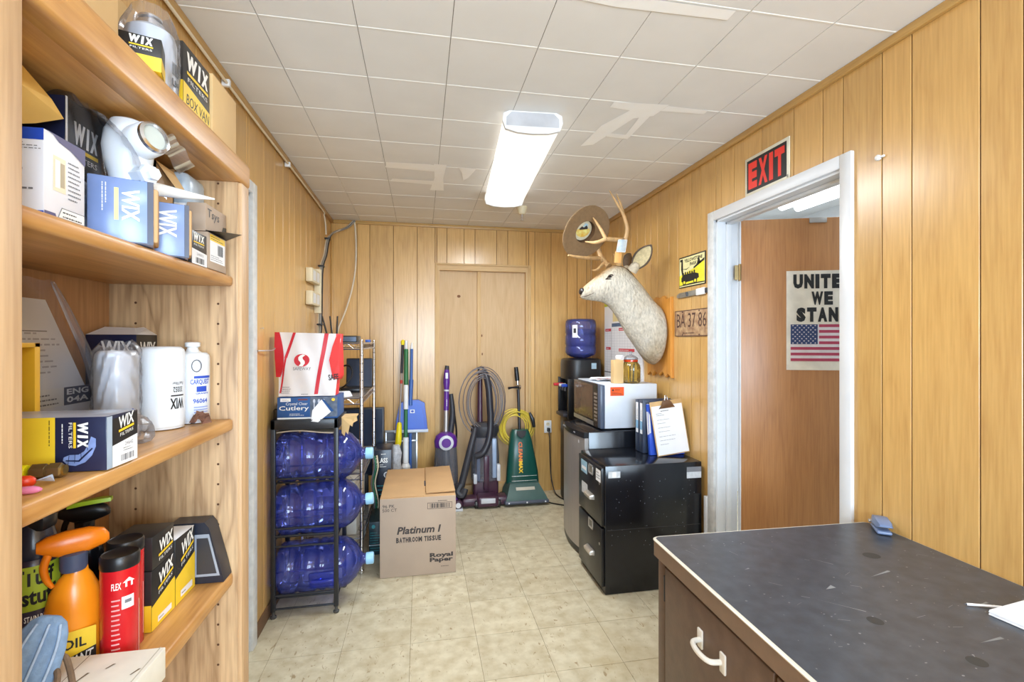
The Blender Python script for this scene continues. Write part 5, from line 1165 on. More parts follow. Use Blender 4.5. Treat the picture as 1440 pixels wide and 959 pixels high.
T = thing('wall_outlet', 'white outlet plate on the back wall with a black plug', 'outlet', (1.165, 4.338, .6))
b = B(); b.box(1.13, 4.328, .543, 1.20, 4.3395, .657, WHPL, .003); F = b.face(1.13, 4.328, .543, 1.20, 4.339, .657, '-y'); b.disc(F, .5, .72, .24, .15, CREAM); b.dec(F, .4, .7, .44, .78, DKPL, .001); b.dec(F, .56, .7, .6, .78, DKPL, .001); b.build('plate', T)
b = B(); b.box(1.153, 4.295, .558, 1.180, 4.3278, .592, BLKPL, .006)
b.tube([(1.166, 4.298, .565), (1.168, 4.28, .52), (1.172, 4.28, .35), (1.178, 4.26, .15), (1.195, 4.20, .03), (1.215, 4.12, .008), (1.235, 4.04, .008)], .0055, BLKPL, 8, 5)
b.solo('appliance_cable', 'black plug and cord from the outlet down to the water dispenser', 'cord', (1.166, 4.3, .575))
b = B(); b.tube([(1.06, 4.0, .02), (1.10, 3.98, .007), (1.16, 3.93, .007), (1.20, 3.90, .007)], .0055, BLKPL, 8, 4); b.solo('floor_cord', 'black cord on the floor beside the green vacuum', 'cord', (1.12, 3.96, 0))

# ------------------------------------------------------------------ right side: cabinet, fridge, microwave, dispenser
GLB = mat('black enamel', (22, 24, 30), .16, var=.2, scale=8)
GLB2 = mat('worn black enamel', (28, 28, 30), .28, var=.3, scale=12)
TAGW = mat('grey white tag', (206, 210, 216), .4, var=.1, scale=60)
T = thing('filing_cabinet', 'black two-drawer filing cabinet beside the hallway door frame', 'filing cabinet', (1.28, 2.69, 0))
CX0_, CX1_, CY0, CY1, CH = .995, 1.578, 2.486, 2.893, .71
b = B(); b.box(CX0_, CY0, .001, CX1_, CY1, CH, GLB, .004)
F = b.face(CX0_, CY0, 0, CX1_, CY1, CH, '-y'); b.dec(F, .03, .905, .15, .955, TAGW); b.dec(F, .07, .91, .11, .95, PAPER, .0008); b.dec(F, .84, .87, .995, .96, TAGW); b.dec(F, .84, .92, .995, .96, GREYP, .0008)
r_ = random.Random(8); DUST = mat('dust speck', (120, 124, 132), .8)
for k in range(70): b.disc(F, r_.uniform(.05, .95), r_.uniform(.3, .9), r_.uniform(.0015, .004), r_.uniform(.0015, .005), DUST, .0006, 6)
b.dec(F, .02, .498, .98, .502, DKPL, .0006)
b.build('body', T)
FRM = mat('nickel', (196, 192, 186), .3, .7)
for k, (z0, z1, lz, hz) in enumerate(((.375, .695, .65, .50), (.04, .36, .335, .18))):
    b = B(); b.box(CX0_ - .018, CY0 + .012, z0, CX0_, CY1 - .012, z1, GLB2, .003)
    F = Face((CX0_ - .018, CY1 - .012, z0), (0, -(CY1 - CY0 - .024), 0), (0, 0, z1 - z0))
    if k == 0:
        b.dec(F, .12, .70, .40, .93, mat('pale blue sticker', (150, 190, 214), .5)); b.dec(F, .15, .76, .36, .82, PAPER, .0008); b.dec(F, .78, .74, .97, .95, PAPER); b.small(F, .8, .78, .95, .92, 3, GREYP, e=.0008); b.dec(F, .15, .30, .42, .52, TAGW)
    b.disc(F, .93, .72, .02, .026, FRM, .002)
    o = b.build('drawer', T)
    b = B(); y = (CY0 + CY1) / 2 - .03; b.box(CX0_ - .024, y - .035, lz - .028, CX0_ - .018, y + .035, lz - .02, FRM, .001); b.box(CX0_ - .024, y - .035, lz + .02, CX0_ - .018, y + .035, lz + .028, FRM, .001); b.box(CX0_ - .024, y - .035, lz - .028, CX0_ - .018, y - .029, lz + .028, FRM, .001); b.box(CX0_ - .024, y + .029, lz - .028, CX0_ - .018, y + .035, lz + .028, FRM, .001); b.box(CX0_ - .019, y - .03, lz - .02, CX0_ - .0175, y + .03, lz + .02, mat('label card', (120, 118, 110), .6)); b.build('label_holder', o)
    b = B(); b.loft([[(CX0_ - .018 - dx, y + yy, hz + zz) for dx, zz in ((0, -.012), (d * .9, -.010), (d, .006), (d * .5, .014), (0, .014))] for yy, d in ((-.055, .008), (-.048, .03), (.048, .03), (.055, .008))], FRM); b.build('handle', o)
# mini fridge
T = thing('mini_fridge', 'small stainless fridge under the microwave, behind the filing cabinet', 'fridge', (1.27, 3.14, 0))
FY0, FY1 = 2.918, 3.37
b = B(); b.box(1.055, FY0, .012, 1.545, FY1, .815, GLB, .006); b.box(1.06, FY0 + .03, .0005, 1.5, FY1 - .03, .03, BLKPL); b.build('body', T)
b = B(); n = 14
def bow(t): return 1.028 - .028 * math.sin(PI * t)
b.loft([[(bow(k / n), FY0 + (FY1 - FY0) * k / n, z) for k in range(n + 1)] + [(1.053, FY1, z), (1.053, FY0, z)] for z in (.05, .775)], STEEL); F = Face((1.017, FY0 + .10, .735), (-.008, -.05, 0), (0, 0, .02)); b.dec(F, 0, 0, 1, 1, PAPER, .001)
d_ = b.build('door', T, 30)
b = B(); b.loft([[(bow(k / n) - .004, FY0 + (FY1 - FY0) * k / n, z) for k in range(n + 1)] + [(1.053, FY1, z), (1.053, FY0, z)] for z in (.776, .812)], BLKPL); b.box(1.0, FY0 + .12, .788, 1.02, FY1 - .06, .8, GREYP, .003); b.build('handle', d_)
b = B(); b.loft([[(bow(k / n) + .004, FY0 + (FY1 - FY0) * k / n, z) for k in range(n + 1)] + [(1.053, FY1, z), (1.053, FY0, z)] for z in (.012, .048)], BLKPL); b.build('kick_plate', T)
# microwave
T = thing('microwave_oven', 'white microwave with a dark door on top of the small fridge', 'microwave', (1.36, 3.22, .816))
MX0, MX1, MY0, MY1, MZ0, MZ1 = 1.178, 1.545, 2.95, 3.50, .826, 1.115
MWH = mat('microwave white', (214, 222, 234), .3, var=.02)
b = B(); b.box(MX0, MY0, MZ0, MX1, MY1, MZ1, MWH, .005)
F = b.face(MX0, MY0, MZ0, MX1, MY1, MZ1, '-y'); ORS = mat('orange sticker', (240, 92, 30), .5); b.dec(F, .10, .74, .36, .94, ORS, .0006); b.poly(F, [(.13, .85), (.17, .85), (.15, .91)], BLACKP, .0012); b.small(F, .19, .86, .33, .90, 1, BLACKP, e=.0012); b.small(F, .13, .755, .33, .83, 3, BLACKP, e=.0012)
for x in (MX0 + .04, MX1 - .04):
    for y in (MY0 + .04, MY1 - .04): b.box(x - .015, y - .015, .8155, x + .015, y + .015, .83, BLKPL)
b.build('body', T)
b = B(); b.box(MX0 - .03, MY0 + .13, MZ0, MX0 - .001, MY1, MZ1 - .004, mat('charcoal door frame', (48, 46, 48), .25), .004); F = Face((MX0 - .03, MY1, MZ0), (0, -(MY1 - MY0 - .13), 0), (0, 0, MZ1 - MZ0))
b.dec(F, .03, .14, .97, .95, mat('smoked window', (96, 74, 62), .12, var=.15, scale=6), .0008); b.dec(F, .0, .0, 1, .10, mat('satin silver strip', (176, 172, 168), .3, .6), .0008); b.small(F, .08, .85, .3, .89, 1, GREYP, e=.0012); b.build('door', T)
b = B(); b.box(MX0 - .03, MY0, MZ0, MX0 - .001, MY0 + .129, MZ1 - .004, mat('blue grey trim', (82, 92, 112), .3), .004); F = Face((MX0 - .03, MY0 + .129, MZ0), (0, -.129, 0), (0, 0, MZ1 - MZ0)); b.dec(F, .0, .0, .62, 1, mat('smoke panel', (48, 40, 38), .2), .0006); b.dec(F, .08, .86, .56, .94, mat('display', (20, 40, 34), .1), .001)
for i in range(3):
    for j in range(8): b.dec(F, .10 + .15 * i, .14 + .085 * j, .21 + .15 * i, .19 + .085 * j, mat('button print', (150, 136, 124), .5), .001)
b.build('control_panel', T)
b = B(); b.box(1.262, 3.0, 1.116, 1.33, 3.055, 1.272, CARDL, .001, fm={'+x': CARD}); b.solo('card_carton', 'narrow tan carton standing on the microwave left of the amber jar', 'box', (1.3, 3.03, 1.116))
b = B().at(1.315, 3.028, 1.287, rz=.4, rx=PI / 2); b.lathe([(.006, -.025), (.016, -.025), (.018, -.022), (.018, .022), (.016, .025), (.006, .025)], PAPER, 20); b.solo('paper_roll', 'small white paper roll on top of the narrow tan carton', 'roll', (1.315, 3.028, 1.273))
for k, (x, y, rz, m) in enumerate(((1.27, 3.24, .3, PAPER), (1.33, 3.2, -.4, mat('receipt', (226, 214, 212), .7)), (1.25, 3.3, 1.0, PAPER), (1.36, 3.27, .1, PAPER))):
    b = B().at(x, y, 1.1165 + .004 * k, rz=rz); b.sheet(lambda u, v: (.13 * (u - .5), .08 * (v - .5), .006 + .005 * math.sin(5 * u + 3 * v + k) ), 10, 6, m, .0008)
    if k < 2: b.dec(Face((-.05, -.02, .0125), (.05, 0, 0), (0, .02, 0)), 0, 0, 1, 1, REDP)
    b.solo('paper_slip', ('crumpled paper slip with red print at the bottom of the stack on the microwave', 'pinkish receipt lying in the stack of slips on the microwave', 'turned white paper slip in the stack on the microwave', 'white paper slip lying topmost on the microwave')[k], 'paper', (x, y, 1.116), group='paper slips on the microwave', angle=60)
AMB = glassmat('amber jar glass', (238, 216, 150), .12, .04, .9, (220, 190, 110))
T = thing('glass_jar', 'amber glass jar with a red band holding pens, on the microwave', 'jar', (1.395, 3.03, 1.116))
b = B().at(1.395, 3.03, 1.1165); pr = [(.01, .003), (.055, .002), (.062, .008), (.063, .10), (.060, .118), (.046, .138), (.042, .144)]
b.loft([[(r * (1 + .02 * math.cos(16 * a)) * math.cos(a), r * (1 + .02 * math.cos(16 * a)) * math.sin(a), z) for a in [k * 2 * PI / 64 for k in range(64)]] for r, z in pr], AMB, False); b.build('jar_body', T, 60)
b = B().at(1.395, 3.03, 1.1165); b.lathe([(.0425, .142), (.047, .144), (.047, .156), (.0425, .158)], mat('amber red glass', (196, 62, 30), .15), 32); b.build('neck_band', T)
b = B().at(1.395, 3.03, 1.1165); b.lathe([(.048, .158), (.05, .162), (.046, .170), (.028, .184), (.010, .190), (.007, .197), (.012, .204), (.010, .211), (.003, .214)], glassmat('pale jar lid', (236, 238, 240), .25, .05, .8), 32); b.build('lid', T, 60)
for k, (dx, dy, tx, ty, l, m, lb) in enumerate(((.02, -.01, .02, -.01, .12, BLUEP, 'blue pen inside the amber jar'), (-.02, .0, -.03, .01, .125, WHITE, 'white pen inside the amber jar'), (.0, .02, .01, .03, .118, BLKPL, 'black pen inside the amber jar'), (-.028, -.018, -.03, -.02, .11, YELP, 'yellow marker inside the amber jar'), (.03, .012, .035, .02, .115, mat('teal pen', (90, 160, 170), .4), 'teal pen inside the amber jar'))):
    b = B(); b.tube([(1.395 + dx * .7, 3.03 + dy * .7, 1.122), (1.395 + tx * .9, 3.03 + ty * .9, 1.12 + l)], [.005, .005], m, 8); b.tube([(1.395 + tx * .9, 3.03 + ty * .9, 1.12 + l), (1.395 + tx * .93, 3.03 + ty * .93, 1.126 + l)], [.003, .003], BLKPL, 8)
    b.solo('pen', lb, 'pen', (1.395 + dx, 3.03 + dy, 1.12), group='pens in the amber jar')
# water dispenser
T = thing('water_dispenser', 'black water dispenser in the right back corner behind the small fridge', 'water dispenser', (1.4, 4.08, 0))
b = B()
def dring(z, f=1.0): return [(1.40 + .17 * f * (abs(math.cos(a)) ** .6) * math.copysign(1, math.cos(a)), 4.08 + .165 * f * (abs(math.sin(a)) ** .75) * math.copysign(1, math.sin(a)), z) for a in [k * 2 * PI / 48 for k in range(48)]]
b.loft([dring(.002, .96), dring(.02), dring(.72), dring(.735, .985)], BLKPL); b.loft([dring(1.07), dring(1.20), dring(1.235, .97), dring(1.245, .88), dring(1.247, .6)], BLKPL)
b.loft([[(1.295, 3.925, z), (1.565, 3.93, z), (1.565, 4.235, z), (1.295, 4.235, z)] for z in (.73, 1.075)], BLKPL); b.box(1.235, 3.918, .73, 1.3, 3.945, 1.075, BLKPL, .004); b.box(1.235, 4.215, .73, 1.3, 4.24, 1.075, BLKPL, .004)
F = Face((1.44, 3.9145, 1.16), (.045, 0, 0), (0, 0, .05), (0, -1, 0)); b.dec(F, 0, 0, 1, 1, mat('pale blue tag', (170, 200, 220), .5), .003)
b.build('body', T, 40)
b = B(); b.box(1.205, 3.97, .74, 1.295, 4.19, .77, DKPL, .006); b.build('drip_tray', T)
for y, m in ((4.01, BLUEP), (4.08, WHPL), (4.15, REDP)):
    b = B(); b.tube([(1.30, y, 1.01), (1.25, y, 1.01), (1.235, y, .995), (1.235, y, .965)], .011, DKPL, 10); b.build('tap', T)
    b = B(); b.box(1.17 if m is REDP else 1.20, y - .014, 1.0, 1.262, y + .014, 1.025, m, .006); b.build('lever', T)
T = thing('water_bottle', 'full blue water bottle standing upside down on the dispenser', 'water bottle', (1.4, 4.08, 1.247), 0)
b = B().at(1.40, 4.08, 1.2475); b.lathe([(.05, .002), (.09, .014), (.122, .03), (.136, .05), (.137, .10), (.130, .106), (.130, .116), (.137, .124), (.137, .20), (.130, .207), (.130, .218), (.137, .226), (.137, .30), (.132, .33), (.118, .345), (.06, .348)], glassmat('filled blue bottle', (206, 214, 251), .24, .05, .9, (104, 122, 226)), 40); b.build('bottle', T, 60)
b = B().at(1.40, 4.08, 1.2475); b.lathe([(.05, .006), (.088, .018), (.12, .034), (.131, .052), (.131, .258), (.0, .2585)], glassmat('bottle water', (218, 223, 248), .08, .05, .6, (80, 100, 200)), 40); b.build('water', T, 60)
b = B(); M0 = b.M; wrap(b, 1.40, 4.08, .1375, -2.45, -2.10, 1.43, 1.54, PAPER); wrap(b, 1.40, 4.08, .138, -2.36, -2.19, 1.47, 1.51, DKPL); b.build('label', T)
# wall planner
b = B(); b.box(1.588, 3.25, 1.09, 1.599, 3.985, 1.745, PAPER); F = Face((1.588, 3.985, 1.09), (0, -.735, 0), (0, 0, .655)); LGL = mat('pale grid print', (205, 206, 214), .7)
b.dec(F, .0, .93, 1, 1, mat('lime header', (190, 204, 40), .6)); b.dec(F, .22, .655, .62, .70, mat('slate blue band', (90, 112, 140), .6)); b.dec(F, .25, .72, .5, .86, mat('cream photo', (230, 214, 160), .6), .0006)
for i in range(14): b.dec(F, .07 * i + .02, .02, .07 * i + .025, .64, LGL)
for j in range(18): b.dec(F, .02, .03 + .034 * j, .98, .033 + .034 * j, LGL, .0005)
for u, v, w in ((.03, .60, .17), (.42, .60, .2), (.05, .36, .14), (.42, .345, .4), (.72, .6, .2)): b.dec(F, u, v, u + w, v + .035, mat('red heading', (206, 70, 80), .6), .0008); b.small(F, u + .02, v + .006, u + w - .02, v + .03, 1, PAPER, e=.001)
b.dec(F, .2, .02, .206, .64, GREYP, .0007); b.dec(F, .0, .06, .2, .075, GREYP, .0007)
b.solo('wall_planner', 'large white wall planner with red headings hanging behind the deer mount', 'calendar', (1.595, 3.62, 1.09))
# binders, folder, clipboard
BND = mat('dark blue grey binder', (52, 62, 82), .35, var=.05); BLF = mat('royal blue folder', (44, 84, 200), .3, var=.05)


def binder(y0, label):
    T = thing('ring_binder', label, 'binder', (1.45, y0 + .025, .711), 0, 'dark ring binders on the filing cabinet')
    b = B(); x0, x1, z1 = 1.335, 1.575, 1.032
    b.box(x0, y0, .712, x1, y0 + .003, z1, BND, .001); b.box(x0, y0 + .047, .712, x1, y0 + .05, z1, BND, .001); b.box(x0, y0 + .0005, .712, x0 + .003, y0 + .0495, z1, BND, .001)
    F = Face((x0, y0 + .05, .712), (0, -.05, 0), (0, 0, .32)); b.dec(F, .2, .36, .82, .95, PAPER); b.dec(F, .2, .44, .82, .60, mat('light blue label', (130, 178, 214), .5), .0008); b.small(F, .3, .62, .7, .92, 1, GREYP, rot=90, e=.0008); b.build('cover', T)
    b = B(); b.box(x0 + .03, y0 + .006, .718, x1 - .006, y0 + .044, z1 - .008, PAPER); b.build('pages', T)


binder(2.782, 'dark ring binder with a white and blue spine label, the one next to the microwave'); binder(2.726, 'dark ring binder with a white and blue spine label, beside the blue folder')
b = B(); b.M = Matrix.Translation((1.352, 2.662, .7125)) @ Matrix.Rotation(-.12, 4, 'X'); b.box(0, 0, 0, .225, .028, .305, BLF, .003, fm={'+z': PAPER}); F = b.face(0, 0, 0, .225, .028, .305, '-x'); b.dec(F, .2, .4, .8, .85, PAPER)
F = b.face(0, 0, 0, .225, .028, .305, '-y'); b.poly(F, [(-.0, .42), (.05, .44), (.05, .78), (0, .86)], PAPER)
b.solo('document_folder', 'bright blue folder leaning between the binders and the clipboard', 'folder', (1.46, 2.69, .711))
T = thing('clipboard', 'brown clipboard with a printed sheet leaning on the blue folder', 'clipboard', (1.49, 2.64, .711))
MQ = Matrix.Translation((1.378, 2.622, .7118)) @ Matrix.Rotation(.02, 4, 'Z') @ Matrix.Rotation(-.13, 4, 'X') @ Matrix.Rotation(-.10, 4, 'Y')
b = B(MQ.copy()); b.box(0, 0, .0, .215, .004, .322, mat('hardboard', (196, 160, 110), .5), .001); b.build('board', T)
b = B(MQ.copy()); b.box(.006, -.0015, .006, .209, -.0003, .295, PAPER); F = Face((.006, -.0015, .006), (.203, 0, 0), (0, 0, .289)); b.small(F, .28, .87, .68, .91, 1, BLACKP); b.small(F, .12, .79, .4, .86, 2, GREYP)
for v, w in ((.70, .6), (.63, .4), (.54, .6), (.46, .55), (.36, .8), (.28, .75), (.2, .4)): b.small(F, .12, v, .12 + w, v + .025, 1, GREYP)
b.build('paper_sheet', T)
b = B(MQ.copy()); BRZ = mat('bronze clip', (140, 112, 92), .3, .8)
b.add([(.052, -.003, .276), (.162, -.003, .276), (.150, -.010, .290), (.064, -.010, .290), (.075, -.012, .308), (.139, -.012, .308), (.125, -.006, .332), (.089, -.006, .332)], [(0, 1, 2, 3), (3, 2, 5, 4), (4, 5, 6, 7)], BRZ)
b.box(.085, -.006, .30, .129, .006, .318, BRZ, .002); b.tube([(.098, -.008, .325), (.1, -.01, .345), (.107, -.01, .352), (.114, -.01, .345), (.116, -.008, .325)], .0025, CHROME, 8, 3); b.build('clip', T)

# ------------------------------------------------------------------ desk
DT = mat('dark linoleum top', (66, 71, 80), .36, var=.2, scale=26); DB = mat('brown desk enamel', (98, 76, 60), .42, var=.12, scale=26, bump=.25); DBE = mat('brown top edge', (122, 96, 76), .4, var=.08, scale=26)
RZD = -.026
T = thing('office_desk', 'brown metal desk with a scuffed dark top in the right foreground', 'desk', (.762, 1.494, 0), RZD); MD = ROOT[T.name]
b = B(MD.copy()); W, D = .834, 1.75
def rr(x0, y0, x1, y1, r, z):
    out = []
    for cx, cy, a0 in ((x1 - r, y1 - r, 0), (x0 + r, y1 - r, PI / 2), (x0 + r, y0 + r, PI), (x1 - r, y0 + r, 1.5 * PI)):
        out += [(cx + r * math.cos(a0 + k * PI / 10), cy + r * math.sin(a0 + k * PI / 10), z) for k in range(6)]
    return out
b.loft([rr(.006, -D + .006, W, -.006, .02, .735), rr(.004, -D + .004, W, -.004, .022, .74)], DT); F = Face((0, -D, .74), (W, 0, 0), (0, D, 0)); r_ = random.Random(12); SCF = mat('scuff', (132, 136, 140), .5, var=.2)
for u, v, l, a, w in ((.50, .855, .06, -.9, .0022), (.33, .73, .10, -.75, .002), (.38, .775, .035, .3, .008), (.30, .55, .055, -1.3, .0012), (.62, .80, .09, .25, .004), (.58, .63, .07, .1, .004), (.75, .7, .05, .2, .003), (.2, .85, .02, .3, .003)):
    du, dv = l * math.cos(a) / W, l * math.sin(a) / D; pu, pv = -w * math.sin(a) / W, w * math.cos(a) / D; b.poly(F, [(u - du / 2 - pu * .2, v - dv / 2), (u + du / 2, v + dv / 2 - pv), (u + du / 2 + pu, v + dv / 2 + pv)], SCF, .0006)
STN = mat('dark stain', (50, 53, 56), .5, var=.1); b.disc(F, .36, .69, .020, .010, STN, .0003); b.disc(F, .45, .60, .022, .010, STN, .0003); b.disc(F, .72, .86, .03, .012, STN, .0003)
for k in range(190): b.disc(F, r_.uniform(.03, .97), r_.uniform(.4, .985), r_.uniform(.0006, .004), r_.uniform(.0004, .0016), SCF, .0007, 6)
for k in range(26):
    u, v, a, l = r_.uniform(.05, .95), r_.uniform(.45, .97), r_.uniform(-1.4, .6), r_.uniform(.01, .04); b.poly(F, [(u, v), (u + l * math.cos(a), v + l * .5 * math.sin(a)), (u + l * math.cos(a) + .001, v + l * .5 * math.sin(a) + .0007), (u + .001, v + .0007)], SCF, .0007)
b.build('desktop', T)
b = B(MD.copy()); b.loft([rr(.0, -D, W, 0, .024, .686), rr(.0, -D, W, 0, .024, .7335)], DBE); b.build('edge_band', T)
b = B(MD.copy()); b.loft([rr(.003, -D + .003, W, -.003, .022, .7335), rr(-.0015, -D - .0015, W, .0015, .025, .7338), rr(-.0022, -D - .0022, W, .0022, .025, .737), rr(.0035, -D + .0035, W, -.0035, .022, .7404), rr(.006, -D + .006, W, -.006, .02, .7404), rr(.0065, -D + .0065, W, -.0065, .02, .736)], mat('cream edge bead', (214, 206, 190), .35), False); b.build('edge_bead', T)
b = B(MD.copy()); b.box(.03, -.86, .06, W - .01, -.02, .688, DB, .004); b.box(.018, -.058, .0, .06, -.012, .687, DB, .004); b.box(.018, -D + .02, .0, .06, -D + .06, .687, DB, .004); b.box(W - .06, -D + .02, 0, W - .02, -D + .06, .687, DB, .004); b.box(W - .06, -.06, 0, W - .02, -.012, .687, DB, .004); b.box(.02, -D + .05, .60, W - .05, -.85, .687, DB, .004); b.build('frame', T)
b = B(MD.copy()); b.box(.008, -.575, .09, .03, -.078, .672, DB, .004); o = b.build('cupboard_door', T)
b = B(MD.copy()); HP = mat('off white handle', (222, 216, 206), .35)
for y in (-.395, -.29): b.box(.002, y - .012, .548, .0085, y + .012, .60, HP, .003)
b.tube([(.004, -.39, .574), (-.022, -.385, .574), (-.03, -.36, .572), (-.03, -.325, .572), (-.022, -.30, .574), (.004, -.295, .574)], .007, HP, 10, 4); b.build('handle', o)
for z in (.60, .2):
    b = B(MD.copy()); b.tube([(.014, -.072, z - .04), (.014, -.072, z + .04)], .006, BLACKM, 10); b.box(.016, -.078, z - .036, .024, -.066, z + .036, BLACKM); b.build('hinge', o)
b = B(MD.copy()); b.box(.008, -.85, .37, .03, -.585, .672, DB, .004); o = b.build('drawer', T); b = B(MD.copy()); b.box(.008, -.85, .09, .03, -.585, .36, DB, .004); b.build('drawer', T)
HPB = mat('blue grey enamel', (112, 130, 166), .35, var=.05)
T = thing('hole_punch', 'blue grey hole punch at the far right corner of the desk', 'hole punch', (1.562, 1.385, .7425), .95); M = ROOT[T.name]
b = B(M.copy()); b.box(-.045, -.022, 0, .045, .022, .012, HPB, .006, seg=3); b.M = M.copy(); b.loft([[(x, y, z) for y, z in ((-.016, .0), (.016, 0), (.016, .02), (-.016, .02))] for x in (-.01, .02)], DKPL); b.tube([(.03, -.016, .006), (.03, -.012, .03), (.03, .012, .03), (.03, .016, .006)], .004, STEEL, 8); b.build('base', T)
b = B(M.copy()); b.loft([[(x, y * w, z0), (x, -y * w, z0), (x, -y * w * .8, z1), (x, y * w * .8, z1)] for x, w, z0, z1 in ((-.055, .8, .03, .036), (-.045, 1, .026, .042), (.01, 1, .022, .046), (.04, .9, .02, .04), (.05, .6, .022, .034)) for y in (.024,)], HPB); b.tube([(.028, -.03, .022), (.028, .03, .022)], .006, STEEL, 10); b.build('lever', T)
b = B(); b.M = Matrix.Translation((1.337, .913, .7415)) @ Matrix.Rotation(.13, 4, 'Z')
for k in range(6): b.box(.0 + .0006 * (k % 3), -.20 + .0008 * (k % 2), .002 * k, .15 + .0006 * (k % 2), -.0005 * (k % 3), .002 * k + .0018, PAPER)
b.solo('paper_pad', 'white pad of paper at the right edge of the desk', 'paper pad', (1.4, .83, .7415))
b = B(); b.tube([(1.33, .955, .7445), (1.40, .928, .7445)], .0028, PAPER, 6); b.tube([(1.324, .957, .7445), (1.33, .955, .7445)], [.0005, .0028], DKPL, 6); b.solo('pencil', 'short white pencil beside the paper pad', 'pencil', (1.36, .94, .7415))

# ------------------------------------------------------------------ right wall: signs, deer mount, hat; lamps
def wallface(y1, z0, w, h, x=1.599): return Face((x, y1, z0), (0, -w, 0), (0, 0, h))


EXR = mat('exit red', (236, 52, 36), .45, var=.02)
b = B(); b.box(1.594, 1.842, 2.117, 1.599, 2.134, 2.303, mat('cream sign border', (228, 224, 204), .45), .001); F = wallface(2.134, 2.117, .292, .186, 1.594); b.dec(F, .05, .07, .95, .92, BLACKP)
b.letters(F, 'EXIT', .09, .15, .91, .84, EXR, .06, .16, e=.001); b.dec(F, .955, .03, .985, .10, mat('grey clip', (150, 150, 140), .5), .0012)
b.solo('exit_sign', 'black EXIT sign with red letters above the hallway door', 'sign', (1.597, 1.99, 2.117))
b = B(); b.box(1.595, 2.476, 1.728, 1.599, 2.759, 1.918, BLACKP, .001); F = wallface(2.759, 1.728, .283, .19, 1.595); YSC = mat('pale yellow sign', (238, 230, 172), .4); YSB = mat('bright yellow sign', (240, 226, 60), .4)
b.dec(F, .02, .03, .98, .96, YSC); b.poly(F, [(.02, .06), (.97, .06), (.97, .74), (.62, .56), (.02, .40)], YSB, .0006); b.txt(F, 'YELLOWSTONE', .22, .80, .90, .91, BLACKP, e=.001, bold=.02); b.txt(F, 'PARK', .44, .66, .70, .77, BLACKP, e=.001, bold=.02)
b.poly(F, [(.05, .93), (.16, .93), (.17, .5), (.14, .35), (.09, .6), (.10, .85), (.05, .86)], BLACKP, .0009); b.poly(F, [(.58, .60), (.97, .80), (.97, .72), (.58, .54)], BLACKP, .0009); b.poly(F, [(.70, .66), (.76, .92), (.84, .68)], BLACKP, .0009)
b.poly(F, [(.10, .20), (.10, .32), (.18, .42), (.60, .42), (.76, .36), (.78, .24), (.66, .18), (.2, .16)], BLACKP, .0009)
for k in range(6): b.disc(F, .18 + .085 * k, .44 + .015 * (k % 2), .028, .05, BLACKP, .001, 12)
for u in (.22, .64): b.disc(F, u, .16, .07, .085, BLACKP, .001, 18); b.disc(F, u, .16, .04, .05, YSB, .0013, 18)
b.poly(F, [(.02, .06), (.98, .06), (.98, .09), (.5, .11), (.02, .08)], BLACKP, .0009); b.poly(F, [(.10, .62), (.3, .56), (.45, .64), (.3, .59)], BLACKP, .0009)
b.solo('souvenir_sign', 'yellow and black souvenir park sign on the panelling left of the doorway', 'sign', (1.597, 2.62, 1.728))
b = B(); b.M = Matrix.Translation((1.592, 2.748, 1.682)) @ Matrix.Rotation(-.02, 4, 'X'); b.box(-.004, -.19, -.016, .006, 0, .016, mat('dull zinc', (160, 158, 150), .4, .6), .003); b.box(-.008, -.275, -.020, .006, -.19, .020, WHPL, .004); b.box(-.005, -.305, -.014, .006, -.275, .014, DKPL, .003)
b.tube([(-.006, -.095, -.012), (-.010, -.095, .012)], .006, DKPL, 8); b.add([(-.003, 0, -.016), (-.003, 0, .016), (-.003, .03, .004), (-.003, .03, -.01)], [(0, 1, 2, 3)], mat('dull zinc', (160, 158, 150)))
b.solo('metal_strip', 'zinc strip with a white end mounted under the yellow souvenir sign', 'bracket', (1.595, 2.6, 1.68))
RUST = mat('rusted plate', (150, 112, 84), .75, var=.3, scale=30, rgb2=(196, 164, 124)); RUSTD = mat('dark rust', (92, 66, 56), .8, var=.2, scale=40)
b = B(); b.box(1.594, 2.445, 1.428, 1.598, 2.805, 1.588, RUST, .002); F = wallface(2.805, 1.428, .36, .16, 1.594); b.txt(F, 'BA 37 86', .06, .34, .95, .88, RUSTD, e=.0012); b.small(F, .25, .08, .8, .19, 1, RUSTD, e=.0012)
for q in ((0, 0, 1, .03), (0, .97, 1, 1), (0, 0, .012, 1), (.988, 0, 1, 1)): b.dec(F, *q, RUSTD, .001)
for u, v in ((.25, .93), (.75, .93), (.25, .06), (.75, .06)): b.disc(F, u, v, .02, .03, RUSTD, .0014, 10)
b.solo('license_plate', 'rusty old license plate on the panelling left of the doorway', 'license plate', (1.596, 2.62, 1.428))
b = B().at(1.599, 1.424, 2.048, ry=-PI / 2); b.lathe([(.008, 0), (.010, .002), (.010, .01), (.006, .014)], WHPL, 16); b.box(-.004, -.022, 0, .004, -.008, .008, WHPL, .002); b.solo('push_button', 'small white button on the panelling near the hallway door', 'button', (1.599, 1.424, 2.048))
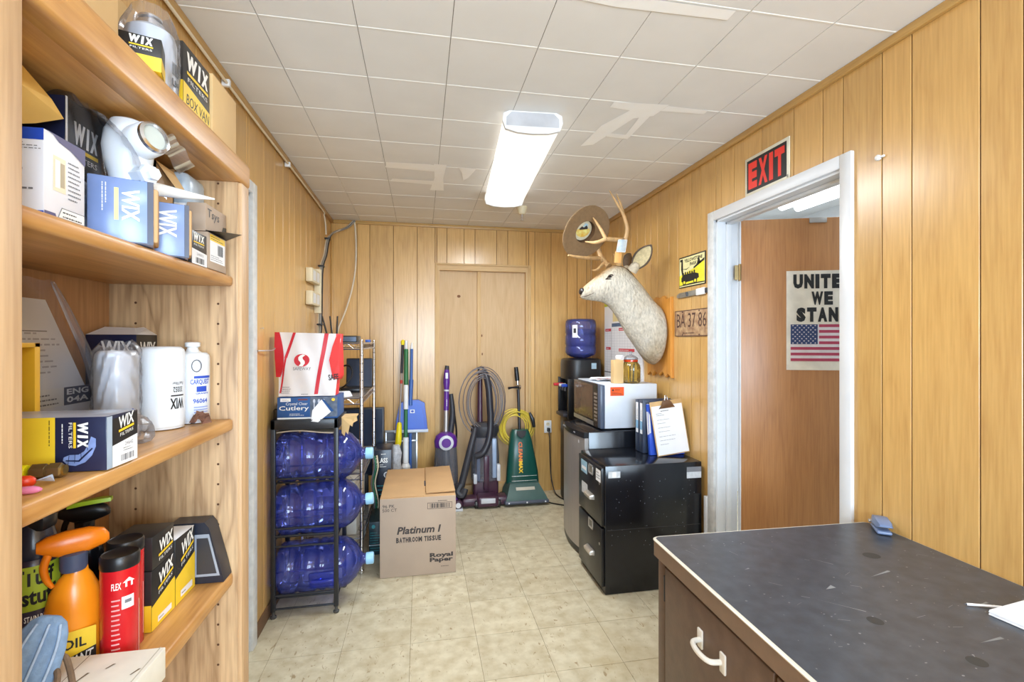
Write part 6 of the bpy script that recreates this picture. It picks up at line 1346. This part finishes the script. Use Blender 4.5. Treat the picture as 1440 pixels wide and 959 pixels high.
# poster on the open door
D0 = Vector((1.722, 2.352, 0)); du = Vector((.941, -.339, 0)); dn = Vector((-.339, -.941, 0)); PW, PH = .375, .532
F = Face(D0 + du * .232 + dn * .0195 + Vector((0, 0, 1.243)), du * PW, (0, 0, PH), dn)
b = B(); b.add([F.p(0, 0, 0), F.p(1, 0, 0), F.p(1, 1, 0), F.p(0, 1, 0), F.p(0, 0, .0012), F.p(1, 0, .0012), F.p(1, 1, .0012), F.p(0, 1, .0012)], [(0, 1, 2, 3), (4, 5, 6, 7), (0, 1, 5, 4), (1, 2, 6, 5), (2, 3, 7, 6), (3, 0, 4, 7)], mat('cream poster', (232, 226, 214), .6))
b.letters(F, 'UNITED', .09, .82, .87, .965, BLACKP, .08, .14, e=.0025); b.letters(F, 'WE', .33, .655, .61, .79, BLACKP, .07, .12, e=.0025); b.letters(F, 'STAND', .13, .485, .82, .63, BLACKP, .08, .14, e=.0025)
FF = F.sub(.055, .09, .945, .46); FRD = mat('flag red', (176, 62, 92), .6, var=.06); FWH = mat('flag white', (222, 214, 220), .6); FBL = mat('flag blue', (44, 62, 110), .6, var=.06)
for k in range(13): b.dec(FF, 0 if k < 6 else .42, k / 13, 1, (k + 1) / 13, FRD if k % 2 == 0 else FWH, .0022)
b.dec(FF, 0, 6 / 13, .40, 1, FBL, .0026); b.dec(FF, .40, 6 / 13, .42, 1, FWH, .0022)
for j in range(9):
    for i in range(6 - j % 2):
        cu, cv = .034 + .066 * i + .033 * (j % 2), 6 / 13 + .03 + .0595 * j
        b.poly(FF, [(cu + (.017 if q % 2 == 0 else .007) * math.sin(q * PI / 5), cv + (.027 if q % 2 == 0 else .011) * math.cos(q * PI / 5)) for q in range(10)], FWH, .003)
b.solo('flag_poster', 'poster with bold lettering and a flag taped to the open brown door', 'poster', D0 + du * .42 + dn * .019 + Vector((0, 0, 1.243)))

# deer shoulder mount
fur, nt, p = nmat('deer fur'); L = nt.links; N = nt.nodes.new
at_ = N('ShaderNodeAttribute'); at_.attribute_name = 'fur'; tc = N('ShaderNodeTexCoord')
mp = N('ShaderNodeMapping'); mp.inputs['Scale'].default_value = (1, 1, .45); L.new(tc.outputs['Object'], mp.inputs[0])
n1 = N('ShaderNodeTexNoise'); n1.inputs['Scale'].default_value = 85; n1.inputs['Detail'].default_value = 4; L.new(mp.outputs[0], n1.inputs['Vector'])
n2 = N('ShaderNodeTexNoise'); n2.inputs['Scale'].default_value = 10; n2.inputs['Detail'].default_value = 3; L.new(tc.outputs['Object'], n2.inputs['Vector'])
a1 = N('ShaderNodeMath'); a1.operation = 'MULTIPLY_ADD'; a1.inputs[1].default_value = .35; L.new(n2.outputs['Fac'], a1.inputs[0]); L.new(at_.outputs['Fac'], a1.inputs[2])
sb = N('ShaderNodeMath'); sb.operation = 'SUBTRACT'; sb.inputs[1].default_value = .17; L.new(a1.outputs[0], sb.inputs[0])
cr = N('ShaderNodeValToRGB'); e = cr.color_ramp.elements; e[0].position = 0; e[0].color = lin((214, 208, 196)); e[1].position = 1; e[1].color = lin((88, 66, 46))
q = e.new(.35); q.color = lin((196, 182, 158)); q = e.new(.6); q.color = lin((176, 140, 98)); L.new(sb.outputs[0], cr.inputs[0])
mx = N('ShaderNodeMix'); mx.data_type = 'RGBA'; mx.blend_type = 'MULTIPLY'; mx.inputs[0].default_value = .5; L.new(cr.outputs[0], mx.inputs[6]); L.new(n1.outputs['Color'], mx.inputs[7])
r = N('ShaderNodeMapRange'); r.inputs[1].default_value = .2; r.inputs[2].default_value = .65; r.inputs[3].default_value = .15; L.new(n1.outputs['Fac'], r.inputs[0]); L.new(r.outputs[0], mx.inputs[7])
L.new(mx.outputs[2], p.inputs['Base Color']); p.inputs['Roughness'].default_value = .9; p.inputs['Specular IOR Level'].default_value = .2
bp = N('ShaderNodeBump'); bp.inputs['Strength'].default_value = .9; bp.inputs['Distance'].default_value = .012; L.new(n1.outputs['Fac'], bp.inputs['Height']); L.new(bp.outputs[0], p.inputs['Normal'])
DY = 2.99
T = thing('deer_mount', 'shoulder mount of a pale grey deer with antlers on a wooden plaque', 'deer mount', (1.58, DY, 1.38))
PLQ = woodmat('golden plaque', (216, 150, 66), (176, 108, 38), 'z', .35, .02, coat=.2); b = B()
out = [(-.155, .285), (-.10, .275), (-.05, .30), (0, .285), (.05, .30), (.10, .275), (.155, .285), (.165, .1), (.16, -.1), (.165, -.24), (.12, -.215), (.09, -.24), (.05, -.205), (0, -.235), (-.05, -.205), (-.09, -.24), (-.12, -.215), (-.165, -.24), (-.16, -.1), (-.165, .1)]
b.loft([[(1.599, DY + y, 1.40 + z) for y, z in out], [(1.582, DY + y, 1.40 + z) for y, z in out], [(1.577, DY + y * .975, 1.40 + z * .98) for y, z in out]], PLQ); b.build('plaque', T, 30)
R = [((1.576, 1.625), (1.576, 1.27), .145), ((1.562, 1.64), (1.54, 1.222), .152), ((1.542, 1.655), (1.475, 1.268), .147), ((1.518, 1.68), (1.43, 1.335), .133), ((1.492, 1.715), (1.39, 1.388), .118), ((1.46, 1.76), (1.35, 1.435), .106),
     ((1.425, 1.80), (1.30, 1.525), .097), ((1.388, 1.842), (1.25, 1.60), .091), ((1.345, 1.885), (1.205, 1.642), .088), ((1.295, 1.91), (1.17, 1.657), .084), ((1.24, 1.902), (1.14, 1.66), .078), ((1.19, 1.872), (1.115, 1.662), .064), ((1.14, 1.832), (1.09, 1.665), .052), ((1.095, 1.795), (1.07, 1.668), .044), ((1.058, 1.765), (1.05, 1.671), .039), ((1.034, 1.742), (1.036, 1.675), .033), ((1.024, 1.725), (1.028, 1.69), .022)]
b = B(); rings = []
for (tx, tz), (bx, bz), w in R:
    c = Vector(((tx + bx) / 2, DY, (tz + bz) / 2)); h = Vector(((tx - bx) / 2, 0, (tz - bz) / 2))
    rings.append([c + h * math.sin(a) + Vector((0, w * (abs(math.cos(a)) ** .9) * math.copysign(1, math.cos(a)), 0)) * (1 - .12 * max(0, -math.sin(a))) for a in [k * 2 * PI / 24 for k in range(24)]])
b.loft(rings, fur); NOSE = mat('deer nose', (40, 32, 30), .35)
deer = b.build('deer_body', T, 180, sub=1); me = deer.data; atr = me.attributes.new('fur', 'FLOAT', 'POINT'); base = Vector((1.58, DY, 1.38)); rn = random.Random(5)
for v in me.vertices:
    w = v.co + base; k = v.index % 24; s = math.sin(k * 2 * PI / 24); ring = v.index // 24; f = 0.0
    if ring >= 13: f = .18 + .32 * max(0, s)
    elif ring >= 9: f = .08 + .62 * max(0, s) ** 2
    elif ring >= 7: f = .05 + .75 * max(0, s) ** 4
    else: f = .08 + .45 * max(0, s) ** 6
    if ring <= 2: f += .08 + .3 * max(0, -s)
    atr.data[v.index].value = f
for sy in (-1, 1):
    b = B().at(1.205, DY + sy * .066, 1.812); b.loft([[(.021 * math.cos(a) * q, .010 * sy * (1 - q * q), .0125 * math.sin(a) * q) for a in [k * 2 * PI / 20 for k in range(20)]] for q in (1, .8, .5, .2)], mat('glass eye', (22, 14, 10), .05)); b.tube([(-.032, -.004 * sy, -.014), (-.02, .004 * sy, -.004), (-.012, .007 * sy, .010), (.008, .008 * sy, .015), (.024, .0, .004), (.012, .006 * sy, -.011), (-.012, .006 * sy, -.012), (-.032, -.004 * sy, -.014)], .0042, mat('dark eyelid', (62, 46, 36), .8), 8, 3); b.build('eye', T, 60)
    ea, eb = Vector((1.372, DY + sy * .062, 1.880)), Vector((1.445, DY + sy * .155, 2.012)); d = eb - ea; side = Vector((-.72, sy * -.35, .38)); side = (side - d.normalized() * side.dot(d.normalized())).normalized(); nrm = d.normalized().cross(side)
    if nrm.x > 0: nrm = -nrm
    def ear(u, v, o): w = .050 * math.sin(PI * min(1, .12 + .88 * v) ** 1.05) ** .8 * (1 if v < .97 else .6); t = (u - .5) * 2; return ea + d * v + side * (t * w) + nrm * (-.022 * (1 - t * t) * math.sin(PI * min(1, v + .1)) + o)
    b = B(); b.sheet(lambda u, v: ear(u, v, -.003), 12, 14, mat('ear back', (112, 94, 76), .9, var=.15, scale=90)); b.sheet(lambda u, v: ear(.08 + .84 * u, .04 + .90 * v, .0015), 12, 14, mat('ear lining', (206, 190, 150), .9, var=.14, scale=70))
    b.tube([ea - d * .14, ea + d * .06, ea + d * .20], [.036, .032, .016], mat('ear base fur', (198, 186, 164), .9, var=.15, scale=80), 14, 4)
    b.tube([ear(0, k / 10, 0) for k in range(11)] + [ear(1, 1 - k / 10, 0) for k in range(11)], .005, mat('ear rim', (96, 82, 70), .9, var=.2, scale=90), 6); b.build('ear', T, 80)
b = B().at(1.026, DY, 1.712); b.loft([[(x, w * math.cos(a), z + h * math.sin(a)) for a in [k * 2 * PI / 18 for k in range(18)]] for x, w, z, h in ((.014, .030, .012, .024), (.002, .030, .012, .022), (-.006, .024, .010, .016), (-.008, .010, .010, .008))], NOSE); b.build('nose', T, 60)
for sy in (-1, 1):
    b = B(); b.tube([(1.026, DY + sy * .020, 1.688), (1.05, DY + sy * .0395, 1.690), (1.08, DY + sy * .0475, 1.702), (1.10, DY + sy * .0515, 1.712)], [.002, .0025, .0022, .001], mat('lip line', (84, 70, 62), .8), 6, 3); b.build('mouth_line', T)
ANT = mat('antler', (190, 152, 104), .55, var=.18, scale=30, stretch=(1, 1, .3)); ANTL = mat('antler tip', (214, 190, 150), .5)


def antler(*runs):
    b = B()
    for pts, rs in runs: b.tube(pts, rs, ANT, 10, 5)
    b.build('antler', T, 60)


antler(([(1.275, 2.945, 1.90), (1.261, 2.90, 1.975), (1.282, 2.87, 2.043), (1.292, 2.86, 2.114), (1.268, 2.86, 2.199), (1.221, 2.85, 2.266), (1.164, 2.84, 2.345)], [.022, .016, .016, .013, .011, .008, .003]),
       ([(1.268, 2.86, 2.199), (1.258, 2.88, 2.272), (1.237, 2.9, 2.345)], [.010, .008, .003]), ([(1.277, 2.87, 2.043), (1.201, 2.85, 2.04), (1.14, 2.84, 2.04)], [.015, .014, .014]),
       ([(1.14, 2.84, 2.04), (1.11, 2.86, 2.111), (1.086, 2.92, 2.192)], [.013, .010, .004]), ([(1.14, 2.84, 2.04), (1.082, 2.86, 2.02), (1.033, 2.92, 2.035)], [.013, .011, .004]), ([(1.262, 2.93, 1.93), (1.235, 2.92, 1.945), (1.22, 2.91, 1.965)], [.012, .009, .004]))
antler(([(1.24, 3.035, 1.90), (1.214, 3.1, 1.967), (1.209, 3.14, 2.037), (1.215, 3.18, 2.10), (1.24, 3.2, 2.18), (1.2, 3.22, 2.26)], [.022, .018, .016, .013, .010, .004]), ([(1.209, 3.1, 1.965), (1.114, 3.05, 1.955), (1.007, 3.0, 1.95), (.935, 2.97, 1.954)], [.014, .012, .010, .005]),
       ([(1.215, 3.06, 1.93), (1.145, 3.0, 1.872), (1.103, 2.98, 1.863)], [.012, .008, .003]))
b = B(); b.sheet(lambda u, v: (1.195 + .046 * u + .006 * v, 2.838 - .004 * math.sin(PI * u), 1.892 + .074 * v), 6, 6, mat('tan paper tag', (224, 166, 96), .7), .0008); b.tube([(1.25, 2.838, 1.96), (1.262, 2.85, 1.99), (1.268, 2.875, 2.03)], .0012, GREYP, 6); b.solo('paper_tag', 'tan paper tag hanging from the deer antler', 'tag', (1.22, 2.838, 1.89))
b = B(); CRD = mat('blue grey photo card', (150, 176, 196), .3, var=.35, scale=18, rgb2=(225, 228, 226)); b.sheet(lambda u, v: (1.205 + .06 * u + .014 * v, 2.832 - .006 * math.sin(PI * u), 1.958 + .08 * v), 6, 6, CRD, .0012)
for q in ((0, 0, 1, .05), (0, .95, 1, 1), (0, 0, .05, 1), (.95, 0, 1, 1)): b.dec(Face((1.205, 2.828, 1.958), (.06, 0, 0), (.014, 0, .08), (0, -1, 0)), *q, PAPER, .0012)
b.tube([(1.25, 2.834, 2.038), (1.262, 2.845, 2.052), (1.272, 2.865, 2.058)], .0012, GREYP, 6)
b.solo('photo_card', 'pale blue photo card hanging from the antler above the tan tag', 'card', (1.24, 2.832, 1.958))
# hat on the antlers
hc = Vector((1.058, 2.985, 2.112)); fw = (hc - Vector((0, 0, 1.396))).normalized(); rt = fw.cross(Vector((0, 0, 1))).normalized(); up = rt.cross(fw)
n_ = (fw * -.74 + rt * .56 - up * .38).normalized(); MH = Matrix.Translation(hc) @ n_.to_track_quat('Z', 'Y').to_matrix().to_4x4()
T = thing('felt_hat', 'brown felt hat hung on the deer antlers, its inside showing', 'hat', tuple(hc)); FELT = mat('brown felt', (134, 108, 78), .95, var=.08, scale=50, bump=.2); FELD = mat('hat lining', (96, 68, 44), .7, var=.1)
b = B(MH.copy())
sg = 48; prof = [(.076, 0, 0), (.10, .001, .001), (.13, .003, .004), (.16, .003, .010), (.180, .003, .016), (.184, .003, .014), (.184, -.001, .012), (.16, -.002, .006), (.10, -.004, -.003), (.079, -.004, -.004), (.078, -.05, -.05), (.070, -.095, -.095), (.05, -.108, -.100), (.012, -.106, -.09)]
rings = [[(r * math.cos(a), r * .97 * math.sin(a), z0 + (z1 - z0) * (math.cos(2 * a) + 1) / 2) for a in [k * 2 * PI / sg for k in range(sg)]] for r, z0, z1 in prof]
b.loft(rings, [FELT] * 20, False); b.build('brim_and_crown', T, 60)
b = B(MH.copy()); b.lathe([(.0755, -.001), (.0735, -.03)], FELD, 48, False); b.lathe([(.074, -.03), (.068, -.085), (.05, -.10), (.002, -.10)], FELD, 48, False); b.build('sweatband', T, 60)
b = B(MH @ Matrix.Translation((0, 0, -.03))); ang = [k * 2 * PI / 36 for k in range(36)]; HL = mat('pale hat lining', (222, 216, 190), .5, var=.08, scale=30)
b.lathe([(.068, 0), (.067, .002)], HL, 36); upl = (MH.to_3x3().inverted() @ up); a_u = math.atan2(upl.y, upl.x)
F = Face((0, 0, .002), (math.sin(a_u) * .06, -math.cos(a_u) * .06, 0), (math.cos(a_u) * .06, math.sin(a_u) * .06, 0), (0, 0, 1))
YHL = mat('golden label', (226, 170, 50), .5, var=.3, scale=30, rgb2=(240, 236, 150)); b.poly(F, [(.95 * math.cos(a), .95 * math.sin(a) * (.3 if math.sin(a) > 0 else .8)) for a in ang], YHL); b.poly(F, [(-.6, .2), (-.3, .5), (0, .35), (.3, .6), (.55, .3), (.5, .15), (-.5, .1)], DKPL, .0012); b.poly(F, [(-.2, .45), (.1, .85), (.5, .7), (.45, .45)], mat('pale blue label', (170, 205, 222), .5), .0009); b.build('label', T)

# ceiling lamp and other ceiling things
LR = .062; T = thing('ceiling_light', 'long white wraparound fluorescent ceiling lamp', 'ceiling light', (.54, 2.735, 2.445), -LR); ML = ROOT[T.name]
b = B(ML.copy()); b.box(-.085, -.60, -.03, .085, .60, 0, WHPL, .003); b.build('housing', T)
b = B(ML.copy()); prof = [(-.130, -.012), (-.134, -.045), (-.122, -.078), (-.07, -.092), (0, -.096), (.07, -.092), (.122, -.078), (.134, -.045), (.130, -.012)]
b.loft([[(x, y, z) for x, z in prof] for y in (-.592, .592)], glow('lamp diffuser', (250, 249, 244), .74)); b.build('diffuser', T, 50)
for s in (-1, 1):
    b = B(ML.copy()); y0, y1 = (.592, .61) if s > 0 else (-.61, -.592)
    b.loft([[(x * 1.04, y, z * 1.04 - .001) for x, z in prof] + [(.11, y, 0), (-.11, y, 0)] for y in (y0, y1)], WHPL); yy = -.6115 if s < 0 else .6115
    b.add([(x, yy, z) for x, z in ((-.098, -.006), (.098, -.006), (.122, -.03), (.122, -.068), (-.122, -.068), (-.122, -.03))], [(0, 1, 2, 3, 4, 5)], mat('grey end plate', (188, 190, 196), .4)); b.build('end_cap', T)
area('ceiling_lamp_glow', (.54, 2.735, 2.33), (0, 0, -LR), .24, 1.15, 30, (.90, .96, 1))
T = thing('sprinkler_head', 'cream sprinkler head on the ceiling beyond the lamp', 'sprinkler', (.773, 3.648, 2.445)); b = B().at(.773, 3.648, 2.446); b.lathe([(.040, 0), (.042, -.004), (.030, -.05), (.022, -.058), (.010, -.06)], CREAM, 24); b.build('cup', T)
b = B().at(.773, 3.648, 2.446); b.lathe([(.008, -.06), (.007, -.085), (.004, -.088), (.004, -.104), (.013, -.105), (.013, -.108)], STEEL, 14); b.build('deflector', T)
T = thing('hallway_light', 'twin-tube fluorescent lamp on the hallway ceiling beyond the open door', 'ceiling light', (2.8, 2.6, 2.56)); b = B(); b.box(2.66, 1.98, 2.47, 2.94, 3.25, 2.56, WHPL, .004); b.build('fixture_body', T)
for x in (2.73, 2.87):
    b = B(); b.tube([(x, 2.0, 2.44), (x, 3.23, 2.44)], .036, glow('hallway tube', (246, 250, 255), 3.0), 14); b.build('tube', T, 60)
area('hallway_lamp_glow', (2.8, 2.3, 2.38), (0, 0, 0), .25, 1.2, 42, (.82, .92, 1))
